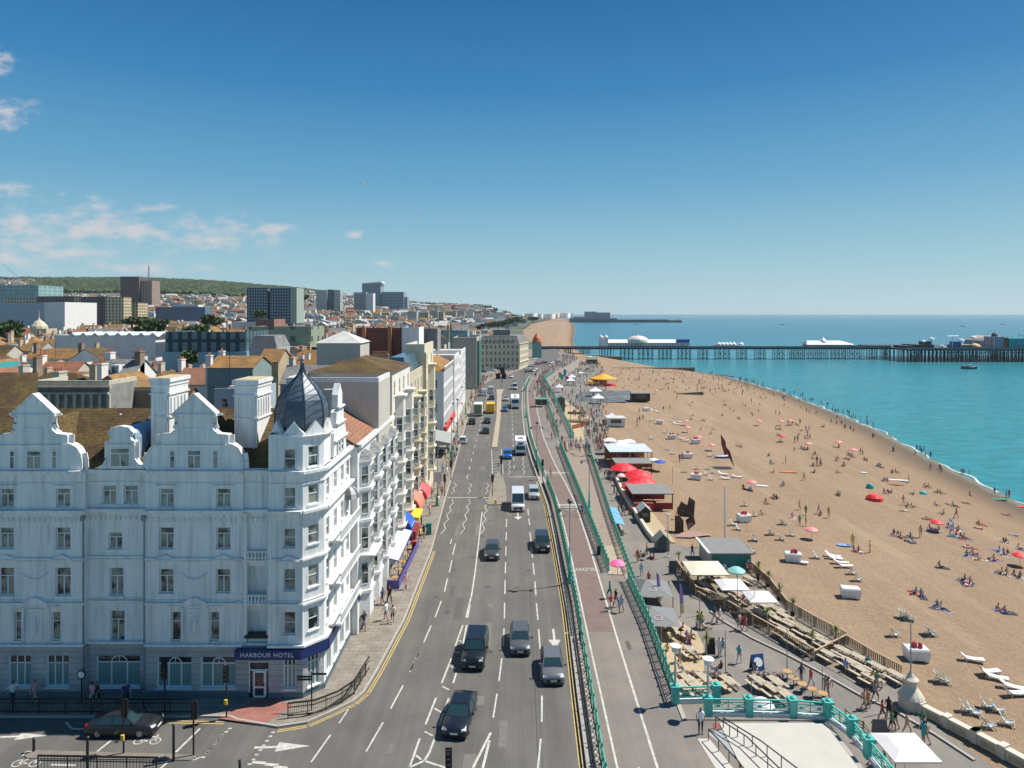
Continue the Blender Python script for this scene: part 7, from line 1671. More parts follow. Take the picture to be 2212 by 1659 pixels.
b.build('frame', DARK, t); MB().bar((5.7, 59.75, 1.02), (6.2, 59.75, 1.02), .03, .03).build('handlebar', DARK, t); MB().box(5.9, 6.0, 60.2, 60.5, 1.0, 1.05).build('saddle', BLKP, t)
PD = mat('pier_iron', (.03, .045, .055), .6, var=.3, scale=.1); PK = mat('pier_deck', (.2, .19, .18), .8, var=.2, scale=.1); PW = mat('pier_white', (.7, .68, .66), .6, var=.08, scale=.1)
def pier():
 t = thing('pier', 'long Victorian iron pier reaching across the sea with dark trestles and white halls', 'pier', (20, 560, -4)); D_ = 560.
 X = lambda p, d=D_: (p-CX)/F*d
 MB().box(20, X(1925), 560, 576, .5, 1.5).box(20, X(1925), 559.7, 560, .6, 2.5).build('deck', PK, t)
 MB().box(20, X(1925), 559.5, 559.9, -.1, 1.15).build('deck_girder', PD, t)
 MB().box(X(1920), 470, 532, 610, .3, 1.6).build('head_deck', PD, t); MB().box(X(1925), 470, 531.6, 531.9, 1.5, 2.7).build('head_rail', PK, t)
 cl = [(1342, 1368), (1381, 1411), (1425, 1451), (1466, 1493), (1511, 1530), (1547, 1577), (1595, 1614), (1634, 1654), (1674, 1695), (1707, 1739), (1744, 1790), (1795, 1828), (1832, 1863), (1873, 1896), (1908, 1925)]
 for a, c in cl:
  b = MB(); x0, x1 = X(a), X(c); n_ = max(3, round((x1-x0)/2.7))
  for i in range(n_):
   x = x0+(x1-x0)*i/(n_-1)
   for y in (561, 565): b.tube((x, y, -10), (x, y, 0), .24, n=6)
   if i: 
    xp = x0+(x1-x0)*(i-1)/(n_-1)
    for y in (561,): 
     b.tube((xp, y, -8), (x, y, -3.9), .17, n=4); b.tube((xp, y, -3.9), (x, y, -8), .17, n=4); b.tube((xp, y, -3.6), (x, y, -.3), .17, n=4); b.tube((xp, y, -.3), (x, y, -3.6), .17, n=4)
  for z in (-7.6, -3.8): 
   b.tube((x0, 561, z), (x1, 561, z), .25, n=4)
  b.build('trestle', PD, t)
 for a, c in ((1185, 1200), (1220, 1236), (1256, 1275), (1300, 1325)):
  b = MB()
  for i in range(5):
   for y in (561, 574): b.tube((X(a)+(X(c)-X(a))*i/4, y, -9), (X(a)+(X(c)-X(a))*i/4, y, .5), .22, n=5)
  b.build('trestle', PD, t)
 b = MB(); rr = random.Random(4); x = X(1926)
 while x < 468:
  for y in (534, 545, 556, 570, 590): b.tube((x+rr.uniform(-.3, .3), y, -10), (x, y, .5), .3, n=5)
  if rr.random() < .8: b.tube((x, 534, -7.5), (x+3.1, 534, -.2), .13, n=4); b.tube((x, 534, -.2), (x+3.1, 534, -7.5), .13, n=4)
  x += 3.1 if x > X(1965) else 3.8
 for z in (-7, -4, -1.): b.tube((X(1930), 534, z), (468, 534, z), .16, n=4)
 b.build('head_trestle', PD, t)
 h = MB(); h.box(X(1312), X(1493), 563, 573, 1.5, 5.2, 0); gabled(h, X(1312), X(1493), 563, 573, 5.2, 2.4, 'x', 0, .3, wb=h)
 h.box(X(1312), X(1468), 562.7, 563, 3.1, 3.25)
 h.build('arcade_hall', PW, t)
 b = MB(); 
 for i in range(28): x = X(1314)+i*2.4; b.box(x, x+.8, 562.85, 562.95, 3.7, 4.7).box(x, x+1.2, 562.85, 562.95, 1.7, 2.9)
 b.build('arcade_openings', GLD, t)
 MB().lathe([(9.0, 5.0), (9.0, 6.2), (8.4, 8.0), (6.5, 9.6), (3.5, 10.6), (.8, 10.9), (.5, 11.6), (.1, 12.8)], X(1378, 568), 568, 24).build('dome', mat('dome_white', (.66, .6, .54), .5, var=.06, scale=.2), t)
 for p in (1299.5, 1310.5): MB().box(X(p)-1.6, X(p)+1.6, 562.5, 565.5, 1.5, 9.2).lathe([(1.9, 9.2), (1.8, 10), (1., 10.9), (.1, 11.6)], X(p), 564, 10).build('gate_tower', PW, t)
 MB().box(X(1462), X(1492), 562.4, 563, 5.2, 8.0).build('blue_sign', mat('blue_violet_sign', (.08, .1, .35), .5), t)
 for p in (1558, 1566, 1574, 1582, 1590, 1606): MB().lathe([(2.6, 3.2), (2.2, 4.3), (.3, 5.6), (.1, 6.4)], X(p), 566, 8).build('tent', PW, t)
 MB().box(X(1550), X(1600), 563, 572, 1.5, 3.2).build('kiosk_row', mat('kiosk_grey', (.4, .38, .36), .7), t)
 h = MB(); x0, x1 = X(1745), X(1848); h.prism([(x0, 562), (x1, 562), (x1, 574), (x0, 574)], 3.8, 6.6, P2=[(x0+2, 566), (x1-9, 566), (x1-9, 570), (x0+2, 570)]); h.lathe([(3.6, 5.6), (2.6, 7.2), (.6, 9.2), (.1, 11)], X(1786), 567, 10); h.build('white_hall_roof', mat('pier_bright', (.82, .79, .77), .5), t)
 MB().box(x0+1, x1-2, 562.6, 573, 1.5, 3.8).build('white_hall', GREYR, t)
 MB().box(X(1835), X(1926), 562, 562.4, 1.5, 3).build('windbreak', PK, t)
 for p, r, z0_, m in ((2005, 3.8, 2.6, CANV), (2036, 3, 2.4, CANV), (1995, 2.3, 6.6, CANV), (2012, 2.4, 8.8, CANV), (2076, 2.4, 7.8, CANV), (2102, 2.6, 10, CANV), (2106, 4.2, 3.0, mat('orange_tent', (.7, .42, .22), .6))):
  MB().lathe([(r*.15, 1.6), (r*.12, z0_-.3), (r, z0_), (r*.75, z0_+r*.35), (.2, z0_+r*.62)], X(p, 545), 545, 10).build('ride_canopy', m, t)
 b = MB(); n_ = 10; x0, x1 = X(2115, 560), X(2175, 560)
 for i in range(n_): a, c = math.pi*i/n_, math.pi*(i+1)/n_; xm, w_ = (x0+x1)/2, (x1-x0)/2; b.poly([(xm-w_*math.cos(a), 552, 1.6+9.2*math.sin(a)), (xm-w_*math.cos(c), 552, 1.6+9.2*math.sin(c)), (xm-w_*math.cos(c), 580, 1.6+9.2*math.sin(c)), (xm-w_*math.cos(a), 580, 1.6+9.2*math.sin(a))])
 b.poly([((x0+x1)/2-(x1-x0)/2*math.cos(math.pi*i/n_), 552, 1.6+9.2*math.sin(math.pi*i/n_)) for i in range(n_+1)]); b.build('barrel_hall', mat('beige_hall', (.4, .34, .27), .7), t)
 MB().box(X(2103), X(2122), 536, 548, 1.6, 11.2).build('striped_tower', win_wall('striped', (.5, .48, .55), (.06, .07, .15), .6, .05, wx=.25, wz=.5), t)
 MB().lathe([(2.2, 11.2), (2, 13), (.4, 14.6)], X(2111), 540, 8).build('tower_cap', PD, t)
 MB().box(X(2122), X(2134), 537, 548, 1.6, 10.4).build('red_panel', mat('brick_red_panel', (.25, .08, .06), .6), t); MB().box(X(2134), X(2196), 536, 550, 1.6, 9.8).build('teal_ride_hall', mat('teal_hall', (.02, .3, .34), .5, var=.2, scale=.1), t)
 b = MB(); rr = random.Random(8); p0 = None
 for k in range(3):
  for i in range(26): a = i/25; q = (X(2150)+a*55, 560+k*7, 6+k*1.5+4.5*math.sin(a*9+k*1.7)+5*(1-a)); 
  pts = [(X(2192)+i*1.9, 548+k*8, 7+k*2+3.6*math.sin(i*.42+k*1.7)) for i in range(24)]
  for a, c in zip(pts, pts[1:]): b.tube(a, c, .22, n=4)
  for q in pts[::2]: b.tube(q, (q[0], q[1], 1.6), .12, n=4)
 b.build('roller_coaster', mat('coaster_orange', (.35, .2, .16), .6), t)
 b = MB().box(X(1948), X(1985), 540, 560, 1.6, 4.6).box(X(1972), X(1983), 542, 552, 4.6, 7.2).box(X(1930), X(1960), 541, 560, 1.6, 3.6); b.build('ride_building', PD, t)
 MB().tube((X(2020), 545, 11), (X(2045), 545, 11.2), .5, n=6).tube((X(2032), 545, 1.6), (X(2032), 545, 11), .4, n=6).build('ride_arm', FRAME, t)
 MB().box(X(2046), X(2090), 545, 560, 1.6, 4.2).build('stall_row', mat('stall_mix', (.2, .25, .2), .7, var=.5, scale=.4, col2=(.35, .12, .1)), t)
 MB().box(X(2034), X(2046), 543, 550, 1.6, 7).build('blue_ride', mat('ride_blue', (.03, .1, .3), .5), t)
pier()
GRN = mat('groyne', (.2, .16, .13), .85, var=.25, scale=.3, streak=.3)
for lab, P in (('long dark concrete groyne running down the beach into the sea before the pier', [(60, 428, -4.8), (98, 430, -4.9), (116, 433, -5.2)]), ('shorter groyne beside the first pier trestles', [(50, 540, -3.6), (72, 534, -4.2), (86, 532, -4.6)]), ('low half buried wooden groyne on the open beach', None)):
 if P is None: q = [BP(*Q('r2', 1420, 385)), BP(*Q('r2', 1700, 395))]; b = MB().slab([(q[0][0], q[0][1], q[0][2]-.3), (q[1][0], q[1][1], q[1][2]-.3), (q[1][0], q[1][1], q[1][2]+1.4), (q[0][0], q[0][1], q[0][2]+.25)], (0, 1, 0), .5)
 else:
  b = MB()
  for a, c in zip(P, P[1:]): b.prism([(a[0], a[1]), (c[0], c[1]), (c[0], c[1]+3), (a[0], a[1]+3)], -11, a[2])
 tag(b.build('groyne', GRN), lab, 'groyne')
b = MB(); rr = random.Random(2)
for i in range(60): clump(b, 113+i*.32, 436-i*.5+rr.uniform(-1, 1), -8.6, rr.uniform(.4, 1.1), rr, 5, 0, .6)
tag(b.build('rocks', GRN), 'dark rocks at the foot of the groyne', 'rocks', kind='stuff')
def boat(name, label, x, y, L_, c1, c2, cat='boat', fish=False, z=-8.5, rz_=0.):
 t = thing(name, label, cat, (x, y, z), rz_); t['_o'] = [0, 0, 0]; b = MB(); W = L_*.28; n_ = 8; h = L_*.11; rows = []
 for i in range(n_+1):
  u = i/n_; k = math.sin(min(1, u*1.7+.25)*math.pi/2) if u < .5 else math.cos((u-.5)*2*math.pi/2*.98)**.6; xx = -L_/2+L_*u; zz = h*(1+.5*max(0, u-.6)*2.5)
  rows.append([(xx, -W/2*k, zz), (xx, -W/2*k*.75, zz*.3), (xx, 0, -.1), (xx, W/2*k*.75, zz*.3), (xx, W/2*k, zz)])
 for r in rows: b.v += r
 for j in range(n_):
  for i in range(4): a = j*5+i; b.f.append((a, a+5, a+6, a+1)); b.m.append(0)
 b.f.append((0, 1, 2, 3, 4)); b.m.append(0)
 for j in range(n_): b.f.append((j*5, j*5+4, (j+1)*5+4, (j+1)*5)); b.m.append(1)
 b.build('hull', [mat('hull_'+name+c1[0], c1[1], .5), mat('deck_'+c2[0], c2[1], .7)], t, world=False)
 if fish:
  MB().box(-L_*.05, L_*.18, -W*.25, W*.25, h, h+L_*.16).build('cabin', WBR, t, world=False); MB().tube((0, 0, h), (0, 0, h+L_*.42), .08, n=5).tube((0, 0, h+L_*.3), (-L_*.3, 0, h+.5), .05, n=4).build('mast', DARK, t, world=False)
  MB().box(-L_*.42, -L_*.1, -W*.3, W*.3, h, h+.7).build('gear', mat('net_red', (.3, .1, .08), .8), t, world=False)
 return t
boat('fishing_boat', 'small dark fishing boat on the sea in front of the pier head', 312, 466, 11, ('navy', (.04, .04, .06)), ('grey', (.3, .28, .27)), fish=True)
for i, (p, q, lab) in enumerate([(1690, 698, 'speck of a motor boat far out left of the pier halls'), (2079, 705, 'tiny dark boat above the pier head'), (2165, 694, 'tiny boat nearest the right edge of the horizon'), (1375, 681, 'tiny boat on the horizon above the marina wall')]):
 f = GP(p, q, -8.5); f = (f[0], min(f[1], 2400)) if f[1] > 2400 else f; f = ((p-CX)*f[1]/F, f[1]); boat('motor_boat', lab, f[0], f[1], 9+f[1]/400, ('dark', (.05, .06, .07)), ('grey', (.3, .28, .27)))
def gull(px_, py_, D_, s, label, a):
 x, y, z = AT(px_, py_, D_); b = MB(); t = []
 b.lathe([(.01, -.3), (.07, -.15), (.09, 0), (.06, .15), (.03, .25)], 0, 0, 6); b.v = [(v_[2], v_[0], v_[1]) for v_ in b.v]
 for k in (-1, 1): b.slab([(.08, k*.06, .02), (-.1, k*.06, .02), (-.06, k*.35, .12), (.1, k*.35, .12)][::k], (0, 0, 1), .015); b.slab([(.1, k*.35, .12), (-.06, k*.35, .12), (-.12, k*.75, .06)][::k], (0, 0, 1), .012)
 o = b.build('gull', mat('gull_white', (.7, .7, .7), .7), world=False); o.location = (x, y, z); o.rotation_euler = (rad(-15), rad(12), a); o.scale = (s,)*3; tag(o, label, 'bird')
gull(785, 395, 60, .8, 'white gull gliding in the sky, higher and left of the other', rad(80)); gull(908, 466, 80, .6, 'white gull flying lower right of the other gull', rad(60)); gull(1987, 634, 120, .7, 'small gull over the sea horizon on the right', rad(90))
def zq(k, pts): return [(Q(k, *p)) for p in pts]
WPL = mat('white_plastic', (.74, .74, .73), .45); STRP = mat('deck_fabric', (.42, .52, .58), .8); WOOD = mat('weathered_wood', (.42, .36, .27), .85, var=.25, scale=3.); WOOD2 = mat('grey_timber', (.3, .26, .2), .85, var=.25, scale=3.)
REDC = mat('red_canvas', (.75, .02, .03), .6, var=.05); PINK = mat('coral_pink_canvas', (.72, .24, .24), .6); CRM = mat('cream_canvas', (.66, .6, .46), .7, var=.06)
def at(k, x, y): return BP(*Q(k, x, y))
LM0 = [('the red beach tent', *BP(1888, 1076)[:2]), ('the white storage box by the palms', *BP(1835, 1288)[:2]), ('the rusty steel sculpture', *BP(1485, 1155)[:2]), ('the red blade sculpture', *BP(1572, 1000)[:2]), ('the red restaurant parasols', 23, 135),
       ('the white parasol restaurant', 24, 165), ('the orange carousel', 43, 320), ('the long groyne', 90, 430), ('the half buried groyne', 58, 290), ('the stranded boats', 22, 195), ('the wooden terrace', 27, 84), ('the bastion', 18, 49), ('the lower terrace benches', 32, 66),
       ('the tall white flagpole', 31, 99), ('the orange kayak', *at('r7', 300, 93)[:2]), ('the blue deck chairs', 37, 55), ('the loungers', 35, 62), ('the green beach mat', *at('r7', 2010, 315)[:2]), ('the round red parasol', *at('r7', 1510, 540)[:2]), ('the pale paddle board', *at('r7', 1195, 160)[:2]),
       ('the crossing', 4, 119), ('the hotel corner', -13, 55), ('the shop awnings', -12, 90), ('the grey dining canopy', -13, 142), ('the bus shelter', 9, 212), ('the white container', 29, 212), ('the pier entrance', 25, 480), ('the crazy golf course', 38, 260), ('the ramp foot', 13, 82), ('the sand play area', 15, 62), ('the balcony lamp', 6, 73), ('the coral water edge', 112, 200), ('the far breakwater', 120, 400)]
LMS[:] = [l for l in LM0 if l[0] != 'the coral water edge']
def lounger():
 o = MB(); pts = [(0, .28), (.9, .22), (1.5, .28), (1.95, .62), (2.0, .7)]
 for (a, z), (c, z2) in zip(pts, pts[1:]): o.slab([(-.32, a-1, z), (.32, a-1, z), (.32, c-1, z2), (-.32, c-1, z2)], (0, 0, 1), .1)
 t = thing('sun_lounger', None, 'sun lounger', (0, 0, 0)); del t['_o']; o.build('bed', WPL, t, world=False)
 for y in (-.8, .55): 
  b = MB(); 
  for x in (-.26, .26): b.tube((x, y, 0), (x, y, .26), .04, n=5)
  b.build('leg', WPL, t, world=False)
 return t
def deckchair():
 t = thing('deck_chair', None, 'deck chair', (0, 0, 0)); del t['_o']; b = MB()
 for s in (-.3, .3): b.bar((s, -.5, .02), (s, .55, .95), .05, .04); b.bar((s*.9, .6, .02), (s*.9, -.45, .42), .05, .04); b.bar((s, .1, .55), (s*.9, .5, .02), .04, .03)
 for y, z in ((-.45, .42), (.55, .95), (.6, .05), (-.48, .05)): b.bar((-.3, y, z), (.3, y, z), .04, .04)
 b.build('frame', mat('chair_wood', (.5, .42, .3), .7), t, world=False); c = MB(); q = [(-.45, .4), (-.2, .24), (.1, .28), (.35, .6), (.54, .94)]
 for (a, z), (d, z2) in zip(q, q[1:]): c.slab([(-.27, a, z), (.27, a, z), (.27, d, z2), (-.27, d, z2)], (0, 0, 1), .015)
 c.build('canvas', STRP, t, world=False); return t
def box_store():
 t = thing('storage_box', None, 'storage box', (0, 0, 0)); del t['_o']
 MB().prism([(-1, -.6), (1, -.6), (1, .6), (-1, .6)], .1, 1.05, P2=[(-1.08, -.66), (1.08, -.66), (1.08, .66), (-1.08, .66)]).box(-.9, -.5, -.58, .58, 0, .1).box(.5, .9, -.58, .58, 0, .1).build('tub', WPL, t, world=False)
 MB().prism([(-1.12, -.7), (1.12, -.7), (1.12, .7), (-1.12, .7)], 1.05, 1.2, P2=[(-1., -.6), (1., -.6), (1., .6), (-1., .6)]).build('lid', mat('box_lid', (.55, .55, .53), .6), t, world=False); return t
def picnic():
 t = thing('picnic_table', None, 'picnic table', (0, 0, 0)); del t['_o']; b = MB()
 for i in range(4): b.box(-.36+i*.185, -.2+i*.185, -.85, .85, .7, .74)
 b.build('tabletop', WOOD, t, world=False)
 for s in (-1, 1): MB().box(s*.72-.14, s*.72+.14, -.85, .85, .42, .46).build('bench', WOOD, t, world=False)
 for y in (-.6, .6): MB().bar((-.75, y, 0), (-.2, y, .72), .05, .08).bar((.75, y, 0), (.2, y, .72), .05, .08).bar((-.75, y, .38), (.75, y, .38), .05, .08).build('leg', WOOD2, t, world=False)
 return t
rg = random.Random(31)
def scatter(mk, items, base, group, rzs=None, z=None, jit=.35):
 first = None
 for i, (p) in enumerate(items):
  q = BP(*p) if z is None else (*GP(*p, z)[:2], z)
  o = mk() if first is None else dup(first, kids=child_map(first))
  first = first or o; o.location = q; o.rotation_euler = (0, 0, (rzs if rzs is not None else 0)+rg.uniform(-jit, jit)); describe(o, base, q[0], q[1], LMS, group)
scatter(lounger, zq('r7', [(665, 783), (680, 802), (728, 838), (762, 866), (400, 833)])+zq('a', [(290, 462), (345, 478), (630, 612), (590, 636), (655, 828), (700, 852), (1190, 1292), (1215, 1348), (1370, 1327)])+zq('r6', [(1735, 435), (1895, 552), (1950, 603), (2110, 695), (2140, 755)]), 'white sun lounger', 'white sun loungers on the beach', rad(75))
scatter(deckchair, zq('r6', [(1690, 905), (1760, 935), (1880, 875), (1975, 905), (1890, 1055), (2060, 1025), (1440, 625), (1480, 640), (1340, 185), (1360, 200), (1020, 205), (1130, 45), (1160, 60)])+zq('r7', [(270, 520), (170, 600), (250, 645), (335, 610), (40, 645), (20, 745), (540, 790), (830, 920), (870, 975), (1240, 1275), (1290, 1290)])
  + zq('r4', [(1660, 515), (1715, 565), (1890, 685), (2070, 615), (2180, 675), (1760, 735), (1830, 795), (2190, 505), (1890, 415), (1790, 305)])+zq('a', [(700, 1258), (970, 1293), (1040, 1358), (1000, 1222), (540, 1022), (480, 967), (1030, 1052), (270, 828), (610, 768), (540, 558), (600, 578), (520, 603), (440, 748), (860, 1218), (1070, 1270), (250, 600), (280, 590), (325, 435)]), 'striped deck chair', 'deck chairs set out on the shingle', rad(70))
bxs = zq('r4', [(1768, 472)])+zq('a', [(520, 822), (832, 882), (732, 1072), (835, 1350), (365, 628), (190, 462)])+zq('r7', [(340, 815), (805, 1105)])+zq('r6', [(1215, 415)])
scatter(box_store, bxs, 'white plastic storage box', 'sunbed storage boxes', 0)
for i, p in enumerate(bxs):
 if i in (5, 6, 8): continue
 q = BP(*p); b = MB()
 for k in range(6): a = rg.uniform(-.6, .6); b.lathe([(.12, 1.2), (.15, 1.35), (.06, 1.7)], q[0]+a, q[1]+rg.uniform(-.3, .3), 6)
 b.v = [(x, y, z+q[2]) for x, y, z in b.v]; describe(tag(b.build('folded_parasols', mat('folded_red', (.6, .06, .09), .7)), None, 'folded parasols'), 'folded red parasols on a box', q[0], q[1], LMS)
def parasol(x, y, z, r, m, label=None, h=2.4, sq=False, sub='parasol', name='parasol', drop=.35):
 t = thing(name, label, sub, (x, y, z)); MB().tube((x, y, z), (x, y, z+h), .04, n=6).build('pole', FRAME, t); b = MB(); n_ = 4 if sq else 10; a0 = math.pi/4 if sq else 0; k = 1.35 if sq else 1
 b.lathe([(r*k, z+h-drop), (r*k*.55, z+h-drop*.35), (r*.1, z+h)], x, y, n_, 0, a0); n0 = len(b.f); b.lathe([(r*k*.99, z+h-drop-.12), (r*k, z+h-drop)], x, y, n_, 0, a0); b.build('canopy', m, t); 
 if label is None: describe(t, {'R': 'red beach parasol', 'P': 'pink and white parasol'}['R' if m == REDC else 'P'], x, y, LMS)
 return t
for k, x, y, m in [('a', 700, 650, PINK), ('a', 725, 740, PINK), ('a', 870, 865, PINK), ('a', 1040, 975, PINK), ('a', 1560, 1480, PINK), ('b', 210, 540, PINK), ('b', 360, 530, PINK), ('b', 235, 800, REDC), ('b', 650, 920, PINK), ('b', 1140, 890, PINK), ('b', 1380, 1020, PINK), ('r7', 490, 635, PINK), ('r7', 1508, 572, REDC), ('r7', 2180, 850, REDC), ('a', 1650, 650, PINK), ('a', 320, 240, PINK)]:
 p = at(k, x, y); parasol(*p, .98, m, h=1.8)
p = at('a', 370, 1240); parasol(*p, 1.3, mat('blue_canvas', (.01, .09, .42), .6), 'blue parasol beside the red restaurant parasols'); p = at('a', 290, 1215); parasol(*p, 1.2, CANV, 'white parasol left of the blue parasol on the beach')
def pz(px_, py_, w, m, label, zc=-2., sq=False, base=-4.45, drop=.5):
 x, y, _ = GP(px_, py_, zc); return parasol(x, y, base, w/2*y/F, m, label, zc-base+.25, sq, drop=drop)
for q, w, lab in (((1347, 1003), 52, 'farthest of the big red restaurant parasols'), ((1379, 1017), 56, 'second big red restaurant parasol toward the beach side'), ((1386, 1030), 56, 'third big red restaurant parasol'), ((1373, 1042), 56, 'nearest of the big red restaurant parasols')): pz(*q, w*1.12, REDC, lab, -1.7, False, drop=1.1)
pz(1342, 1025, 20, mat('floral_canvas', (.8, .5, .5), .7, var=.5, scale=3.), 'small floral pink parasol left of the red ones', -2.4)
for q, w, lab in (((1317, 948), 28, 'white restaurant parasol farthest left over the seating'), ((1342, 953), 30, 'white restaurant parasol in the middle of the row'), ((1358, 951), 30, 'white restaurant parasol at the back right'), ((1340, 961), 34, 'white restaurant parasol left above the glass pavilion'), ((1362, 962), 34, 'white restaurant parasol right above the glass pavilion')): pz(*q, w, CANV, lab, -1., True, drop=.6)
for q, w, m, sq, lab in (((1523, 1222), 84, CRM, True, 'large cream canopy at the head of the wooden terrace'), ((1591, 1228), 38, mat('aqua_canvas', (.25, .55, .5), .6), False, 'round aqua parasol before the green fronted kiosk'), ((1580, 1258), 62, CANV, True, 'white square parasol with grey print, left of two'), ((1641, 1284), 62, CANV, True, 'white square parasol nearest the palm row, right of two'),
                     ((1646, 1514), 52, CANV, False, 'white parasol behind the bastion balustrade'), ((1334, 1213), 36, mat('hot_pink', (.85, .15, .35), .6), False, 'hot pink parasol at the foot of the ramp')): pz(*q, w, m, lab, -2., sq)
pz(1955, 1606, 104, CANV, 'large pale square parasol below the bastion corner', -1.7, True)
def pav(label, x0, x1, y0, y1, z1, roofm, postm, name='pavilion', wall=None, cat='building'):
 t = thing(name, label, cat, ((x0+x1)/2, (y0+y1)/2, -4.5)); b = MB()
 for x in (x0, (x0+x1)/2, x1):
  for y in (y0, y1): b.box(x-.08, x+.08, y-.08, y+.08, -4.5, z1)
 b.build('post', postm, t); MB().box(x0-.25, x1+.25, y0-.25, y1+.25, z1, z1+.15).build('roof', roofm, t)
 if wall: MB().box(x0, x1, y1-.1, y1, -4.5, z1-.4).build('wall', wall, t), MB().box(x0+.1, x1-.1, y0, y0+.08, -4.5, -3.4).build('front_panel', wall, t)
 return t
BRN = mat('brown_timber', (.12, .07, .045), .8); GRF = mat('grey_felt_roof', (.2, .2, .19), .9, var=.15)
pav('glazed pavilion with pale roof and orange posts below the white parasols', 21.5, 30.5, 149, 158, -1.2, mat('pale_blue_roof', (.5, .55, .58), .5), BRN, wall=mat('orange_panel', (.45, .16, .06), .7, var=.4, scale=2.))
pav('low brown deck shelter between the glass pavilion and the red parasols', 21.8, 29, 142, 147, -2.2, GRF, BRN)
pav('grey roofed beach bar with red counter next to the red parasols', 20.8, 27.5, 117, 123.5, -1.9, GRF, BRN, 'beach_bar', mat('dark_red_wall', (.28, .03, .03), .7))
MB().box(20.7, 24, 115.6, 116.4, -4.5, -3.1).build('counter', MATS['dark_red_wall'], bpy.data.objects['beach_bar'])
def hutb(label, x0, x1, y0, y1, z1, wm, rm, ridge='y', cat='kiosk', front=None, rh=.7):
 t = thing('kiosk', label, cat, ((x0+x1)/2, (y0+y1)/2, -4.5)); b = MB().box(x0, x1, y0, y1, -4.5, z1); r = MB(); gabled(r, x0, x1, y0, y1, z1, rh, ridge, wb=b); b.build('wall', wm, t); r.build('roof', rm, t)
 MB().box(x0+(x1-x0)*.2, x1-(x1-x0)*.2, y0-.04, y0, -3.5, z1-.3).build('hatch', front or CGL, t); return t
hutb('dark gabled hut at the end of the grey roofed bar', 20.6, 22.2, 109.5, 112, -2.6, BLKP, GREYR)
hutb('dark domed kiosk with grey base beside the promenade lamp', 20.4, 22.2, 96.2, 98, -3.0, mat('kiosk_dark', (.08, .1, .1), .6), GRF, rh=.9)
t = thing('kiosk', 'grey roofed kiosk with green shop front at the end of the wooden terrace', 'kiosk', (28.6, 91, -4.5)); MB().box(25.9, 31.2, 89, 94.5, -4.5, -2.35).build('wall', GREYR, t); MB().box(25.6, 31.5, 88.8, 95, -2.35, -2.15).build('roof', GRF, t); MB().box(26.1, 31., 88.9, 89, -4., -2.5).build('shop_front', mat('teal_front', (.02, .2, .18), .5), t); MB().box(25.5, 25.8, 88.7, 95, -2.3, -2.05).build('fascia', WBR, t)
hutb('white shipping container kiosk beside the promenade crowd', 28.3, 33.6, 203, 208, -2.1, WBR, PALE, 'x', rh=.2)
hutb('black open stage building at the end of the crazy golf', 46, 53, 262, 266, -1.6, BLKP, GRF, 'x', rh=.3)
hutb('green roofed pier entrance kiosk', 50, 57, 455, 460, -1.4, mat('green_kiosk', (.06, .14, .1), .6), mat('green_roof', (.12, .2, .15), .6), 'x', rh=1.4)
hutb('green kiosk on the far promenade edge beside the railing', 15.5, 18, 232, 235, .2, mat('green_kiosk', (.06, .14, .1), .6), MATS['green_roof'])
OC = mat('orange_canvas', (.8, .36, .02), .6, var=.1)
def tent(k, x, y, r, m, label, h=2.6, top=1.3, zb=None, name='tent', n_=8):
 p = at(k, x, y); z = zb if zb is not None else p[2]; t = thing(name, label, name if name != 'carousel' else 'carousel', (p[0], p[1], z)); b = MB()
 for i in range(n_): a = 2*math.pi*(i+.5)/n_; b.tube((p[0]+r*.85*math.cos(a), p[1]+r*.85*math.sin(a), z), (p[0]+r*.85*math.cos(a), p[1]+r*.85*math.sin(a), z+h), .07, n=4)
 b.build('post', FRAME, t); MB().lathe([(r, z+h-.35), (r, z+h), (r*.5, z+h+top*.45), (.1, z+h+top), (.05, z+h+top+.5)], p[0], p[1], n_, 0, math.pi/n_ if n_ == 4 else 0).build('canopy', m, t)
 if name == 'carousel': MB().lathe([(r*.95, z), (r*.95, z+.3)], p[0], p[1], 16).build('platform', REDC, t); MB().lathe([(r*.3, z+.3), (r*.3, z+h)], p[0], p[1], 12).build('core', mat('gold_panel', (.5, .25, .08), .5, var=.4, scale=1.5), t)
 return t
tent('h2', 1205, 1095, 6.2, OC, 'large orange topped carousel on the beach promenade', 3.2, 2.3, name='carousel', n_=16); tent('h2', 1050, 1100, 3.4, OC, 'small orange children ride canopy beside the carousel', 2, 1.2)
for i, (x, y, r, lab) in enumerate([(490, 1215, 2.6, 'white pointed tent on the far promenade by the flags'), (695, 1040, 3., 'white tent farther of the two by the flags'), (675, 1100, 3., 'white tent nearer of the two by the flags'), (1075, 1280, 3.6, 'tall white marquee by the crazy golf'), (1120, 1400, 3.2, 'cream marquee nearest the crazy golf')]): tent('h2', x, y, r, CANV, lab, 2.3, 1.6, n_=4)
tent('r2', 705, 700, 2., CANV, 'white gazebo in front of the white container', 2.2, 1.2, n_=4)
for i, (x, y) in enumerate([(650, 780), (880, 760), (840, 960), (960, 930), (560, 640), (1000, 680)]): tent('h2', x, y, 2., (mat('green_roof', (.12, .2, .15), .6), GREYR, CANV)[i % 3], f'{NUM[i]} small stall canopy in the pier entrance crowd', 2., .7, n_=4)
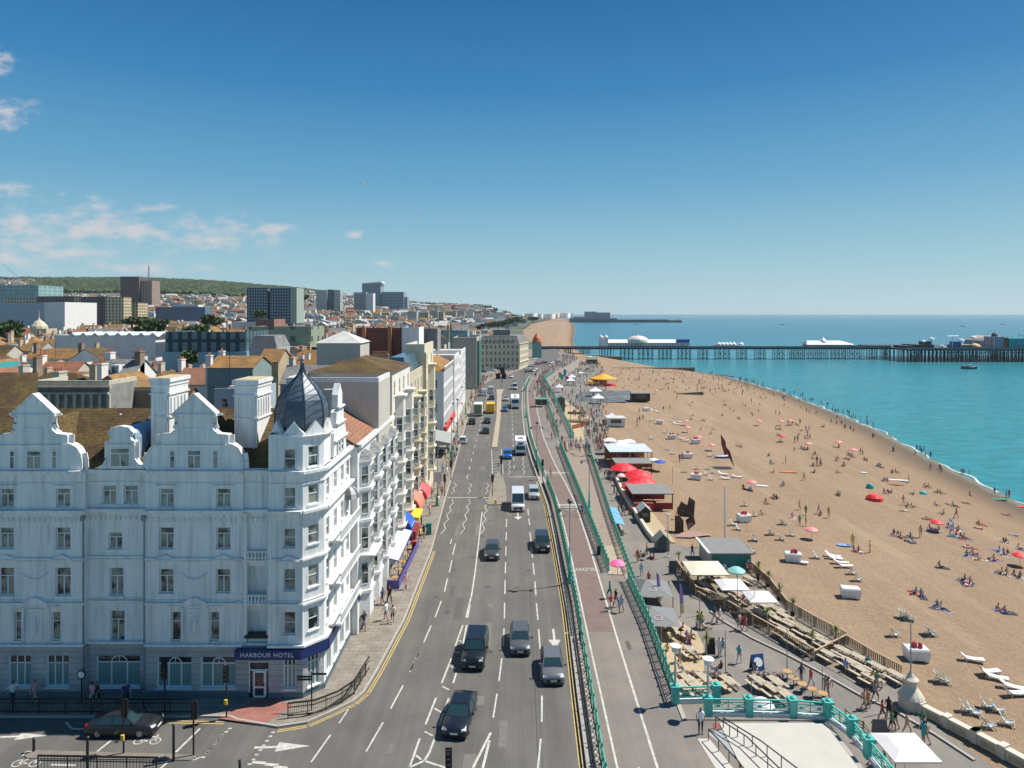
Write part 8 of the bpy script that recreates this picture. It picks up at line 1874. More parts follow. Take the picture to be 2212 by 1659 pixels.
for x, y, c, lab, hh in ((510, 1040, (.02, .5, .3), 'green swooping flag on the far promenade', 5), (560, 985, (.02, .3, .5), 'blue swooping flag above the green one', 6), (480, 1000, (.8, .35, .1), 'orange swooping flag beside the green one', 5), (590, 1040, (.5, .05, .1), 'dark red flag right of the green one', 4)):
 p = at('h2', x, y+40); t = thing('feather_flag', lab, 'flag', p); MB().tube(p, (p[0], p[1], p[2]+hh), .05, n=5).build('pole', DARK, t); MB().slab([(p[0], p[1], p[2]+hh*.35), (p[0]+1.3, p[1]+.3, p[2]+hh*.5), (p[0]+1.6, p[1]+.3, p[2]+hh*.85), (p[0], p[1], p[2]+hh)], (0, 1, 0), .03).build('banner', mat('flag_'+lab[:6].strip(), c, .6), t)
for (x, y), a in (((1422, 1306), 0), ((1471, 1332), 1)):
 p = GP(x, y, -4.5); t = thing('feather_flag', ('left', 'right')[a]+' purple and yellow feather flag beside the seating', 'flag', p); t['label'] = 'purple feather flag '+('nearer the grey tent canopies' if a == 0 else 'with yellow foot beside the sandy seating'); MB().tube(p, (p[0]-.2, p[1], p[2]+3.7), .03, n=5).build('pole', DARK, t)
 MB().slab([(p[0]-.05, p[1], p[2]+1.4), (p[0]+.3, p[1], p[2]+1.5), (p[0]+.1, p[1], p[2]+3.4), (p[0]-.2, p[1], p[2]+3.7)], (0, 1, 0), .02).build('banner', mat('purple_flag', (.35, .25, .6), .6), t); MB().slab([(p[0], p[1], p[2]+.3), (p[0]+.35, p[1], p[2]+.4), (p[0]+.3, p[1], p[2]+1.48), (p[0]-.04, p[1], p[2]+1.4)], (0, 1, 0), .02).build('banner_foot', mat('yellow_flag', (.7, .65, .3), .6), t)
patch('golf_green', [(300, 400), (420, 350), (900, 345), (960, 430), (850, 475), (360, 470)], mat('golf_grey', (.06, .075, .08), .8, var=.5, scale=.5, col2=(.14, .155, .16)), -4.47, 'r2')
patch('boat_yard', [(130, 400), (230, 470), (490, 650), (400, 780), (410, 880), (230, 870), (160, 700)], SANDY, -4.48, 'r2')
patch('seating_sand', [(740, 100), (1060, 60), (1260, 190), (1330, 330), (1340, 640), (1640, 700), (1640, 830), (1000, 760), (830, 330)], SANDY, -4.47, 'r5')
for x, y, w, d, m, lab in ((330, 600, 6, 2.2, 0, 'grey wooden rowing boat stranded on the pale sand'), (350, 690, 7, 2.4, 1, 'white boat with red keel stranded on the pale sand')):
 p = GP(*Q('r2', x, y), -4.5); boat('rowing_boat', lab, p[0], p[1], w, (('slate', (.12, .14, .15)), ('white', (.6, .6, .58)))[m], ('brown', (.25, .18, .12)), z=-4.4, rz_=rad(-8))
p0 = at('a', 1190, 1070); boat('rowing_boat', 'white and blue boat lying beside the red blade sculpture', p0[0], p0[1], 4., ('azure', (.12, .2, .5)), ('pale', (.6, .62, .68)), z=p0[2]+.05)
for i in range(9): p = GP(*Q('r2', 290+i*20, 762-i*5), -4.5); tag(MB().box(p[0]-.25, p[0]+.25, p[1]-.25, p[1]+.25, -4.5, -3.9).box(p[0]-.25, p[0]+.25, p[1]+.2, p[1]+.28, -3.9, -3.4).build('cafe_chair', mat('orange_seat', (.6, .2, .12), .6)), f'{NUM[i]} from the left of the orange chairs by the boats', 'chair')
RST = mat('rust', (.07, .035, .03), .8, var=.3, scale=2., col2=(.1, .06, .045))
a = at('a', 1215, 1030); c = at('a', 1335, 1190); t = thing('sculpture', 'dark red pair of blade shaped sculptures standing on the beach', 'sculpture', a); m = mat('maroon_steel', (.2, .03, .04), .6, var=.2)
MB().slab([(a[0]-.1, a[1], a[2]), (a[0]+.5, a[1], a[2]), (a[0]+.1, a[1], a[2]+3.2), (a[0]-1.0, a[1], a[2]+5.0), (a[0]-.9, a[1], a[2]+2.6)], (0, 1, 0), .25).build('left_blade', m, t); MB().slab([(c[0], c[1], c[2]), (c[0]-.9, c[1]+.8, c[2]+2), (c[0]-2.3, c[1]+1.5, c[2]+5.3), (c[0]-.7, c[1]+1, c[2]+3.4)], (0, 1, 0), .25).build('right_blade', m, t)
p = at('a', 1150, 1200); structure(MB().box(p[0]-1.5, p[0]+2.3, p[1]-1.2, p[1]+1, p[2]-.3, p[2]+.12).build('dark_mat', BLKP))
s0 = GP(1485, 1152, -4.7); X, Y, Z = s0; t = thing('sculpture', 'rusty curved steel plate sculpture on the sand', 'sculpture', s0)
for k, (P, n_) in enumerate([([(-1.9, .2, 0), (-.6, 0, -.1), (-.6, 0, 1.9), (-1.2, 0, 2.7), (-1.9, .2, 2.6)], (.3, 1, 0)), ([(-1.1, 1.4, 2.2), (1.3, 1.2, 2.0), (1.5, 1.2, 4.6), (.6, 1.2, 5.2), (.3, 1.2, 3.9), (-.6, 1.3, 4.5), (-1.2, 1.4, 3.2)], (.1, 1, .1)), ([(.2, .4, .3), (1.5, .9, 1.2), (1.3, 1.2, 2.3), (0, 1.0, 1.6)], (0, 1, .3))]): MB().slab([(X+a_, Y+b_, Z+c_) for a_, b_, c_ in P], n_, .25).build('steel_plate', RST, t)
structure(MB().poly([(X-2.4, Y-2.2, Z+.16), (X-.2, Y-2.4, Z+.16), (X+3.6, Y-1.1, Z+.16), (X+1.2, Y+1.0, Z+.16), (X-1, Y-.2, Z+.16)]).build('pink_slab', mat('pink_paving', (.32, .2, .16), .8, var=.3)))
def post(px_, y0, y1, z, label, cap=False, r=.06, m=None, name='pole'):
 x, y, _ = GP(px_, y1, z); h = (y1-y0)*y/F; t = MB().tube((x, y, z), (x, y, z+h), r, r*.7, 8)
 if cap: t.lathe([(.08, z+h-.1), (.38, z+h), (.35, z+h+.08), (.05, z+h+.14)], x, y, 12); t.box(x-.3, x+.3, y-.3, y+.3, z, z+.1)
 tag(t.build(name, m or mat('brown_pole', (.3, .24, .18), .7)), label, 'street lamp' if cap else 'pole')
post(1566, 1048, 1176, -4.65, 'tall thick white flagpole beside the kiosk', r=.16, m=FRAME, name='flagpole'); post(1442.6, 1112, 1203, -4.5, 'grey lamp with flat white head by the domed kiosk', True, m=mat('grey_pole', (.3, .33, .33), .5), name='lamp_post')
for i, (x, a, c, lab) in enumerate([(1398.7, 960, 992, 'behind the glass pavilion'), (1453, 1007, 1046, 'right of the red parasols'), (1567, 1361, 1461, 'beside the blue notice board'), (1623, 1463, 1522, 'behind the bastion balustrade'), (1511, 1278, 1330, 'at the terrace fence bend'), (1593, 1235, 1322, 'in front of the aqua parasol'), (1629, 1266, 1340, 'in front of the right white parasol'), (1700, 1356, 1456, 'beside the long terrace fence'), (1733, 1416, 1478, 'near the round tables'), (1776, 1441, 1506, 'on the right of the round tables'), (1429, 1353, 1417, 'in the sandy seating')]): post(x, a, c, -4.5, 'thin brown pole '+lab, r=.045)
WST = mat('white_stone', (.54, .5, .41), .75, var=.12, scale=1.5); x, y = 34., 58.2
t = thing('sea_wall', 'long cream panelled sea wall ending in an onion shaped lamp pedestal', 'wall', (34, 58, -4.6)); MB().lathe([(.95, -4.6), (.95, -3.6), (1.05, -3.55), (.9, -3.3), (.5, -2.8), (.38, -2.5), (.62, -2.3), (.62, -2.1), (.35, -1.9), (.15, -1.6), (.06, -1.3)], x, y, 14).build('pedestal', WST, t)
MB().tube((x, y, -1.3), (x, y, 2.8), .06, .04, 8).build('lamp_pole', MATS['grey_pole'], t)
W0 = [(34.4, 57.4), (36.4, 53.6), (39, 48), (42, 41)]
for a, c in zip(W0, W0[1:]):
 d = Vector((c[0]-a[0], c[1]-a[1])).normalized(); n_ = Vector((-d.y, d.x)); L_ = math.hypot(c[0]-a[0], c[1]-a[1]); k = max(1, round(L_/2.1)); b = MB(); pn = MB()
 pr = [(a[0]-n_.x*.3, a[1]-n_.y*.3), (c[0]-n_.x*.3, c[1]-n_.y*.3), (c[0]+n_.x*.3, c[1]+n_.y*.3), (a[0]+n_.x*.3, a[1]+n_.y*.3)]; b.prism(pr, -4.6, -3.75)
 for i in range(k+1): q = Vector(a)+d*(L_*i/k); b.cbox(q.x, q.y, -4.6, .5, .8, 1.0, math.atan2(d.y, d.x))
 for i in range(k): q0 = Vector(a)+d*(L_*(i+.25)/k)-n_*.31; q1 = Vector(a)+d*(L_*(i+.75)/k)-n_*.31; pn.slab([(q0.x, q0.y, -4.4), (q1.x, q1.y, -4.4), (q1.x, q1.y, -4.0), (q0.x, q0.y, -4.0)], (-n_.x, -n_.y, 0), .02)
 b.build('wall', WST, t); pn.build('panel', mat('stone_panel', (.38, .33, .22), .8), t)
GU = [GP(x, y, -4.49)[:2] for x, y in ((2100, 1645), (2018, 1591), (1930, 1538), (1859, 1507), (1760, 1450), (1696, 1416), (1620, 1380), (1560, 1344), (1530, 1322))]
b = MB(); k2 = MB()
for a, c in zip(GU, GU[1:]):
 d = Vector((c[0]-a[0], c[1]-a[1])).normalized(); n_ = (d.y*.14, -d.x*.14); b.poly([(a[0], a[1], -4.488), (c[0], c[1], -4.488), (c[0]+n_[0], c[1]+n_[1], -4.488), (a[0]+n_[0], a[1]+n_[1], -4.488)][::-1]); k2.prism([(a[0]+n_[0], a[1]+n_[1]), (c[0]+n_[0], c[1]+n_[1]), (c[0]+n_[0]*2.6, c[1]+n_[1]*2.6), (a[0]+n_[0]*2.6, a[1]+n_[1]*2.6)], -4.5, -4.38)
structure(b.build('gutter', BLKP, world=False)); structure(k2.build('kerb', KERB))
WL = [GP(x, y, -4.5)[:2] for x, y in ((1410, 1172), (1397, 1156), (1373, 1118), (1340, 1062), (1322, 1022))]; b = MB()
for a, c in zip(WL, WL[1:]): b.prism([a, (a[0]+.5, a[1]), (c[0]+.5, c[1]), c], -4.5, -3.7)
tag(b.build('low_wall', WST), 'low pale wall between the lower promenade and the beach by the domed kiosk', 'wall')
structure(MB().poly([(WL[0][0]+.5, WL[0][1], -4.47), (WL[0][0]+3.4, WL[0][1], -4.47), (WL[3][0]+3, WL[3][1], -4.47), (WL[3][0]+.5, WL[3][1], -4.47)]).build('boardwalk', SANDY))
F1 = [(21.7, 90), (21.7, 85.8), (21.9, 81), (23.3, 79.4), (25.3, 74.9), (27.4, 70.2), (29.2, 66)]; F2 = [(31.2, 90.5), (31.6, 83.7), (31.1, 77.2), (32.5, 73), (34, 69.4)]; F3 = [(29.2, 66), (34, 69.4)]; F4 = [(34, 69.2), (35, 66), (36.2, 63.3)]
structure(MB().poly([(*p, -4.46) for p in F1+F2[::-1]][::-1]).poly([(29.2, 66, -4.46), (30.5, 62), (36.2, 61, -4.46), (36.2, 63.3, -4.46), (34, 69.4, -4.46)] if False else [(29.2, 66, -4.46), (31.2, 61.6, -4.46), (36.2, 61.6, -4.46), (36.2, 63.3, -4.46), (34, 69.4, -4.46)]).build('terrace_deck', mat('deck_sand', (.2, .165, .12), .85, var=.2, scale=1.5)))  # deck sand colour darkened for the shadows under the tables
def fence(label, P, h=1.15):
 t = thing('picket_fence', label, 'fence', (*P[0], -4.5)); r = MB(); s = MB(); P3 = [(*p, -4.5) for p in P]
 for a, c in zip(P3, P3[1:]): a, c = Vector(a), Vector(c); r.bar(a+Vector((0, 0, h)), c+Vector((0, 0, h)), .16, .06); r.bar(a+Vector((0, 0, .15)), c+Vector((0, 0, .15)), .06, .08)
 for p, d in along(P3, .22): s.bar(p+Vector((0, 0, .1)), p+Vector((0, 0, h-.05)), .1, .03)
 r.build('rail', mat('fence_wood', (.42, .31, .19), .8, var=.15), t); s.build('slats', mat('fence_slat', (.22, .15, .09), .85, var=.3), t)
 for p, d in along(P3, 2.2): MB().box(p.x-.07, p.x+.07, p.y-.07, p.y+.07, -4.5, -4.5+h+.04).build('post', WOOD, t)
fence('brown picket fence along the promenade side of the wooden terrace', F1); fence('brown picket fence on the beach side of the wooden terrace below the palms', F2); fence('short pale fence dividing the wooden terrace from the lower benches', F3, .9); fence('low fence on the beach side of the lower benches', F4, .9)
def cordyline(px_, py_, label, z=-4.45, h=2.2, r=.75):
 x, y, _ = GP(px_, py_, z); t = thing('palm_tree', label, 'palm', (x, y, z)); MB().tube((x, y, z), (x+.08, y, z+h*.62), .1, .06, 7).build('trunk', WOOD2, t); b = MB(); c = Vector((x+.08, y, z+h*.62))
 for _ in range(46):
  th, ph = rg.uniform(0, 6.28), rg.uniform(-.5, 1.35); d = Vector((math.cos(th)*math.cos(ph), math.sin(th)*math.cos(ph), math.sin(ph))); s = Vector((-math.sin(th), math.cos(th), 0))*.035; L_ = r*rg.uniform(.7, 1.1); m_ = c+d*L_*.6+Vector((0, 0, .05)); e = c+d*L_-Vector((0, 0, .18*L_))
  b.poly([c-s, c+s, m_+s, m_-s]); b.poly([m_-s, m_+s, e])
 b.build('crown', mat('palm_leaf', (.12, .16, .03), .6, var=.35, scale=4., col2=(.22, .2, .05)), t); MB().lathe([(.2, z), (.28, z+.35), (.26, z+.4)], x, y, 8).build('pot', BLKP, t)
for i, (x, y) in enumerate(zq('d', [(385, 250), (1415, 400), (1545, 520), (1690, 700), (1865, 900), (1530, 1030), (2110, 1350), (630, 490), (510, 400)])+zq('r6', [(460, 280)])+zq('r5', [(1355, 470)])):
 cordyline(x, y, 'spiky palm '+('beside the dark menu board', 'nearest the aqua parasol on the beach fence', 'second along the beach fence', 'right of the right white parasol on the fence', 'at the near bend of the beach fence', 'inside the terrace behind the long fence', 'at the near end of the wooden terrace', 'inside the terrace under the cream canopy', 'at the left end of the cream canopy', 'by the fence corner above the lower benches', 'in a tall tub by the sandy seating')[i], h=3.2 if i == 10 else 2.4)
tb = zq('r6', [(540, 390), (390, 420), (680, 455), (850, 540), (700, 570), (1030, 620), (600, 500), (800, 650), (40, 130), (160, 190), (290, 250), (90, 290), (180, 350), (360, 310)])+zq('d', [(700, 560), (760, 650), (1100, 600), (1160, 680), (1230, 740), (1060, 790), (1560, 790), (1620, 860), (1680, 900), (1560, 940), (1640, 1000), (1750, 970), (1800, 1080), (1740, 1180), (1880, 1270), (1980, 1140), (1480, 840), (1430, 940), (830, 440), (950, 470), (1300, 480)])
scatter(picnic, tb, 'weathered picnic table', 'picnic tables on the terraces', rad(24), -4.45, .06)
scatter(picnic, zq('r5', [(1150, 770), (1330, 760), (1590, 790), (1920, 790), (2110, 800), (1180, 450), (990, 250), (1150, 240), (2190, 930), (2060, 870), (1240, 860), (1110, 850)]), 'wooden picnic bench', 'picnic benches in the sandy seating', rad(18), -4.45, .06)
for i, (x, y) in enumerate(zq('r6', [(80, 665), (160, 720), (255, 770), (350, 810), (20, 600)])): p = GP(x, y, -4.5); round_table(p[0], p[1], -4.5, f'{NUM[i]} nearest brown round table by the promenade poles')
b = MB()
for P in (zq('r5', [(1100, 670), (1640, 700)]), zq('r5', [(1880, 690), (2212, 700)])):
 a, c = GP(*P[0], -4.5), GP(*P[1], -4.5); d = Vector(c)-Vector(a); n_ = int(d.length/.45)
 o = MB(); 
 for i in range(n_): q = Vector(a)+d*i/n_; clump(o, q.x, q.y, q.z+.3, rg.uniform(.3, .45), rg, 6, 0, .8)
 tag(o.build('stone_edging', mat('stone_heap', (.22, .17, .15), .9, var=.4, scale=2.)), 'heap of stones edging the seating, '+('left' if P[0][0] < 1500 else 'right')+' of the gap', 'stones', kind='stuff')
p = GP(1635, 1447, -4.5); t = aboard(p[0], p[1], -4.5, 1.25, 1.5, mat('blue_board', (.02, .09, .3), .5), 'blue pavement board with a white oval on the lower promenade', rad(12)); MB().tube((p[0], p[1]-.33, -3.6), (p[0]+.0, p[1]-.36, -3.58), .4, n=18).build('oval', FRAME, t)
p = GP(1453, 1240, -4.5); aboard(p[0], p[1], -4.5, .9, 1.7, mat('slate_board', (.1, .11, .12), .5), 'tall grey menu board at the terrace corner')
p = GP(1535, 1412, -4.5); aboard(p[0], p[1], -4.5, .8, 1.6, DARK, 'dark menu board behind the tub palm'); p = GP(1900, 1600, -4.5); aboard(p[0], p[1], -4.5, 1.1, 1.7, mat('slate_board2', (.12, .1, .1), .5), 'brown framed menu board beside the big pale parasol', frame=WOOD)
for i, (a, c) in enumerate([((1826, 1550), (1864, 1578)), ((1866, 1578), (1886, 1606)), ((1854, 1590), (1884, 1608))]):
 A, C = GP(*a, -4.1), GP(*c, -4.1); b = MB()
 for z in (0, .25, .5, .75): b.bar((A[0], A[1], -4.2+z), (C[0], C[1], -4.2+z), .05, .12)
 for q in (A, C): b.tube((q[0], q[1], -4.5), (q[0], q[1], -3.3), .05, n=5)
 tag(b.build('slatted_screen', WOOD2), f'{("long", "middle", "short")[i]} slatted wooden screen below the bastion corner', 'screen')
for i, (cx, cy, k) in enumerate([(1408, 1262, 0), (1420, 1322, 1)]):
 X, Y, _ = GP(cx, cy, -2.3); t = thing('sail_canopy', f'{("farther", "nearer")[i]} grey stretched sail canopy with a pale oval logo', 'canopy', (X, Y, -4.5)); m = mat('grey_sail', (.17, .175, .175), .7, var=.1)
 pk = (X-.6, Y+.4, -1.9); C = [(X-1.9, Y-1.9, -2.9), (X+2.0, Y-1.9, -3.0), (X+2.2, Y+1.9, -2.7), (X-1.8, Y+2.4, -2.5)]; b = MB()
 for j in range(4): b.poly([C[j], C[(j+1) % 4], pk])
 b.build('sail', m, t); b = MB()
 for q in C+[pk]: b.tube((q[0], q[1], -4.5), q, .05, n=5)
 b.build('pole', DARK, t); n_ = 14; r_ = MB(); f = lambda a_: (X-.1+.42*math.cos(a_), Y-.95+.26*math.sin(a_), -2.3-.0*a_)
 nn = (Vector(C[1])-Vector(C[0])).cross(Vector(pk)-Vector(C[0])).normalized(); zf = lambda x_, y_: C[0][2]-(nn.x*(x_-C[0][0])+nn.y*(y_-C[0][1]))/nn.z+.03
 for j in range(n_): a_, c_ = f(2*math.pi*j/n_), f(2*math.pi*(j+1)/n_); r_.bar((a_[0], a_[1], zf(a_[0], a_[1])), (c_[0], c_[1], zf(c_[0], c_[1])), .06, .03)
 r_.build('logo', mat('logo_pink' if k else 'logo_white', (.7, .45, .6) if k else (.7, .7, .7), .6), t)
for i, (x, y) in enumerate([(1323, 1098), (1328, 1110), (1334, 1122)]): X, Y, _ = GP(x, y, -2.4); t = thing('market_stall', f'{("far", "middle", "near")[i]} blue canvas stall roof below the ramp railing', 'stall', (X, Y, -4.5)); MB().slab([(X-.9, Y-1.5, -2.5), (X+.9, Y-1.5, -2.8), (X+.9, Y+1.5, -2.8), (X-.9, Y+1.5, -2.5)], (0, 0, 1), .05).build('canopy', mat('sky_canvas', (.15, .35, .6), .6), t); MB().box(X-.7, X+.7, Y-1.3, Y+1.3, -4.5, -3.6).build('counter', WOOD2, t)
def dome(k, x, y, r, m, label, hh=.75): p = at(k, x, y); tag(MB().lathe([(r, p[2]), (r*.92, p[2]+r*hh*.5), (r*.6, p[2]+r*hh*.88), (.05, p[2]+r*hh)], p[0], p[1], 10).build('beach_tent', m), label, 'tent')
dome('r7', 1000, 318, 1.5, REDC, 'round red beach tent in the middle of the shingle'); dome('r7', 965, 222, .75, mat('teal_tent', (.02, .4, .4), .6), 'small teal tent beyond the red beach tent', 1.3); dome('r7', 1395, 268, .7, MATS['teal_tent'], 'small teal shelter between groups of sitting people', .8)
def board(k, x, y, L_, m, label, a=0., w=.6, name='paddle_board'):
 p = at(k, x, y); b = MB(); n_ = 12; P = [(p[0]+L_/2*math.cos(2*math.pi*i/n_)*math.cos(a)-w/2*math.sin(2*math.pi*i/n_)*math.sin(a), p[1]+L_/2*math.cos(2*math.pi*i/n_)*math.sin(a)+w/2*math.sin(2*math.pi*i/n_)*math.cos(a)) for i in range(n_)]; tag(b.prism(P, p[2]+.05, p[2]+.2).build(name, m), label, name.replace('_', ' '))
board('r7', 300, 96, 3.8, mat('orange_hull', (.75, .2, .05), .4), 'orange kayak lying alone on the beach', rad(-8), .8, 'kayak'); board('r7', 1195, 162, 4.4, WPL, 'white paddle board beside sitting people near the red tent', rad(-15), .9); board('r7', 1165, 198, 3.4, mat('red_hull', (.45, .08, .06), .4), 'thin red board below the white paddle board', rad(-14), .45)
board('r7', 915, 101, 1.5, WPL, 'short white board on the sand', rad(-15), .8); board('r7', 2010, 318, 3.4, mat('green_mat', (.01, .16, .12), .8), 'dark green inflatable at the water edge', 0, 1.4, 'inflatable'); board('r7', 2205, 378, 2.6, REDC, 'red and white inflatable at the right edge of the beach', 0, 1., 'inflatable')
board('a', 1690, 1440, 2.6, WPL, 'white towel beside the pink and white parasol', rad(-20), .9, 'towel'); board('r7', 750, 690, 2., mat('blue_towel', (.2, .35, .6), .9), 'blue towel beside the standing man', rad(-10), .9, 'towel')
def folk(k, txt, grp='people on the beach', z=None):
 for it in txt.split():
  c = it[0]; x, y = it[1:].split(','); q = Q(k, float(x), float(y)); p = BP(*q) if z is None else (*GP(*q, z)[:2], z)
  person(*p, {'s': 'sit', 'l': 'lie', 'w': 'walk', 't': 'stand', 'c': 'chair', 'v': 'wade'}[c], group=grp, bare=None if z is None else rg.random() < .1)
folk('r7', 's1158,600 s1190,610 s1210,620 s1270,650 s1290,620 l1290,655 s1530,868 s1335,1080 s1380,1095 s1508,1185 s1545,1205 s2010,1215 s2060,1235 s1730,975 s1775,995 l1740,1005 s2030,915 s2075,920 s2135,935 s2180,950 s1750,770 s1800,765 s1840,800 s1970,812 l1765,705 s2045,665 s2065,668 s2170,720 s2010,738 s2050,760 s2080,765 l2120,605 s1850,520 l1835,550 s1560,435 w1665,465 l1620,485 l1430,475 s1520,570 s1450,555 s1600,540 s1640,550 s1680,570 s1620,610 s1660,615 s1700,625 s1730,635 t1375,620 w1235,358 s1270,375 s1305,380 s1495,365 l1600,355 s1640,370 l1740,345 s1775,282 s1510,262 s1535,268 s1320,275 s1410,215 s1440,220 s1080,262 s1110,265 s1140,262 s1145,100 s1175,98 s1040,45 s1050,55 s705,280 s720,285 s260,205 w430,160 w395,400 w445,445 w550,430 s565,445 t630,460 t395,525 t445,530 s335,460 s190,310 s125,352 s85,435 t825,690 s835,735 s870,740 t965,745 t535,45 t565,45 s515,100 s760,45 s500,45 s700,98 l1240,410 l2070,440 s185,98 t1280,180')
folk('r7', 'v1455,70 v1530,75 v1545,92 v1725,110 v1708,108 v1770,110 t2070,300 t2092,300 v1975,262', 'bathers at the water edge')
folk('b', 's910,565 s890,560 t325,525 s370,540 t395,530 s450,530 s485,545 t520,510 s175,605 s200,610 s130,600 s545,630 t615,625 s640,655 t668,625 s500,700 t640,750 t680,760 s600,740 s150,700 s190,705 t435,810 t480,800 s200,810 s540,910 s590,930 s640,930 s430,940 t1500,1000 t1535,1005 s1300,1005 s1350,1040 s1370,1050 s1270,1080 s1320,1095 s1100,1110 s1130,1080 s1560,1100 s1600,1110 s1780,1200 s1830,1220 s1150,890 s760,1000 l790,1015 s720,1080 t795,1160 w850,1180 s40,1155 s60,1160 t285,1140 s15,1035 s1225,1180 s1880,1440 s1930,1445 s740,1190')
folk('b', 'v530,260 v625,305 v670,325 v780,345 v1025,490 v1110,515 v1190,515 v1240,570 v1255,575 v1125,415 v1335,605 v1385,635 v1700,730 v1725,720 v2030,960 v95,50 v270,140 v250,110', 'bathers at the water edge')
folk('c', 'v730,135 v765,100 v790,170 v862,185 v665,80 v640,150 v710,90 v325,105', 'bathers at the water edge')
folk('a', 's1400,925 s1425,935 s1360,915 w625,1120 w655,1105 s1450,1470 s1540,1500 s1840,1590 s1880,1605 s1740,1650 s1970,1430 t225,155 s380,190 s405,190 t595,265 t590,310 s750,395 s790,365 s1200,345 s1210,390 s1230,395 s1280,440 s1325,470 s1180,525 s1380,565 s1400,570 s1550,500 s1570,520 s790,525 s770,580 s920,590 s955,595 s1055,705 s1030,765 s900,710 t415,460 t500,440 t75,610 t105,600 t150,570 t100,490 t75,670 s1440,380 s1480,400 t1555,350 s1660,380 s1650,470 s1980,390 s1680,295 s1745,295 t1870,510 t1920,520 w905,180 t925,190 s1080,185 s1140,175 t1185,190 s670,100 s700,125 s1025,95 s430,50 s560,60')
NP = [('z4', 1147, 668, 'walk', 1, 'person in dark top and blue shorts walking by the hotel side', .13, 2, 0), ('z4', 1305, 595, 'walk', 0, 'person in white top and grey shorts walking in a pair', .13, 2, 0), ('z4', 1352, 615, 'walk', 11, 'person in cream top and black shorts, right of the white topped walker', .13, 1, 0),
      ('z4', 1280, 480, 'walk', 2, 'person in short navy dress near the blue shop sign', .13, 0, 1), ('z4', 1330, 478, 'walk', 1, 'person in long dark dress beside the navy dressed one', .13, 1, 2), ('z4', 1448, 372, 'walk', 6, 'person in pinkish dress alone in the middle of the pavement', .13, 3, 1),
      ('z3', 92, 1205, 'walk', 0, 'person in white shirt and dark trousers at the far left of the pavement', .13, 1, 2), ('z3', 250, 1200, 'walk', 6, 'person in coral top and pale shorts before the second hotel window', .13, 3, 0), ('z3', 700, 1215, 'walk', 1, 'person in black top beside the round sign', .13, 1, 0), ('z3', 665, 1212, 'walk', 6, 'person with pale pink top left of the one in black', .13, 4, 0), ('z3', 908, 1215, 'walk', 2, 'person in blue top pushing a bicycle before the wide arched window', .13, 1, 0),
      ('s2', 1850, 215, 'stand', 5, 'person in long grey dress near the green cabinet', .13, 1, 2), ('s2', 1985, 60, 'walk', 6, 'person in pink top far along the pavement edge', .13, 3, 0), ('s2', 1830, 470, 'walk', 8, 'person in yellow top carrying a bag by the red bin', .13, 1, 0), ('s2', 1890, 420, 'walk', 1, 'person in dark top beside the yellow topped walker', .13, 1, 0), ('s2', 1690, 520, 'stand', 7, 'person in green top at the end of the purple barrier', .13, 1, 0),
      ('rd', 1298, 560, 'walk', 10, 'person in teal top with a hat by the railing gap', .12, 1, 0), ('rd', 1305, 640, 'walk', 3, 'person in dark red top and turquoise shorts', .12, 4, 0), ('r4', 385, 1395, 'walk', 1, 'person in dark dress walking beside the railing', .12, 1, 2), ('r4', 445, 1455, 'walk', 4, 'person in pale blue dress carrying a blue bag', .12, 4, 1),
      ('r5', 1300, 1290, 'stand', 0, 'man in white shirt and dark trousers leaning by the turquoise pier', .12, 1, 2), ('e', 350, 270, 'stand', 8, 'person in yellow at the crossing on the cycle lane', .12, 3, 0), ('e', 855, 900, 'stand', 9, 'person sitting astride a bicycle in the cycle lane', .12, 1, 0)]
for k, x, y, pose, top, lab, z, bt, dr in NP: p = GP(*Q(k, x, y), z); person(p[0], p[1], z, pose, top, group='people on the pavements', label=lab, bare=False, bot=bt, dress=dr)
folk('r4', 'w215,655 w235,650 t340,620 s380,590 s440,600 w415,420 w465,400 w540,400 w740,410 w1050,430 w1210,860 w620,910 s650,860 s700,850 s760,870 s790,880 t720,830 w920,1275 w955,1270 w1450,1560 w1510,1570 t660,1060 t740,1160 t1265,1620 t1310,1630 s1330,1640', 'people on the lower promenade', -4.5)
folk('r5', 'w1715,530 w1540,450 w1500,450 w1720,170 w1780,180 t1075,520 c1180,410 c940,440 c1110,220 c950,230 c1200,310 c1150,300 c1410,640 c1520,640 c1060,630 c1890,660 c880,200 c1290,150 t1280,160', 'people on the lower promenade', -4.5)
folk('r6', 'w150,640 w240,680 w380,755 w405,760 w735,880 w765,870 w835,810 w850,700 t960,960 w900,980 w990,1080 w1020,1060 w1130,1110 w1285,1200 w1310,1190 c770,500 c560,530 c820,640 c860,660 c1270,1030 c850,1400 c990,1400 c920,1390', 'people on the lower promenade', -4.5)
folk('d', 'c430,330 c450,380 c800,340 c850,330 c900,350 c950,340 c700,440 c780,440 c830,440 t1420,510 c1200,560 c1260,330 c1330,340 t1290,320 c1230,760 c1300,780 c980,350', 'people on the wooden terrace', -4.45)
folk('e', 'w1140,190 w1175,180 w1225,300 w1265,280 w1330,350 t1380,540 w1420,640 w1455,860 w1525,890 s1640,870 s1660,850 w1130,720 w1140,770 w1180,1230', 'people on the lower promenade', -4.5)
rr = random.Random(77); zones = [((-13.6, -11), (100, 150), .13, 26, 'people on the left pavement'), ((-14.2, -12.2), (150, 240), .13, 22, 'people on the left pavement'), ((9, 14), (150, 240), .12, 28, 'people on the upper promenade'), ((10.6, 16.5), (141, 152), .12, 16, 'people on the upper promenade')]
for (xa, xb), (ya, yb), z, n_, g_ in zones:
 for _ in range(n_):
  x, y = rr.uniform(xa, xb), rr.uniform(ya, yb); person(x, y, z if z > 0 else -4.5, rr.choice(('stand', 'walk')), group=g_, bare=rr.random() < .15)
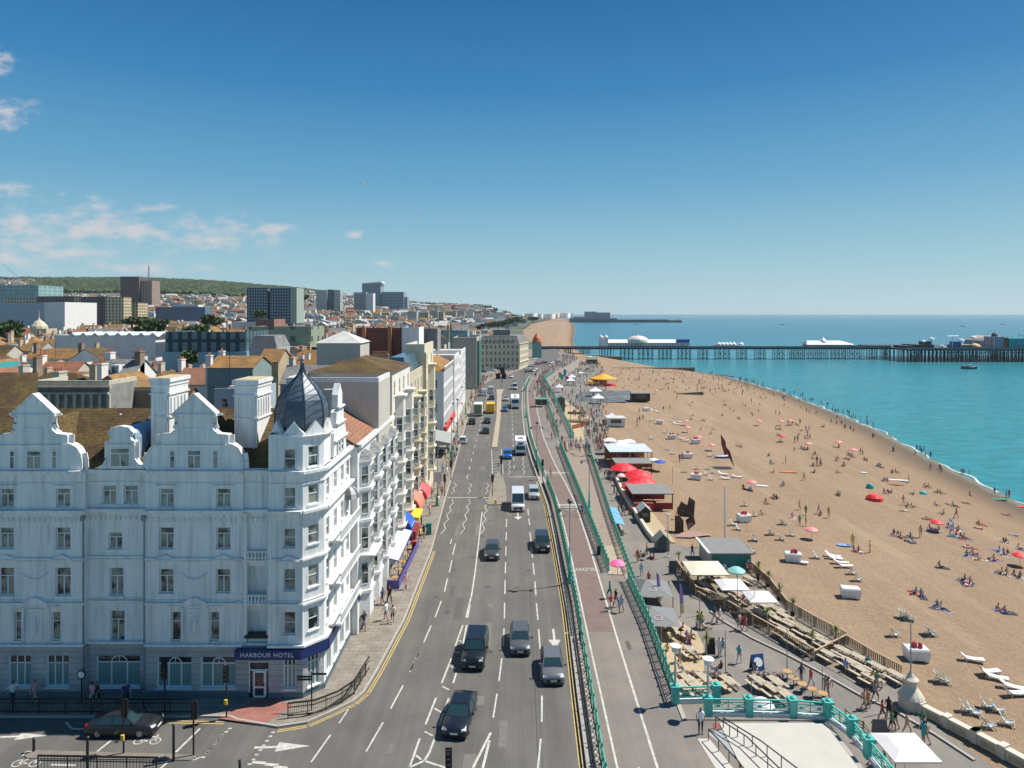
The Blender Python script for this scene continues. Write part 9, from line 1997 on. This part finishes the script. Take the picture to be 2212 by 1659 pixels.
def crowd(label, spots, name='crowd'):
 kinds = {'stand': [('stand', 0, 0, 1, False), ('walk', 0, 1, 0, False), ('walk', 1, 0, 2, False), ('stand', 2, 0, 1, False), ('walk', 0, 0, 4, True)], 'sit': [('sit', 0, 0, 1, True), ('sit', 0, 1, 0, False), ('sit', 1, 0, 1, True)], 'lie': [('lie', 1, 0, 1, True), ('lie', 0, 1, 0, True)]}
 ms = [SKIN, HAIR, BOT[0], BOT[1], SHOE]+[mat(f'crowd_{c[0].replace(" ", "_")}', c[1], .85) for c in TOPS]; V = []; Fc = []; Mi = []; cache = {}
 for x, y, z, *r in spots:
  kd = r[0] if r and r[0] in kinds else 'stand'; q = rr.choice(kinds[kd])
  if q not in cache: m = body(*q); cache[q] = ([tuple(v.co) for v in m.vertices], [(tuple(p.vertices), p.material_index) for p in m.polygons])
  vs, fs = cache[q]; a = rr.uniform(0, 6.28); c, s = math.cos(a), math.sin(a); k = len(V); t_ = 5+(r[1] if r else rr.randrange(12)); bb = rr.choice((2, 3)); V += [(x+c*u-s*v_, y+s*u+c*v_, z+w_) for u, v_, w_ in vs]
  for f, mi in fs: Fc.append(tuple(k+i for i in f)); Mi.append({0: 0, 1: t_, 2: bb, 3: 1, 4: 4}[mi])
 me = bpy.data.meshes.new(name); me.from_pydata(V, [], Fc)
 for m in ms: me.materials.append(m)
 me.polygons.foreach_set('material_index', Mi); me.polygons.foreach_set('use_smooth', [True]*len(Fc)); o = bpy.data.objects.new(name, me); COL.objects.link(o); tag(o, label, 'crowd', kind='stuff')
REST = people_out()
SP = []
for _ in range(620):
 y = rr.uniform(235, 470); hi = interp(UPE, y)-.6
 if rr.random() < .45: SP.append((rr.uniform(interp(CYR, min(y, 314)) if y < 314 else hi-9, hi), y, .12))
 else: xa = interp(UPE, y)+.8; xb = interp(XIN, y)+2; SP.append((rr.uniform(xa, min(xb, xa+26)), y, -4.5))
for _ in range(160): y = rr.uniform(165, 240); SP.append((rr.uniform(20.5, interp(XIN, y)+1), y, -4.5))
for _ in range(110): y = rr.uniform(240, 360); SP.append((rr.uniform(-13.4, -11) if y < 300 else interp(KL, y)-rr.uniform(1, 5), y, .13))
for _ in range(90): SP.append((rr.uniform(30, 400), rr.uniform(561, 575), 1.5))
for _ in range(60): SP.append((rr.uniform(23, 29.5), rr.uniform(150, 166), -4.5))
SP += [q for q in REST if not (q[1] > 100 and q[0] > interp(XIN, q[1])+1)]
crowd('dense mass of far off people on the promenades, pavement and pier', SP)
SP = [q for q in REST if q[1] > 100 and q[0] > interp(XIN, q[1])+1]
for _ in range(230):
 y = rr.uniform(290, 425); t_ = rr.random()**.8; xi, xs = interp(XIN, y), interp(SHORE, y); x = xi+4+(xs-xi+1)*t_; SP.append((x, y, beach_z(x, y), rr.choice(('stand', 'sit', 'sit', 'lie')), rr.randrange(12)))
for _ in range(60): y = rr.uniform(220, 430); x = interp(SHORE, y)+rr.uniform(-1.5, 6); SP.append((x, y, max(-9.3, beach_z(x, y))))
crowd('scattered far off bathers on the distant beach near the groyne', SP, 'distant_bathers')
resolve()
hzm = bpy.data.materials.new('haze'); hzm.use_nodes = True; nt_ = hzm.node_tree; nt_.nodes.clear(); o_ = nt_.nodes.new('ShaderNodeOutputMaterial'); v_ = nt_.nodes.new('ShaderNodeVolumePrincipled')
v_.inputs['Color'].default_value = (.8, .9, 1, 1); v_.inputs['Density'].default_value = .00004; v_.inputs['Anisotropy'].default_value = .2; nt_.links.new(v_.outputs[0], o_.inputs['Volume'])
tag(MB().box(-9000, 9000, -60, 12000, -14, 230).build('haze', hzm, world=False), kind='stuff')
